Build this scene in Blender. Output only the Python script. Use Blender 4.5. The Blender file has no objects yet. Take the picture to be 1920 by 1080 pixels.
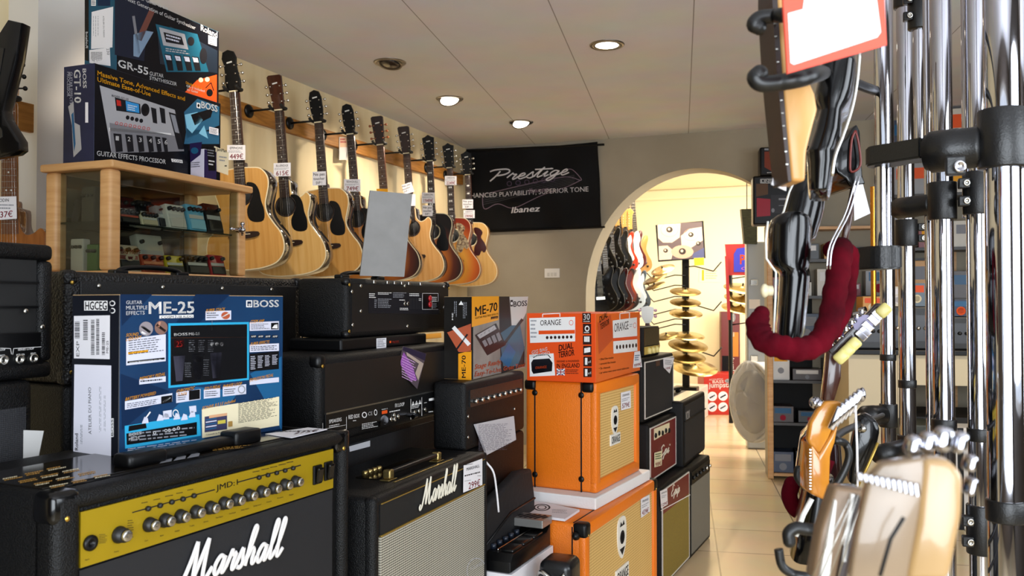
import bpy, bmesh, math, random
from mathutils import Vector, Matrix, Euler
random.seed(7)
S = bpy.context.scene
COL = S.collection
PI = math.pi
sin, cos, rad = math.sin, math.cos, math.radians

# ---------------------------------------------------------------- camera, light, exposure
YAW, PITCH, F = rad(21.8), rad(1.0), 1600.0
CAM = Vector((0, 0, 1.25))
cd = bpy.data.cameras.new('camera')
cd.lens = 30.0; cd.sensor_width = 36.0; cd.clip_start = 0.05
cd.dof.use_dof = True; cd.dof.focus_distance = 2.4; cd.dof.aperture_fstop = 9.0
cam = bpy.data.objects.new('camera', cd); COL.objects.link(cam)
cam.location = CAM; cam.rotation_euler = (PI/2 + PITCH, 0, YAW)
S.camera = cam
S.view_settings.view_transform = 'Standard'
S.view_settings.look = 'None'
S.view_settings.exposure = 0.25
S.view_settings.gamma = 1.0
S.view_settings.use_curve_mapping = False
S.cycles.max_bounces = 6; S.cycles.diffuse_bounces = 3; S.cycles.glossy_bounces = 4
S.cycles.transparent_max_bounces = 12; S.cycles.transmission_bounces = 4
S.cycles.caustics_reflective = False; S.cycles.caustics_refractive = False
S.cycles.sample_clamp_indirect = 6.0
w = bpy.data.worlds.new('sky'); S.world = w; w.use_nodes = True
w.node_tree.nodes['Background'].inputs[0].default_value = (0.80, 0.90, 1.0, 1)
w.node_tree.nodes['Background'].inputs[1].default_value = 1.2

def lamp(name, kind, loc, energy, color=(1, 1, 1), size=.1, size_y=None, aim=None, spot=None, blend=.6):
    l = bpy.data.lights.new(name, kind); l.energy = energy; l.color = color
    if kind == 'AREA':
        l.size = size
        if size_y: l.shape = 'RECTANGLE'; l.size_y = size_y
    else: l.shadow_soft_size = size
    if kind == 'SPOT': l.spot_size = rad(spot); l.spot_blend = blend
    o = bpy.data.objects.new(name, l); COL.objects.link(o); o.location = loc
    if aim: o.rotation_euler = (Vector(aim)-Vector(loc)).to_track_quat('-Z', 'Y').to_euler()
    return o
WARM = (1.0, .87, .70); DAY = (.86, .93, 1.0)
# daylight through the shop window behind the viewer, and the two rooms' own ceiling lamps
lamp('window_daylight', 'AREA', (.9, -1.72, 1.2), 120, DAY, 2.6, 1.7, aim=(-.2, 2, 2.2))
lamp('side_window_daylight', 'AREA', (2.45, 1.2, 1.6), 55, DAY, 2.4, 1.3, aim=(-1, 2.2, 1.8))
lamp('far_room_daylight', 'AREA', (1.2, 8.4, 1.7), 105, (1, .97, .9), 1.6, 1.6, aim=(-2, 9.0, 1.2))
lamp('far_room_lamp', 'AREA', (-1.2, 8.3, 2.5), 75, (1, .88, .66), 1.6, 1.6, aim=(-1.2, 8.6, 0))

# ---------------------------------------------------------------- measuring helpers
RM = Euler((PI/2 + PITCH, 0, YAW)).to_matrix()
FWD = Vector((-sin(YAW), cos(YAW), 0)); RGT = Vector((cos(YAW), sin(YAW), 0))
def ray(px, py): return RM @ Vector(((px-960)/F, -(py-540)/F, -1))
def at(px, py, d): return CAM + ray(px, py)*d
def on_z(px, py, z):
    r = ray(px, py); return CAM + r*((z-CAM.z)/r.z)
def on_plane(px, py, P, N):
    r = ray(px, py); return CAM + r*((Vector(P)-CAM).dot(N)/r.dot(N))
def reach(P, u, px):
    """how far from P along the level direction u a thing ends that is seen at column px"""
    n = RM @ Vector((1, 0, (px-960)/F))
    return (CAM-P).dot(n)/u.dot(n)

# ---------------------------------------------------------------- materials
def lin(h):
    if not isinstance(h, str): return tuple(h)
    h = h.lstrip('#'); v = [int(h[i:i+2], 16)/255 for i in (0, 2, 4)]
    return tuple(c/12.92 if c <= .04045 else ((c+.055)/1.055)**2.4 for c in v)
MATS = {}
def mat(name, color, rough=.5, metal=0, bump=None, var=None, coat=0, emit=None, alpha=None, spec=.5):
    if name in MATS: return MATS[name]
    m = bpy.data.materials.new(name); m.use_nodes = True; nt = m.node_tree; N = nt.nodes
    b = N['Principled BSDF']; c = lin(color)
    b.inputs['Base Color'].default_value = (*c, 1); b.inputs['Roughness'].default_value = rough
    b.inputs['Metallic'].default_value = metal; b.inputs['Coat Weight'].default_value = coat
    b.inputs['Coat Roughness'].default_value = .05
    if ('print' in name or 'art' in name or 'box' in name or 'ink' in name) and spec == .5: spec = .22
    b.inputs['Specular IOR Level'].default_value = spec
    if emit: b.inputs['Emission Color'].default_value = (*c, 1); b.inputs['Emission Strength'].default_value = emit
    if alpha is not None: b.inputs['Alpha'].default_value = alpha
    tc = N.new('ShaderNodeTexCoord')
    if var:                         # (scale, other colour, stretch xyz)
        n = N.new('ShaderNodeTexNoise'); n.inputs['Scale'].default_value = var[0]; n.inputs['Detail'].default_value = 4
        mp = N.new('ShaderNodeMapping'); mp.inputs['Scale'].default_value = var[2] if len(var) > 2 else (1, 1, 1)
        mx = N.new('ShaderNodeMix'); mx.data_type = 'RGBA'
        mx.inputs[6].default_value = (*c, 1); mx.inputs[7].default_value = (*lin(var[1]), 1)
        r = N.new('ShaderNodeValToRGB'); r.color_ramp.elements[0].position = .35; r.color_ramp.elements[1].position = .68
        nt.links.new(tc.outputs['Object'], mp.inputs[0]); nt.links.new(mp.outputs[0], n.inputs[0])
        nt.links.new(n.outputs[0], r.inputs[0]); nt.links.new(r.outputs[0], mx.inputs[0])
        nt.links.new(mx.outputs[2], b.inputs['Base Color'])
    if bump:                        # (scale, strength, kind)
        if len(bump) > 2 and bump[2] == 'v':
            n = N.new('ShaderNodeTexVoronoi'); n.inputs['Scale'].default_value = bump[0]; o = n.outputs['Distance']
        else:
            n = N.new('ShaderNodeTexNoise'); n.inputs['Scale'].default_value = bump[0]; n.inputs['Detail'].default_value = 3; o = n.outputs[0]
        bp = N.new('ShaderNodeBump'); bp.inputs['Strength'].default_value = bump[1]; bp.inputs['Distance'].default_value = .002
        nt.links.new(tc.outputs['Object'], n.inputs['Vector']); nt.links.new(o, bp.inputs['Height'])
        nt.links.new(bp.outputs[0], b.inputs['Normal'])
    MATS[name] = m; return m

def weave(name, ca, cb, scale, contrast=.5, rough=.7, rows=1.0):
    """speaker cloth: two colours in a fine checkered weave over the object's own x / z"""
    if name in MATS: return MATS[name]
    m = bpy.data.materials.new(name); m.use_nodes = True; nt = m.node_tree; N = nt.nodes; L = nt.links
    b = N['Principled BSDF']; b.inputs['Roughness'].default_value = rough
    tc = N.new('ShaderNodeTexCoord'); sx = N.new('ShaderNodeSeparateXYZ'); L.new(tc.outputs['Object'], sx.inputs[0])
    def M(op, a, c=None):
        n = N.new('ShaderNodeMath'); n.operation = op
        for i, v in enumerate((a, c)):
            if v is None: continue
            if isinstance(v, (int, float)): n.inputs[i].default_value = v
            else: L.new(v, n.inputs[i])
        return n.outputs[0]
    x = M('MULTIPLY', sx.outputs[0], scale); z = M('MULTIPLY', sx.outputs[2], scale*rows)
    p = M('MULTIPLY', M('SINE', M('ADD', x, z)), M('SINE', M('SUBTRACT', x, z)))
    t = N.new('ShaderNodeMapRange'); L.new(p, t.inputs[0]); t.inputs[1].default_value = -contrast; t.inputs[2].default_value = contrast
    mx = N.new('ShaderNodeMix'); mx.data_type = 'RGBA'; L.new(t.outputs[0], mx.inputs[0])
    mx.inputs[6].default_value = (*lin(ca), 1); mx.inputs[7].default_value = (*lin(cb), 1)
    L.new(mx.outputs[2], b.inputs['Base Color'])
    bp = N.new('ShaderNodeBump'); bp.inputs['Strength'].default_value = .4; bp.inputs['Distance'].default_value = .001
    L.new(t.outputs[0], bp.inputs['Height']); L.new(bp.outputs[0], b.inputs['Normal'])
    MATS[name] = m; return m

def glass(name, tint, alpha):
    if name in MATS: return MATS[name]
    m = bpy.data.materials.new(name); m.use_nodes = True; nt = m.node_tree; N = nt.nodes
    N.remove(N['Principled BSDF']); tr = N.new('ShaderNodeBsdfTransparent'); tr.inputs[0].default_value = (*lin(tint), 1)
    gl = N.new('ShaderNodeBsdfGlossy'); gl.inputs['Roughness'].default_value = .02
    fr = N.new('ShaderNodeLayerWeight'); fr.inputs[0].default_value = .5
    pw = N.new('ShaderNodeMath'); pw.operation = 'POWER'; pw.inputs[1].default_value = 4; nt.links.new(fr.outputs['Facing'], pw.inputs[0])
    ad = N.new('ShaderNodeMath'); ad.operation = 'MULTIPLY_ADD'; ad.inputs[1].default_value = .6; ad.inputs[2].default_value = alpha+.03; nt.links.new(pw.outputs[0], ad.inputs[0])
    mx = N.new('ShaderNodeMixShader'); nt.links.new(ad.outputs[0], mx.inputs[0]); nt.links.new(tr.outputs[0], mx.inputs[1]); nt.links.new(gl.outputs[0], mx.inputs[2])
    nt.links.new(mx.outputs[0], N['Material Output'].inputs[0]); MATS[name] = m; return m

TOLEX = mat('tolex', '#060607', .5, bump=(420, .5, 'v'), spec=.28)
TOLEXR = mat('coarse_tolex', '#0c0a0a', .5, bump=(190, 1.0, 'v'), spec=.4)
PLASTIC = mat('black_plastic', '#060607', .38, spec=.3)
GLOSS = mat('gloss_black', '#040405', .2, coat=.35, spec=.3)
MATTE = mat('matte_black', '#0c0b0b', .75)
CHROME = mat('chrome', '#c6c6ce', .05, 1)
NICKEL = mat('nickel', '#c9c7c0', .25, 1)
BRASS = mat('brass', '#c8a24a', .3, 1)
GOLD = mat('gold_piping', '#b89848', .35, .7)
WHITE = mat('white_ink', '#e9e7e6', .5)
PAPER = mat('paper', '#e9e6ea', .7)
INK = mat('black_ink', '#15141a', .6)
REDINK = mat('red_ink', '#9c1430', .6)
YEL = mat('yellow_ink', '#f0a81e', .5)
CREAM = mat('cream', '#e9dcb8', .5)
BEECH = mat('beech', '#d9a871', .45, var=(6, '#c8935a', (1, 1, 9)))
PINE = mat('pine', '#b87d34', .55, var=(7, '#96601f', (9, 1, 9)))
GREY = mat('grey_ink', '#8b8d95', .5)

# ---------------------------------------------------------------- building helpers
WM = {}                                 # world matrix of each thing
def thing(name, label, cat, M=None, group=None):
    o = bpy.data.objects.new(name, None); COL.objects.link(o); o.empty_display_size = .05
    M = M or Matrix(); o.matrix_world = M; WM[o] = M.copy()
    o['label'] = label; o['category'] = cat
    if group: o['group'] = group
    return o
def tag(o, label, cat, group=None, kind=None):
    if label: o['label'] = label
    if cat: o['category'] = cat
    if group: o['group'] = group
    if kind: o['kind'] = kind
    return o
def obj(name, bm, mats, parent=None, world=False, smooth=None, label=None, M=None):
    """link a bmesh as one mesh object; world=True: the vertices are world coordinates"""
    me = bpy.data.meshes.new(name)
    if world and parent is not None:
        bm.transform(WM[parent].inverted())
    bmesh.ops.recalc_face_normals(bm, faces=bm.faces) if smooth != 'keep' else None
    bm.to_mesh(me); bm.free()
    for m in (mats if isinstance(mats, (list, tuple)) else [mats]): me.materials.append(m)
    if smooth in (True, 'keep'):
        for p in me.polygons: p.use_smooth = True
    elif isinstance(smooth, (int, float)) and smooth:
        for p in me.polygons: p.use_smooth = True
        me.set_sharp_from_angle(angle=rad(smooth))
    o = bpy.data.objects.new(name, me); COL.objects.link(o)
    if parent is not None:
        o.parent = parent
        if parent in WM: WM[o] = WM[parent]
    elif M is not None: o.matrix_world = M; WM[o] = M.copy()
    else: WM[o] = Matrix()
    if label: o['label'] = label
    return o
def BM(): return bmesh.new()
def box(bm, a, b, r=0, seg=2, mi=0, M=None):
    a, b = Vector(a), Vector(b); c = (a+b)/2; s = Vector([abs(x) for x in (b-a)])
    t = bmesh.new(); bmesh.ops.create_cube(t, size=1)
    bmesh.ops.scale(t, vec=s, verts=t.verts)
    if r:
        r = min(r, min(s)*.49)
        bmesh.ops.bevel(t, geom=t.edges[:], offset=r, segments=seg, affect='EDGES', profile=.5)
    bmesh.ops.translate(t, vec=c, verts=t.verts)
    if M is not None: bmesh.ops.transform(t, matrix=M, verts=t.verts)
    merge(bm, t, mi); return bm
def merge(bm, t, mi=None):
    vm = {}
    for v in t.verts: vm[v] = bm.verts.new(v.co)
    for f in t.faces:
        try:
            g = bm.faces.new([vm[v] for v in f.verts]); g.material_index = f.material_index if mi is None else mi; g.smooth = f.smooth
        except ValueError: pass
    t.free()
def cyl(bm, p, q, r, r2=None, seg=16, mi=0, caps=True):
    p, q = Vector(p), Vector(q); d = q-p; r2 = r if r2 is None else r2
    t = bmesh.new(); bmesh.ops.create_cone(t, cap_ends=caps, segments=seg, radius1=r, radius2=r2, depth=d.length)
    bmesh.ops.transform(t, matrix=Matrix.Translation((p+q)/2) @ d.to_track_quat('Z', 'Y').to_matrix().to_4x4(), verts=t.verts)
    merge(bm, t, mi); return bm
def ball(bm, c, r, seg=12, sc=(1, 1, 1), mi=0):
    t = bmesh.new(); bmesh.ops.create_uvsphere(t, u_segments=seg, v_segments=max(6, seg*2//3), radius=r)
    bmesh.ops.scale(t, vec=sc, verts=t.verts); bmesh.ops.translate(t, vec=c, verts=t.verts); merge(bm, t, mi); return bm
def spline(pts, n=8):
    """Catmull-Rom through the points"""
    P = [Vector(p) for p in pts]; P = [P[0]*2-P[1]] + P + [P[-1]*2-P[-2]]; out = []
    for i in range(1, len(P)-2):
        a, b, c, d = P[i-1:i+3]
        for k in range(n):
            t = k/n
            out.append(.5*((2*b)+(c-a)*t+(2*a-5*b+4*c-d)*t*t+(3*b-a-3*c+d)*t**3))
    out.append(P[-2]); return out
def tube(bm, pts, r, seg=10, mi=0, flat=None):
    """round tube along points; r number or list; flat=(normal vector, factor) squashes it along that normal"""
    P = [Vector(p) for p in pts]; n = len(P); R = r if isinstance(r, (list, tuple)) else [r]*n
    rings = []; up = None
    for i, p in enumerate(P):
        d = (P[min(i+1, n-1)]-P[max(i-1, 0)]).normalized()
        if up is None:
            up = Vector((0, 0, 1)) if abs(d.z) < .9 else Vector((1, 0, 0))
        a = d.cross(up).normalized(); b = a.cross(d).normalized(); up = b
        ring = []
        for k in range(seg):
            t = 2*PI*k/seg; o = a*cos(t)*R[i]+b*sin(t)*R[i]
            if flat: nv = Vector(flat[0]).normalized(); o -= nv*o.dot(nv)*(1-flat[1])
            ring.append(bm.verts.new(p+o))
        rings.append(ring)
    for i in range(n-1):
        for k in range(seg):
            f = bm.faces.new((rings[i][k], rings[i][(k+1) % seg], rings[i+1][(k+1) % seg], rings[i+1][k])); f.material_index = mi; f.smooth = True
    for ring in (rings[0][::-1], rings[-1]):
        try: f = bm.faces.new(ring); f.material_index = mi
        except ValueError: pass
    return bm
def lathe(bm, prof, c=(0, 0, 0), axis=(0, 0, 1), seg=24, mi=0):
    """profile (radius, height) turned about an axis through c"""
    q = Vector(axis).to_track_quat('Z', 'Y'); c = Vector(c); rings = []
    for r, h in prof:
        rings.append([bm.verts.new(c + q @ Vector((r*cos(2*PI*k/seg), r*sin(2*PI*k/seg), h))) for k in range(seg)])
    for i in range(len(rings)-1):
        for k in range(seg):
            f = bm.faces.new((rings[i][k], rings[i][(k+1) % seg], rings[i+1][(k+1) % seg], rings[i+1][k])); f.material_index = mi; f.smooth = True
    for i, rg in ((0, rings[0][::-1]), (-1, rings[-1])):
        if prof[i][0] > 1e-5:
            try: f = bm.faces.new(rg); f.material_index = mi
            except ValueError: pass
    return bm
def prism(bm, pts, y0, y1, bev=0, seg=2, mi=0, T=None):
    """outline in x / z, thickened from y0 to y1"""
    t = bmesh.new(); vs = [t.verts.new((p[0], y0, p[1])) for p in pts]; f = t.faces.new(vs)
    r = bmesh.ops.extrude_face_region(t, geom=[f]); nv = [v for v in r['geom'] if isinstance(v, bmesh.types.BMVert)]
    bmesh.ops.translate(t, vec=(0, y1-y0, 0), verts=nv)
    if bev:
        es = [e for e in t.edges if abs(e.verts[0].co.y-e.verts[1].co.y) < 1e-6]
        bmesh.ops.bevel(t, geom=es, offset=bev, segments=seg, affect='EDGES', profile=.5, clamp_overlap=True)
    if T is not None: bmesh.ops.transform(t, matrix=T, verts=t.verts)
    merge(bm, t, mi); return bm
def copies(root, M, label=None, group=None):
    """the same thing again with copies of its parts and sub-parts"""
    r = root.copy(); COL.objects.link(r); r.matrix_world = M; WM[r] = M.copy()
    if label: r['label'] = label
    if group: r['group'] = group
    def down(src, dst):
        for ch in list(src.children):
            c = ch.copy(); COL.objects.link(c); c.parent = dst; WM[c] = WM[r]; down(ch, c)
    down(root, r); return r

# ---------------------------------------------------------------- printed artwork and lettering
_T = {}
def text_geo(s, bold=0, res=2):
    k = (s, bold, res)
    if k in _T: return _T[k]
    def raw(body):
        c = bpy.data.curves.new('t', 'FONT'); c.body = body; c.resolution_u = res
        o = bpy.data.objects.new('t', c); me = bpy.data.meshes.new_from_object(o)
        v = [(p.co.x, p.co.y) for p in me.vertices]; f = [tuple(p.vertices) for p in me.polygons]
        bpy.data.objects.remove(o); bpy.data.curves.remove(c); bpy.data.meshes.remove(me); return v, f
    if '_H' not in _T: _T['_H'] = max(y for x, y in raw('H')[0])
    H = _T['_H']; v, f = raw(s)
    x0 = min(x for x, y in v); x1 = max(x for x, y in v); V, F_ = [], []
    for dx, dy in (((0, 0),) if not bold else ((-.5, -.3), (.5, .3), (-.5, .3), (.5, -.3))):      # heavier strokes: the same letters again, a hair apart
        n = len(V); V += [((x-x0)/(x1-x0)+dx*bold*H/(x1-x0), y/H+dy*bold) for x, y in v]; F_ += [tuple(q+n for q in g) for g in f]
    _T[k] = (V, F_); return _T[k]

class Art:
    """flat print on a plane of a thing. Points are given where they are seen; each is laid on the plane itself."""
    def __init__(s, parent, P, N, cs=(0, 0, 1)):
        s.parent = parent; s.P = Vector(P); s.N = Vector(N).normalized(); s.bm = BM(); s.mats = []; s.cs = cs; s.k = 0
        if s.N.dot(CAM-s.P) < 0: s.N = -s.N
    def p(s, x, y, lift=None):
        ox, oy, sc = s.cs
        return on_plane(ox+x/sc, oy+y/sc, s.P, s.N) + s.N*(.0004+.00012*s.k if lift is None else lift)
    def mi(s, m):
        if m not in s.mats: s.mats.append(m)
        return s.mats.index(m)
    def up(s): s.k += 1; return s
    def poly(s, pts, m):
        f = s.bm.faces.new([s.bm.verts.new(s.p(*q)) for q in pts]); f.material_index = s.mi(m); return s
    def rect(s, x0, y0, x1, y1, m, sl=0, sr=None):
        """sl: how many pixels the right end lies below the left (negative: above), top; sr for the bottom"""
        sr = sl if sr is None else sr
        return s.poly([(x0, y0), (x1, y0+sl), (x1, y1+sr), (x0, y1)], m)
    def ell(s, cx, cy, rx, ry, m, n=20):
        return s.poly([(cx+rx*cos(2*PI*i/n), cy+ry*sin(2*PI*i/n)) for i in range(n)], m)
    def ring(s, cx, cy, rx, ry, w, m, n=24):
        for i in range(n):
            a, b = 2*PI*i/n, 2*PI*(i+1)/n; k = 1-w
            s.poly([(cx+rx*cos(a), cy+ry*sin(a)), (cx+rx*cos(b), cy+ry*sin(b)), (cx+rx*k*cos(b), cy+ry*k*sin(b)), (cx+rx*k*cos(a), cy+ry*k*sin(a))], m)
        return s
    def text(s, body, x0, y0, x1, y1, h, m, bold=0, up=None, res=2):
        """baseline from (x0,y0) to (x1,y1); capitals h pixels tall, or the vector up"""
        A, B = s.p(x0, y0), s.p(x1, y1)
        C = s.p(x0+up[0], y0+up[1]) if up else s.p(x0, y0-h)
        v, f = text_geo(body, bold, res); vs = [s.bm.verts.new(A+(B-A)*x+(C-A)*y) for x, y in v]; i = s.mi(m)
        for q in f:
            try: s.bm.faces.new([vs[j] for j in q]).material_index = i
            except ValueError: pass
        return s
    def small(s, x0, y0, x1, y1, rows, m, sl=0, fill=.45, seed=1, vertical=False):
        """rows of print too small to read"""
        R = random.Random(seed)
        if vertical:
            cw = (x1-x0)/rows
            for i in range(rows):
                x = x0+cw*i; y = y0; e = y1-(y1-y0)*R.uniform(0, .3)
                while y < e:
                    l = R.uniform(.05, .14)*(y1-y0); s.poly([(x, y), (x+cw*fill, y), (x+cw*fill, min(y+l, e)), (x, min(y+l, e))], m); y += l+.03*(y1-y0)
            return s
        rh = (y1-y0)/rows
        for i in range(rows):
            y = y0+rh*i; x = x0; e = x1-(x1-x0)*R.uniform(0, .3)
            while x < e:
                l = R.uniform(.04, .14)*(x1-x0); xe = min(x+l, e)
                a = sl*(x-x0)/(x1-x0); b = sl*(xe-x0)/(x1-x0)
                s.poly([(x, y+a), (xe, y+b), (xe, y+b+rh*fill), (x, y+a+rh*fill)], m); x = xe+.025*(x1-x0)
        return s
    def line(s, pts, wd, m):
        for a, b in zip(pts, pts[1:]):
            dx, dy = b[0]-a[0], b[1]-a[1]; l = math.hypot(dx, dy) or 1; nx, ny = -dy/l*wd/2, dx/l*wd/2
            s.poly([(a[0]+nx, a[1]+ny), (b[0]+nx, b[1]+ny), (b[0]-nx, b[1]-ny), (a[0]-nx, a[1]-ny)], m)
        return s
    def curve(s, pts, wd, m, n=6):
        return s.line([(q[0], q[1]) for q in spline([(a, b, 0) for a, b in pts], n)], wd, m)
    def done(s, name='printed_artwork', label=None):
        o = obj(name, s.bm, s.mats, s.parent, world=True, smooth='keep')
        for p in o.data.polygons: p.use_smooth = False
        if label: o['label'] = label
        return o

# script lettering drawn as pen strokes; x runs on, x-height 1, ascenders 2
SCRIPT = {
 'M': (2.75, [[(-.25, .2), (-.45, .02), (-.25, -.2), (.15, .05), (.55, 1.1), (.8, 2.15)], [(.8, 2.15), (.95, 1.1), (1.05, .05)], [(1.05, .05), (1.4, 1.1), (1.75, 2.2)], [(1.75, 2.2), (1.8, .9), (1.9, .1), (2.2, .0), (2.6, .5)]]),
 'a': (1.15, [[(.85, .85), (.45, 1.0), (.12, .6), (.12, .2), (.35, 0), (.65, .3), (.88, .95)], [(.88, .95), (.8, .3), (.9, .02), (1.2, .4)]]),
 'r': (.95, [[(.0, .3), (.25, .95), (.35, 1.15), (.42, .9), (.75, .95)], [(.75, .95), (.6, .35), (.68, .02), (1.0, .4)]]),
 's': (.8, [[(0, .3), (.4, 1.1), (.48, .7), (.62, .3), (.45, 0), (.1, .1)], [(.45, .02), (.85, .4)]]),
 'h': (1.15, [[(0, .3), (.4, 1.2), (.62, 2.05), (.45, 2.25), (.3, 1.8), (.2, .9), (.12, 0)], [(.15, .4), (.5, .95), (.75, .8), (.72, .3), (.85, .02), (1.2, .4)]]),
 'l': (.75, [[(0, .3), (.35, 1.2), (.55, 2.1), (.38, 2.3), (.25, 1.7), (.22, .5), (.35, .02), (.8, .45)]]),
 'P': (1.9, [[(.75, 1.75), (.6, 1.0), (.3, 0)], [(-.3, 1.7), (.2, 2.0), (1.3, 2.1), (1.7, 1.7), (1.4, 1.2), (.7, .95)]]),
 'e': (.95, [[(0, .3), (.5, .55), (.65, .85), (.45, 1.0), (.2, .7), (.2, .2), (.45, 0), (.95, .4)]]),
 't': (.8, [[(0, .3), (.5, 1.8)], [(.5, 1.8), (.3, .6), (.38, .02), (.8, .35)], [(-.3, 1.35), (1.4, 1.55)]]),
 'i': (.6, [[(0, .35), (.3, .95), (.2, .3), (.3, .02), (.6, .35)], [(.42, 1.4), (.48, 1.5)]]),
 'g': (1.1, [[(.8, .9), (.4, 1.0), (.12, .5), (.3, .08), (.6, .3), (.85, .95)], [(.85, .95), (.7, -.2), (.4, -.8), (.1, -.6), (.5, 0), (1.1, .4)]]),
 'E': (1.4, [[(1.1, 1.8), (.7, 2.1), (.3, 1.7), (.65, 1.15)], [(.65, 1.15), (.15, .8), (.2, .15), (.7, 0), (1.4, .5)]]),
 'p': (1.1, [[(.1, .3), (.4, 1.0), (.1, -.7)], [(.3, .6), (.65, 1.0), (.85, .6), (.6, .05), (.35, .15)], [(.6, .05), (1.1, .4)]]),
 'o': (1.0, [[(.5, 1.0), (.15, .6), (.3, .05), (.7, .3), (.65, .9), (.4, .95), (1.0, .7)]]),
 'n': (1.1, [[(0, .4), (.25, 1.0), (.12, 0)], [(.2, .5), (.55, 1.0), (.7, .6), (.75, .02), (1.1, .4)]]),
 'O': (1.6, [[(.9, 2.0), (.3, 1.5), (.2, .5), (.6, 0), (1.2, .5), (1.3, 1.5), (.9, 2.0)]]),
}
def script(bm, word, A, B, C, r, squash=.6, mi=0, slant=.35, nrm=None):
    """pen-stroke lettering from A to B (baseline), C above A at cap height"""
    A, B, C = Vector(A), Vector(B), Vector(C); wd = sum(SCRIPT[c][0] for c in word); X = (B-A)/wd; Y = (C-A)/2.2
    nv = nrm or X.cross(Y); x = 0
    for c in word:
        a, strokes = SCRIPT[c]
        for st in strokes:
            P = [A+X*(x+q.x+slant*q.y)+Y*q.y for q in spline([(u, v, 0) for u, v in st], 6)]
            tube(bm, P, r, 8, mi, flat=(nv, squash))
        x += a
    return bm

# ---------------------------------------------------------------- boxes that stand in the shop
class Spot:
    """local frame of a box: x runs along its front (away from the viewer), y inwards, z up; origin: the near bottom corner"""
    def __init__(s, P, vp, z=None):
        a = PI/2+YAW-math.atan((vp-960)/F)
        s.u = Vector((cos(a), sin(a), 0)); s.v = Vector((-sin(a), cos(a), 0)); s.P = Vector(P)
        s.M = Matrix.Translation(s.P) @ Matrix.Rotation(a, 4, 'Z')
    def w(s, px): return reach(s.P, s.u, px)
    def s_(s, px): return reach(s.P, s.v, px)
    def top(s, px, py):
        n = Vector((FWD.x, FWD.y, 0)); q = on_plane(px, py, s.P, n); return q.z-s.P.z
    def W(s, x, y, z): return s.M @ Vector((x, y, z))
def spot(px, py, vp, z=None, d=None):
    P = on_z(px, py, z) if d is None else at(px, py, d)
    if z is not None: P.z = z
    return Spot(P, vp)
# ---------------------------------------------------------------- the setting
TA = PI/2+YAW-math.atan((1277-960)/F)          # the floor tiles and ceiling boards run along this direction
def tile_mat(name, ca, cb, seam, sx, sy, sw, rough, bump=False, stagger=0.0):
    m = bpy.data.materials.new(name); m.use_nodes = True; nt = m.node_tree; N = nt.nodes; L = nt.links; b = N['Principled BSDF']
    tc = N.new('ShaderNodeTexCoord'); mp = N.new('ShaderNodeMapping'); mp.vector_type = 'POINT'
    mp.inputs['Rotation'].default_value = (0, 0, -TA); L.new(tc.outputs['Object'], mp.inputs[0])
    br = N.new('ShaderNodeTexBrick'); L.new(mp.outputs[0], br.inputs[0]); br.offset = stagger; br.squash = 1
    br.inputs['Scale'].default_value = 1; br.inputs['Brick Width'].default_value = sx; br.inputs['Row Height'].default_value = sy
    br.inputs['Mortar Size'].default_value = sw; br.inputs['Mortar Smooth'].default_value = .1; br.inputs['Bias'].default_value = 0
    br.inputs['Color1'].default_value = (*lin(ca), 1); br.inputs['Color2'].default_value = (*lin(cb), 1); br.inputs['Mortar'].default_value = (*lin(seam), 1)
    n = N.new('ShaderNodeTexNoise'); n.inputs['Scale'].default_value = 3; n.inputs['Detail'].default_value = 6; L.new(tc.outputs['Object'], n.inputs[0])
    mx = N.new('ShaderNodeMix'); mx.data_type = 'RGBA'; mx.blend_type = 'MULTIPLY'; mx.inputs[0].default_value = .25
    L.new(br.outputs[0], mx.inputs[6]); L.new(n.outputs[1], mx.inputs[7]); L.new(mx.outputs[2], b.inputs['Base Color'])
    b.inputs['Roughness'].default_value = rough; return m
def move_seams(m, dx, dy):
    for n in m.node_tree.nodes:
        if n.type == 'MAPPING': n.inputs['Location'].default_value = (dx, dy, 0)
FLOORM = tile_mat('floor_tiles', '#dcc7a2', '#d3bc95', '#8d7c62', .45, .45, .004, .22)
CEILM = tile_mat('ceiling_boards', '#e4e4ea', '#e2e2e8', '#9c989a', 60, .62, .0028, .8)
move_seams(FLOORM, .07, .175); move_seams(CEILM, 1.1, .06)
CREAMWALL = mat('cream_wall', '#ecd9b0', .8, bump=(30, .2), var=(3, '#e2cb9c', (1, 3, .4)))
TAUPE = mat('taupe_wall', '#a79d8a', .85, bump=(60, .2), var=(2, '#9d9380'))
PALEWALL = mat('pale_wall', '#e9e4de', .85)
FARWALL = mat('far_wall', '#f3e6c6', .85)
def struct(name, bm, m, **k): o = obj(name, bm, m, **k); o['kind'] = 'structure'; return o
H = 2.56; XL, XR, YB, YF = -3.05, 2.6, 6.6, -1.8
struct('floor', box(BM(), (XL-.2, YF-.2, -.06), (XR+.2, 10.6, 0)), FLOORM)
struct('ceiling', box(BM(), (XL-.2, YF-.2, H), (XR+.2, YB+.3, H+.08)), CEILM)
struct('wall_left', box(BM(), (XL-.15, YF, 0), (XL, 10.4, H)), CREAMWALL)
pts = [(XL, 0), (XL, H), (XR, H), (XR, 0), (-.28, 0), (-.28, 1.30)]
pts += [(-1.14+.86*cos(t), 1.30+.985*sin(t)) for t in [PI*i/40 for i in range(1, 40)]] + [(-2.0, 1.30), (-2.0, 0)]
struct('wall_back', prism(BM(), pts, YB, YB+.26), TAUPE, smooth=30)
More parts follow.
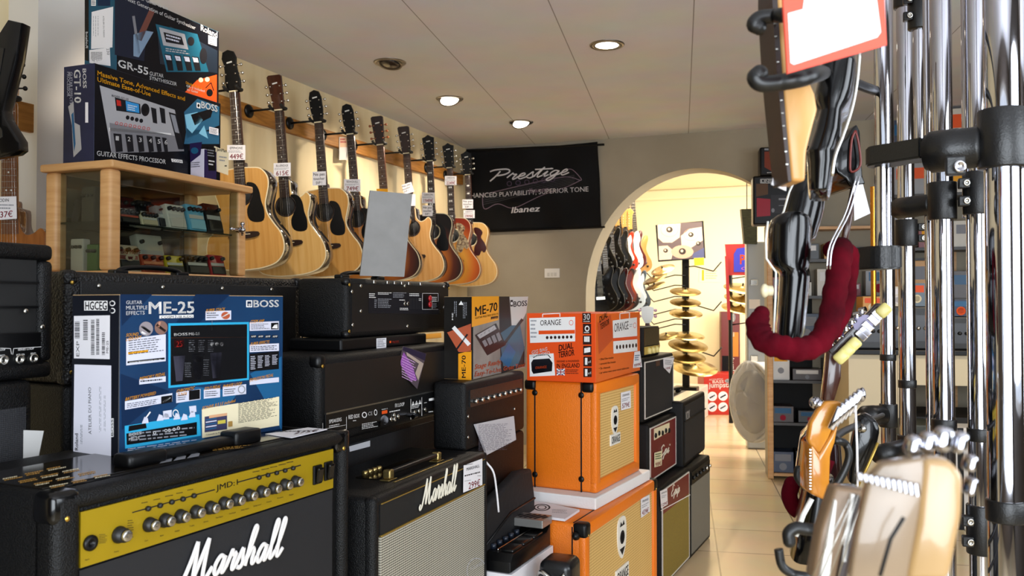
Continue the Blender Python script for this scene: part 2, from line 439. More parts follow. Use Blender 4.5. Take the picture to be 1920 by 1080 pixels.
def holed(name, x0, x1, hx0, hx1, hz0, hz1, plane, at_, th):
    bm = BM()
    def b(a0, a1, z0, z1):
        if plane == 'y': box(bm, (a0, at_, z0), (a1, at_+th, z1))
        else: box(bm, (at_, a0, z0), (at_+th, a1, z1))
    b(x0, hx0, 0, H); b(hx1, x1, 0, H); b(hx0, hx1, 0, hz0); b(hx0, hx1, hz1, H)
    struct(name, bm, mat('brown_grey_wall', '#48423d', .8) if name == 'wall_right' else mat('brown_wall', '#6a6058', .8))
holed('wall_front', XL, XR, -1.0, 2.4, .35, 2.35, 'y', YF-.15, .15)
holed('wall_right', YF, 10.4, .1, 2.5, .8, 2.3, 'x', XR, .15)
def window(name, a, b, along):
    f = BM(); t = .05
    ax = 0 if along == 'x' else 1
    def bar(u0, u1, z0, z1):
        p = list(a); q = list(b); p[ax], q[ax], p[2], q[2] = u0, u1, z0, z1; box(f, p, q)
    u0, u1, z0, z1 = a[ax], b[ax], a[2], b[2]
    bar(u0, u0+t, z0, z1); bar(u1-t, u1, z0, z1); bar(u0+t, u1-t, z0, z0+t); bar(u0+t, u1-t, z1-t, z1); m = (u0+u1)/2; bar(m-t/2, m+t/2, z0+t, z1-t)
    o = struct(name, f, mat('window_white', '#e4e4e2', .4))
    g = BM(); p = list(a); q = list(b); o_ = 1-ax; c = (a[o_]+b[o_])/2; p[o_], q[o_] = c-.003, c+.003; box(g, p, q)
    obj('pane', g, glass('clear_glass', '#ffffff', .0), o)
window('window_1', (-1.0, YF-.1, .35), (2.4, YF-.05, 2.35), 'x')
window('window_2', (XR+.05, .1, .8), (XR+.1, 2.5, 2.3), 'y')
# the far room
struct('ceiling_far_room', box(BM(), (XL-.2, YB+.26, 2.62), (XR+.2, 10.6, 2.7)), FARWALL)
struct('wall_far', box(BM(), (XL, 10.3, 0), (XR, 10.45, 2.62)), FARWALL)
struct('trim_1', box(BM(), (XL, 10.24, 2.5), (XR, 10.3, 2.62), .02), FARWALL)
struct('trim_2', box(BM(), (XL, YB+.26, H), (XR, YB+.28, 2.62)), FARWALL)
struct('wall_far_left', box(BM(), (XL, YB+.26, 0), (-2.62, 10.3, 2.62)), FARWALL)
P = on_plane(69, 300, (XL+.16, 0, 0), (1, 0, 0))
struct('trim_3', box(BM(), (XL, P.y, 0), (XL+.16, P.y+.75, H)), PALEWALL)
# baseboards
struct('baseboard_back', box(BM(), (XL, YB-.012, 0), (-2.0, YB, .08)), FLOORM)

# ---------------------------------------------------------------- ceiling spotlights
def downlight(px, py, on, label, tilt, size=.085):
    P = on_z(px, py, H); t = thing('ceiling_spotlight', label, 'spotlight', Matrix.Translation(P), 'recessed ceiling spotlights')
    obj('rim', lathe(BM(), [(size-.022, .0), (size-.018, -.006), (size, -.006), (size+.004, -.001), (size+.004, 0.0)], seg=32), mat('brushed_steel', '#8e8b88', .3, 1), t)
    obj('housing', lathe(BM(), [(size-.02, -.001), (0, -.0015)], seg=32), mat('reflector', '#6f6d6b', .25, 1), t)
    q = Euler(tilt); R = Matrix.Translation((0, 0, -.004 if tilt == (0, 0, 0) else -.010)) @ q.to_matrix().to_4x4(); rb = size-.026
    b = BM(); lathe(b, [(rb+.001, .0), (rb+.008, -.003), (rb+.009, .002)], seg=28); bmesh.ops.transform(b, matrix=R, verts=b.verts)
    obj('swivel_ring', b, mat('brushed_steel', '#8e8b88', .3, 1), t)
    b = BM(); lathe(b, [(rb, 0), (rb*.6, -.004), (0, -.006)], seg=28); bmesh.ops.transform(b, matrix=R, verts=b.verts)
    obj('bulb', b, mat('bulb_on', '#fff2dc', .3, emit=9) if on else mat('bulb_off', '#4d4a48', .2, .8), t)
    return P
LP = [downlight(731, 117, 0, 'round recessed steel spotlight nearest the guitar wall, unlit', (rad(-12), 0, 0)),
      downlight(1138, 84, 1, 'round recessed spotlight nearest the chrome rack, glowing white', (0, 0, 0)),
      downlight(843, 185, 1, 'swivelled ceiling spotlight in the middle of the left row of three, glowing', (rad(-14), rad(-17), 0)),
      downlight(977, 229, 1, 'swivelled ceiling spotlight nearest the banner, glowing', (rad(-14), rad(-17), 0))]
for i, (P, aim, e) in enumerate(((LP[1], (-1.5, 3.4, 0), 75), (LP[2], (-3.0, 4.6, 1.3), 70), (LP[3], (-3.0, 5.9, 1.3), 60), (Vector((-2.2, 2.6, H)), (-3.05, 3.4, 1.3), 38), (Vector((1.2, 4.2, H)), (.9, 4.6, .8), 90))):
    lamp('spotlight_beam', 'SPOT', P-Vector((0, 0, .03)), e, WARM, .04, aim=aim, spot=105, blend=.8)
# ---------------------------------------------------------------- amplifiers: general builder
def corner_cap(r=.03):
    pass
def carcass(t, W_, D, Hh, m=TOLEX, r=.014, name='cabinet_body', y0=0, seg=3):
    return obj(name, box(BM(), (0, y0, 0), (W_, D, Hh), r, seg), m, t, smooth=40)
def caps(t, W_, D, Hh, which, m=PLASTIC, s=.035):
    """moulded protectors on the box corners; which: (x 0/1, y 0/1, z 0/1)"""
    for a, b, c in which:
        bm = BM(); x, y, z = a*W_, b*D, c*Hh
        lo = Vector((x-.003 if a == 0 else x-s, y-.003 if b == 0 else y-s, z-.003 if c == 0 else z-s))
        hi = lo+Vector((s+.003,)*3); box(bm, lo, hi, .011, 3)
        o = obj('corner_protector', bm, m, t, smooth=40)
        sc = BM(); sx = lo.x+s*.5; ball(sc, (sx, lo.y if b == 0 else hi.y, (lo.z+.2*s) if c == 1 else hi.z-.2*s), .0045, 8, (1, .5, 1)); obj('screw', sc, BRASS, o)
def stack_base(name, label, cat, sp, W_, D, Hh, m=TOLEX, group=None):
    t = thing(name, label, cat, sp.M, group); carcass(t, W_, D, Hh, m); return t
def handle(t, x0, x1, y, z, rise=.022, wd=.014, capm=PLASTIC, m=PLASTIC):
    h = obj('carrying_handle', tube(BM(), spline([(x0, y, z+.004), (x0+.02, y, z+rise*.8), ((x0+x1)/2, y, z+rise), (x1-.02, y, z+rise*.8), (x1, y, z+.004)], 6), wd*.6, 8, flat=((0, 0, 1), .5)), m, t)
    for x in (x0, x1): obj('handle_mount', box(BM(), (x-.02, y-.013, z), (x+.02, y+.013, z+.012), .004), capm, h)
def recess_front(t, x0, x1, z0, z1, frame=TOLEX, m=MATTE, name='speaker_grille', lip=.006, ed=None):
    o = obj(name, box(BM(), (x0, -.004, z0), (x1, .004, z1)), m, t)
    if ed:
        b = BM()
        for a, c, d, e in ((x0, x1, z0-lip, z0), (x0, x1, z1, z1+lip), (x0-lip, x0, z0-lip, z1+lip), (x1, x1+lip, z0-lip, z1+lip)): box(b, (a, -.006, d), (c, .002, e), .001)
        obj('piping', b, ed, t)
    return o

# ---------------------------------------------------------------- 1 the yellow-panel combo in the near left corner
sp = spot(100, 930, 1713, d=1.19); ztop = sp.P.z
AW, AD, AH = sp.w(655), .33, .515
sp = Spot(Vector((sp.P.x, sp.P.y, ztop-AH)), 1713)
JT = ztop
t = thing('combo_amplifier', 'large black guitar combo amplifier with yellow control panel under the blue effects box', 'amplifier', sp.M)
b = BM(); box(b, (0, .012, 0), (AW, AD, AH), .02, 4); obj('cabinet_body', b, TOLEX, t, smooth=40)
b = BM()                                                        # raised rim around the front
for a in ((0, .045, 0, AH), (AW-.03, AW, 0, AH)): box(b, (a[0], -.004, a[2]), (a[1], .05, a[3]), .014, 4)
box(b, (.02, -.004, AH-.028), (AW-.02, .05, AH), .013, 4); obj('front_frame', b, TOLEX, t, smooth=40)
def jp(px, py): return WM[t].inverted() @ on_plane(px, py, sp.P+sp.v*.006, sp.v)
pa, pb, pc, pd = jp(148, 962), jp(622, 840), jp(622, 912), jp(150, 1067)
pz1 = (pa.z+pb.z)/2; pz0 = (pc.z+pd.z)/2; px0, px1 = pa.x, pb.x
print('JMD', AW, pa, pb, pc, pd)
YP = mat('yellow_panel', '#a68a0e', .4, .3, bump=(300, .05))
panel = obj('control_panel', box(BM(), (px0, .002, pz0), (px1, .006, pz1)), YP, t)
obj('speaker_grille', box(BM(), (px0, .004, .03), (px1, .011, pz0-.004)), weave('black_cloth', '#0a0a0c', '#1d1d22', 1900, .6), t)
A = Art(t, sp.W(0, .002, 0), sp.v, (0, 780, 2.909))
B_ = INK
A.line([(720, 527), (1172, 401)], 6, B_); A.line([(1293, 362), (1640, 268)], 6, B_)
A.text('JMD:1', 1178, 408, 1296, 374, 30, B_, .03)
for x, y in ((793, 503), (858, 486), (922, 467), (983, 451), (1043, 433), (1399, 334), (1447, 321), (1495, 309), (1541, 296), (1585, 283)): A.small(x-22, y-30, x+22, y-22, 1, B_, -8, .5, x)
for x, y, l in ((475, 783, 'Input'), (635, 740, 'Preamp'), (797, 680, 'Gain'), (882, 652, 'Bass'), (966, 628, 'Middle'), (1046, 600, 'Treble'), (1122, 577, 'Volume'), (1196, 554, 'Mod Adjust'), (1267, 532, 'Mod Depth'), (1336, 512, 'Delay Adjust'), (1403, 490, 'Delay Level'), (1467, 468, 'Reverb'), (1528, 447, 'Presence'), (1589, 430, 'Master')):
    wd = 3.0*len(l)+8; A.text(l, x-wd/2, y+6, x+wd/2, y+6-wd*.27, 8, B_)
for i in range(8):
    A.small(540, 650+i*9-4, 585, 653+i*9-4, 1, B_, -3, .9, i) if i < 6 else None
    A.small(695, 570+i*13, 730, 574+i*13, 1, B_, -4, .9, i)
A.done('panel_print')
KNOB = mat('knob_black', '#101010', .45)
def knob(px, py, r=.0105, l=.016):
    c = jp(px, py); c.y = .002
    k = obj('control_knob', lathe(BM(), [(r*1.12, 0), (r*1.12, .003), (r, .005), (r*.92, l*.8), (0, l*.8)], c, (0, -1, 0), 24), KNOB, t, smooth='keep')
    obj('knob_cap', lathe(BM(), [(r*.78, l*.8-.001), (r*.74, l+.002), (r*.6, l+.003), (0, l+.002)], c, (0, -1, 0), 20), NICKEL, k, smooth='keep')
for x, y in ((800, 590), (885, 567), (968, 545), (1052, 521), (1132, 498), (1206, 474), (1273, 455), (1342, 430), (1410, 411), (1475, 392), (1537, 373), (1596, 356)): knob(x/2.909, 780+y/2.909)
knob(637/2.909, 780+645/2.909, .0115, .018)
for x, y in ((793, 503), (858, 486), (922, 467), (983, 451), (1043, 433), (1399, 334), (1447, 321), (1495, 309), (1541, 296), (1585, 283)):
    c = jp(x/2.909, 780+y/2.909); c.y = .002; obj('push_button', lathe(BM(), [(.0042, 0), (.0042, .004), (.003, .006), (0, .006)], c, (0, -1, 0), 14), KNOB, t, smooth='keep')
c = jp(479/2.909, 780+690/2.909); c.y = .002
obj('input_jack', lathe(BM(), [(.0115, 0), (.0115, .004), (.008, .0055), (.0045, .0055), (.0045, .001), (0, .001)], c, (0, -1, 0), 20), PLASTIC, t, smooth='keep')
for x in (1718, 1778):
    c = jp(x/2.909, 780+(318 if x < 1750 else 297)/2.909); s_ = obj('rocker_switch', box(BM(), (c.x-.013, -.003, c.z-.019), (c.x+.013, .003, c.z+.019), .002), PLASTIC, t)
    obj('rocker', box(BM(), (-.009, -.007, -.015), (.009, 0, .015), .003, M=Matrix.Translation((c.x, -.003, c.z)) @ Matrix.Rotation(.12, 4, 'X')), GLOSS, s_)
lg = BM(); P0, P1 = jp(330, 1096), jp(521, 1040)
P2 = jp(330, 1096); P2.z += (jp(505, 985).z - jp(505, 1050).z)
yy = -.001
for q in (P0, P1, P2): q.y = yy
script(lg, 'Marshall', P0, P1, P2, .0042, .7, nrm=Vector((0, 1, 0))); obj('logo_lettering', lg, mat('logo_white', '#e8e4e2', .3), t)
caps(t, AW, AD, AH, ((0, 0, 1), (1, 0, 1)), GLOSS, .045)
# top plate with printed panel and handle
obj('rear_control_plate', box(BM(), (.02, .05, AH-.001), (AW-.04, .23, AH+.002), .001), mat('gloss_dark_panel', '#17130f', .12, .2), t)
A = Art(t, sp.W(0, 0, AH+.002), (0, 0, 1), (0, 780, 2.909))
ORG = mat('ochre_print', '#b98a3c', .5)
for r in range(4):
    for c in range(3):
        x = 15+c*120+r*85; y = 342-c*27+r*14
        for q in range(2): A.small(x+q*8, y+q*7, x+q*8+105, y+q*7+6, 1, ORG if (c+r+q) % 3 else CREAM, -20, .9, r*7+c+q)
for i in range(3): A.poly([(905+i*75-35, 260-i*14), (905+i*75+30, 248-i*14), (905+i*75+65-30, 232-i*14), (905+i*75, 226-i*14)], GREY)
A.small(1160, 190, 1370, 175, 3, ORG, -20, .5, 5)
A.done('top_print')
h0 = WM[t].inverted() @ on_z(205, 868, JT); h1 = WM[t].inverted() @ on_z(462, 826, JT)
hb = BM(); box(hb, (h0.x, .062, AH+.002), (h1.x, .094, AH+.020), .008, 3); ho = obj('carrying_handle', hb, PLASTIC, t, smooth=40)
obj('handle_mount', box(BM(), (h0.x-.03, .056, AH), (h0.x+.05, .099, AH+.024), .008, 3), PLASTIC, ho, smooth=40)
obj('handle_mount', box(BM(), (h1.x-.07, .056, AH), (h1.x+.0, .099, AH+.028), .006, 3), PLASTIC, ho, smooth=40)
# the cabinet it stands on
base = Spot(Vector((sp.P.x, sp.P.y, 0)), 1713)
stack_base('speaker_cabinet', 'black speaker cabinet below the yellow-panel combo amplifier', 'speaker cabinet', base, AW, AD, ztop-AH)

# price card lying on it
def card(name, label, quad, z=None, plane=None, th=.0012, m=PAPER, group=None, texts=(), cs=(0, 0, 1), cat='price tag', art=None, lift=0):
    """a flat card or sheet whose four corners are seen at quad (top left, top right, bottom right, bottom left)"""
    if z is not None: Pp, Nn = Vector((0, 0, z)), Vector((0, 0, 1))
    else: Pp, Nn = plane
    Nn = Vector(Nn).normalized()
    if Nn.dot(CAM-Vector(Pp)) < 0: Nn = -Nn
    q = [on_plane(cs[0]+x/cs[2], cs[1]+y/cs[2], Pp, Nn) for x, y in quad]
    c = sum(q, Vector())/4; tt = thing(name, label, cat, Matrix.Translation(c-Nn*th), group)
    bm = BM(); lo = [bm.verts.new(p-Nn*th) for p in q]; hi = [bm.verts.new(p) for p in q]
    bm.faces.new(hi); bm.faces.new(lo[::-1])
    for i in range(4): bm.faces.new((lo[i], lo[(i+1) % 4], hi[(i+1) % 4], hi[i]))
    obj('card', bm, m, tt, world=True)
    A = Art(tt, q[0], Nn, cs)
    for a in texts: A.text(*a)
    if art: art(A)
    if len(A.bm.verts): A.done()
    return tt
def ar(A):
    A.small(1500, 84, 1700, 90, 3, INK, -6, .5, 3); A.text('275€', 1600, 100, 1730, 84, 14, REDINK, .03, up=(14, -12))
card('price_card', 'white price card lying on the yellow-panel amplifier', [(1447, 97), (1680, 62), (1785, 72), (1590, 118)], z=JT+.004, cs=(0, 780, 2.909), art=ar)

# ---------------------------------------------------------------- 2 blue effects box standing on it
sp = spot(222, 857, 1932, z=JT+.002); w_, d_, h_ = sp.w(530), sp.s_(133), sp.top(222, 552)
print('ME25', w_, d_, h_, sp.P)
sp = Spot(sp.P, 1932)
t = thing('effects_box', 'blue cardboard effects box standing on the yellow-panel amplifier', 'box', sp.M)
BLUE = mat('blue_print', '#16395f', .35, var=(5, '#102c4e'))
NAVY = mat('navy_print', '#15171f', .35); KRAFT = mat('kraft', '#b9976a', .7)
bx = BM(); box(bx, (0, 0, 0), (w_, d_, h_), .0012, 1); cb = obj('carton', bx, [BLUE, NAVY, KRAFT], t)
for p in cb.data.polygons:
    if p.normal.x < -.5: p.material_index = 1
    if p.normal.z > .5: p.material_index = 2
A = Art(t, sp.P, sp.v, (0, 440, 2.4545))
LB = mat('sky_blue_print', '#1f5a86', .3); CY = mat('cyan_glow_print', '#2fa3cf', .3); DK = mat('dark_print', '#0b0b0e', .3); LG = mat('lilac_white_print', '#cfd0e0', .4)
DB = mat('deep_blue_print', '#0c2444', .3)
A.poly([(553, 275), (700, 275), (560, 420)], DB); A.poly([(900, 275), (1060, 275), (900, 420), (800, 420)], DB); A.poly([(1150, 640), (1295, 560), (1295, 900)], LB); A.poly([(555, 640), (780, 720), (560, 900)], DB)
A.poly([(600, 1000), (900, 700), (1100, 720), (930, 950)], LB)
A.up()
A.text('GUITAR', 580, 320, 653, 319, 16, WHITE, .02); A.text('MULTIPLE', 580, 345, 678, 343, 17, WHITE, .02); A.text('EFFECTS', 580, 370, 665, 367, 17, WHITE, .02)
A.text('ME-25', 685, 364, 892, 360, 54, WHITE, .05)
A.rect(733, 372, 805, 386, WHITE, -2); A.rect(808, 370, 890, 384, WHITE, -2)
A.text('BOSS', 1166, 334, 1282, 332, 32, WHITE, .05); A.rect(1132, 302, 1160, 334, WHITE)
A.rect(945, 352, 1063, 394, LG, -3); A.rect(1148, 403, 1283, 443, LG, -5); A.rect(1148, 506, 1283, 541, LG, -6)
A.rect(1148, 670, 1283, 692, LG, -14); A.rect(580, 480, 762, 602, LG, -22, -20); A.rect(640, 665, 762, 690, LG, -14)
A.rect(574, 767, 792, 806, LG, -38); A.rect(810, 727, 922, 775, LG, -17); A.rect(937, 713, 1012, 755, LG, -7); A.rect(1024, 700, 1132, 745, LG, -12)
A.poly([(774, 408), (1145, 402), (1145, 668), (774, 706)], CY)
A.poly([(573, 880), (916, 826), (924, 925), (575, 985)], CY)
A.poly([(928, 802), (1284, 745), (1284, 878), (930, 936)], CREAM)
A.up(); A.up()
A.rect(1137, 307, 1155, 329, DB); A.ell(1146, 322, 6, 6, WHITE)
A.text('COSM', 740, 386, 798, 384, 11, INK, .03); A.text('USB AUDIO', 812, 383, 886, 381, 10, INK, .03)
A.poly([(784, 419), (1136, 412), (1136, 660), (784, 694)], DK)
A.text('BOSS', 800, 466, 862, 463, 12, WHITE, .03); A.text('ME-25', 868, 463, 918, 461, 12, WHITE, .03)
A.rect(784, 474, 1136, 476, mat('orange_line', '#b0622c', .5), -4)
A.rect(800, 484, 846, 520, mat('led_window', '#2a0508', .2), -2); A.text('25', 810, 517, 838, 515, 26, mat('red_led_print', '#d8322a', .4), .03)
for i in range(3): A.ell(975+i*22, 504, 8, 9, WHITE); A.small(868+i*44, 486, 900+i*44, 545, 6, GREY, -1, .35, i)
for x0, y0 in ((797, 560), (883, 550), (966, 545)): A.poly([(x0, y0), (x0+54, y0-4), (x0+42, y0+112), (x0+12, y0+116)], mat('slate_print', '#3b3a48', .4)); A.poly([(x0+6, y0+6), (x0+48, y0+3), (x0+40, y0+34), (x0+12, y0+36)], INK)
A.small(850, 590, 880, 660, 8, GREY, 0, .3, 4); A.small(935, 575, 962, 655, 8, GREY, 0, .3, 8)
A.line([(975, 396), (975, 440)], 1.6, GREY)
A.text('BOSS', 592, 927, 650, 918, 13, WHITE, .03); 
A.poly([(580, 915), (905, 862), (905, 920), (582, 968)], DK); A.poly([(592, 880), (670, 868), (674, 890), (590, 905)], DK); A.up()
A.text('BOSS', 592, 928, 648, 918, 13, WHITE, .03); A.text('ME-25', 592, 948, 640, 940, 12, WHITE, .03)
for x, y in ((710, 912), (762, 902), (778, 900), (800, 896), (820, 890)): A.ring(x, y, 7, 7, .35, WHITE, 12)
A.small(600, 950, 900, 905, 3, GREY, -30, .4, 12)
for s_, x0, y0, x1, y1 in (('SUPER STACK', 945, 358, 1033, 350), ('COSM AMP', 1150, 408, 1212, 404), ('SUPER EFFECTS', 1150, 512, 1236, 500), ('EXPRESSION PEDAL', 1146, 678, 1256, 652), ('SOUND', 578, 470, 634, 464), ('LIBRARY', 578, 490, 648, 478), ('MEMORY PEDAL', 640, 671, 758, 647), ('BATTERY POWERED', 575, 765, 714, 735), ('CHROMATIC', 810, 728, 892, 712), ('TUNER', 812, 745, 858, 738), ('SOLO PEDAL', 938, 717, 1013, 705), ('PHRASE LOOP', 1024, 706, 1110, 692), ('SONAR 8.5 LE included', 928, 806, 1080, 770)):
    A.text(s_, x0, y0, x1, y1, 14, YEL, .03, up=(4, -15))
A.ell(671, 433, 32, 33, mat('photo_grey', '#8d8489', .5)); A.ell(740, 428, 30, 32, mat('photo_brown', '#7d5d52', .5)); A.line([(650, 420), (690, 450)], 12, DK); A.line([(720, 415), (760, 445)], 12, DK); A.line([(650, 448), (676, 462)], 9, PAPER); A.line([(735, 400), (728, 425)], 10, mat('skin_print', '#c08a72', .6))
A.ell(1037, 372, 20, 17, mat('photo_orange', '#b0512e', .5)); A.line([(1020, 380), (1052, 362)], 5, WHITE); A.small(950, 360, 1010, 390, 3, INK, -2, .4, 2)
A.rect(1246, 406, 1280, 436, DK, -1); A.poly([(1250, 430), (1262, 415), (1276, 412), (1276, 432)], WHITE)
A.small(1154, 412, 1240, 440, 4, INK, -3, .35, 3); A.small(1154, 515, 1280, 538, 3, INK, -6, .4, 4)
A.rect(1148, 548, 1282, 630, DK, -12)
A.up()
for i in range(4): A.small(1152+i*33, 560-i*2, 1178+i*33, 625-i*8, 8, LG, -2, .4, i)
for i in range(4): A.rect(1152+i*33, 462, 1178+i*33, 475, DK)
A.up()
for i in range(4): A.text('AMP', 1154+i*33, 473, 1176+i*33, 472, 8, WHITE)
A.small(590, 488, 755, 560, 7, INK, -20, .3, 6); A.rect(588, 540, 680, 550, YEL, -10); A.rect(585, 583, 756, 592, DK, -18); A.small(645, 672, 755, 684, 1, INK, -10, .5, 7)
A.up(); A.text('Visit the BOSS website!', 590, 549, 678, 540, 7, INK)
A.text('www.bosscorp.co.jp', 592, 591, 740, 576, 6, WHITE)
A.small(582, 778, 735, 802, 3, INK, -24, .35, 8); A.poly([(740, 745), (790, 738), (790, 770), (740, 780)], DK); A.line([(748, 772), (782, 748)], 7, WHITE)
A.poly([(868, 718), (918, 712), (918, 755), (868, 762)], DK); A.small(815, 740, 862, 768, 3, INK, -6, .35, 9); A.small(942, 722, 1006, 750, 3, INK, -4, .35, 10); A.small(1030, 712, 1090, 740, 3, INK, -5, .35, 11); A.ring(1110, 712, 17, 19, .25, GREY)
A.poly([(940, 838), (1043, 822), (1043, 895), (940, 910)], mat('screenshot_print', '#3c3a58', .4)); A.up(); A.poly([(960, 832), (1043, 820), (1043, 832), (960, 845)], mat('peach_print', '#d8a47c', .4)); A.rect(1000, 856, 1036, 872, mat('olive_print', '#c9b84a', .4), -5)
for i in range(5): A.rect(945, 850+i*11, 995, 855+i*11, (LB, LG)[i % 2], -8)
A.small(1095, 775, 1280, 870, 18, INK, -30, .35, 13); A.rect(1048, 860, 1068, 885, mat('ochre2', '#a98140', .4), -3); A.text('Cakewalk by Roland', 945, 924, 1030, 910, 6, DB)
for x0, y0 in ((650, 850), (718, 838), (745, 832), (795, 832), (830, 835), (866, 822)): A.poly([(x0, y0+20), (x0+12, y0-12), (x0+28, y0-6), (x0+32, y0+16)], LG)
A.line([(655, 862), (690, 815)], 6, WHITE); A.ring(806, 822, 14, 18, .25, WHITE); A.poly([(868, 790), (900, 786), (902, 815), (872, 820)], LG); A.poly([(748, 812), (788, 806), (788, 838), (750, 844)], LG)
A.small(585, 985, 920, 1015, 4, LG, -45, .3, 14)
A.done('printed_front')
A = Art(t, sp.P, sp.u, (0, 440, 2.4545))
A.rect(388, 304, 496, 349, WHITE); A.poly([(341, 374), (507, 371), (506, 573), (341, 569)], PAPER); A.poly([(343, 597), (513, 602), (512, 1030), (338, 1004)], mat('label_white', '#e6e4ef', .5)); A.poly([(513, 845), (524, 845), (524, 930), (512, 932)], WHITE)
A.up(); A.text('HGCEG', 394, 345, 492, 345, 36, INK, .06)
A.ring(518, 316, 14, 13, .35, WHITE); A.ring(518, 350, 14, 13, .35, WHITE); A.rect(500, 300, 514, 330, NAVY); A.rect(500, 335, 514, 364, NAVY)
A.text('EXP', 366, 560, 366, 490, 12, INK, up=(-14, 0)); 
for x0, x1, y0, y1, s_ in ((345, 368, 400, 480, 1), (384, 405, 392, 485, 2), (420, 436, 392, 556, 3), (444, 458, 388, 552, 4), (470, 484, 450, 556, 5)):
    R = random.Random(s_); y = y0
    while y < y1: l = R.uniform(1.5, 5); A.rect(x0, y, x1, min(y+l, y1), INK); y += l+R.uniform(1.5, 4)
A.text('ME-25', 500, 545, 500, 488, 10, INK, .02, up=(-10, 0))
A.text('ATELIER DU PIANO', 422, 918, 420, 702, 12, INK, up=(-13, 0)); A.text('Roland', 360, 992, 360, 915, 16, INK, .04, up=(-14, 0))
A.small(372, 875, 382, 995, 2, GREY, 0, .5, 20, True); A.small(458, 700, 470, 920, 2, GREY, 0, .3, 21, True); A.small(480, 740, 490, 965, 2, GREY, 0, .3, 22, True)
A.text('BOSS', 522, 925, 522, 850, 8, INK, .05, up=(-9, 0))
A.done('printed_side')
# ---------------------------------------------------------------- 3 amplifier head behind the blue box
def screws(t, pts, y=-.0065, m=NICKEL):
    for x, z in pts: obj('screw', ball(BM(), (x, y, z), .005, 10, (1, .5, 1)), m, t, smooth='keep')
sp = spot(122, 721, 1800, d=1.76); w_, h_ = sp.w(567), sp.top(122, 508); CTOP = sp.P.z+h_
print('C', w_, h_, sp.P)
t = thing('amplifier', 'long black amplifier head in coarse vinyl right behind the blue effects box', 'amplifier', sp.M)
b = BM(); box(b, (0, 0, 0), (w_, .24, h_), .012, 3); obj('cabinet_body', b, TOLEXR, t, smooth=40)
obj('rear_panel', box(BM(), (.03, -.004, .02), (w_-.03, .004, h_-.02), .002), mat('dark_vinyl', '#08080a', .5, bump=(500, .3, 'v')), t)
screws(t, [(w_*k, h_-.03) for k in (.1, .33, .58, .82)]+[(w_*k, .03) for k in (.1, .5, .9)]+[(w_-.01, h_*k) for k in (.3, .6, .85)])
caps(t, w_, .24, h_, ((0, 0, 1), (1, 0, 1), (0, 0, 0), (1, 0, 0)), TOLEXR, .03)
handle(t, w_*.30, w_*.55, .12, h_, .02, .02)
b0 = Spot(Vector((sp.P.x, sp.P.y, 0)), 1800)
t = stack_base('speaker_cabinet', 'black speaker cabinet carrying the long head behind the blue effects box', 'speaker cabinet', b0, w_, .25, sp.P.z-.001)
recess_front(t, .03, w_-.03, .04, sp.P.z-.04)
card('grey_card', 'light grey card leaning against black cabinets at the left edge', [(27, 806), (82, 808), (68, 878), (22, 884)], plane=(at(22, 884, 1.55), RGT*.3-FWD), th=.003, m=mat('grey_card', '#b9b7b4', .6), cat='card')

# ---------------------------------------------------------------- 4 amplifier cut by the left edge of the view
far = at(100, 706, 1.62); s0 = Spot(far, 1600); sp = Spot(far-s0.u*.68, 1600); h_ = s0.top(100, 460)
t = thing('amplifier', 'black open-backed amplifier with jack strip at the left edge of the photo', 'amplifier', sp.M)
b = BM(); 
for a, c in (((0, 0, 0), (.68, .25, .03)), ((0, 0, h_-.03), (.68, .25, h_)), ((0, 0, .03), (.03, .25, h_-.03)), ((.65, 0, .03), (.68, .25, h_-.03))): box(b, a, c, .01, 3)
obj('cabinet_body', b, TOLEX, t, smooth=40)
obj('rear_board', box(BM(), (.03, .01, .085), (.65, .02, h_-.03)), MATTE, t)
for z in (.13, .175): obj('vent_rail', box(BM(), (.03, .004, z), (.65, .012, z+.004)), PLASTIC, t)
obj('jack_strip', box(BM(), (.03, .002, .022), (.66, .012, .085), .001), PLASTIC, t)
A = Art(t, sp.W(0, .002, 0), sp.v, (0, 440, 2.4545))
A.line([(0, 522), (48, 524), (52, 550)], 2, WHITE); A.line([(58, 552), (62, 524), (190, 516)], 2, WHITE); A.text('SERIES LOOP', 82, 534, 156, 528, 9, WHITE); A.text('LOOP', 0, 534, 24, 533, 8, WHITE)
A.text('RETURN', 75, 558, 112, 555, 8, WHITE); A.text('SEND', 140, 552, 165, 550, 8, WHITE); A.text('BAND', 0, 560, 22, 558, 7, WHITE)
A.text('MODEL:', 62, 624, 100, 620, 9, WHITE); A.text('SERIAL', 62, 645, 102, 642, 9, WHITE); A.rect(110, 608, 186, 620, GREY, -3); A.rect(110, 625, 186, 641, PAPER, -3)
A.small(0, 618, 52, 634, 2, WHITE, -3, .5, 3); A.small(0, 645, 36, 655, 1, WHITE, -2, .5, 4); A.up(); A.text('10051394', 116, 639, 178, 636, 10, GREY)
A.done('strip_print')
for x, y in ((14, 578), (88, 574), (152, 570)):
    c = WM[t].inverted() @ on_plane(x/2.4545, 440+y/2.4545, sp.W(0, .002, 0), sp.v); obj('jack', lathe(BM(), [(.009, 0), (.009, .004), (.005, .005), (.004, 0), (0, 0)], c, (0, -1, 0), 18), NICKEL, t, smooth='keep')
screws(t, [(.655, h_*.38), (.62, h_*.5)], -.001)
b0 = Spot(Vector((sp.P.x, sp.P.y, 0)), 1600)
t = stack_base('speaker_cabinet', 'black speaker cabinet under the open-backed amplifier at the left edge', 'speaker cabinet', b0, .64, .25, sp.P.z-.001)
recess_front(t, .02, .62, .05, sp.P.z-.05, m=weave('fine_black_cloth', '#0a0a0c', '#2a2a2e', 900))

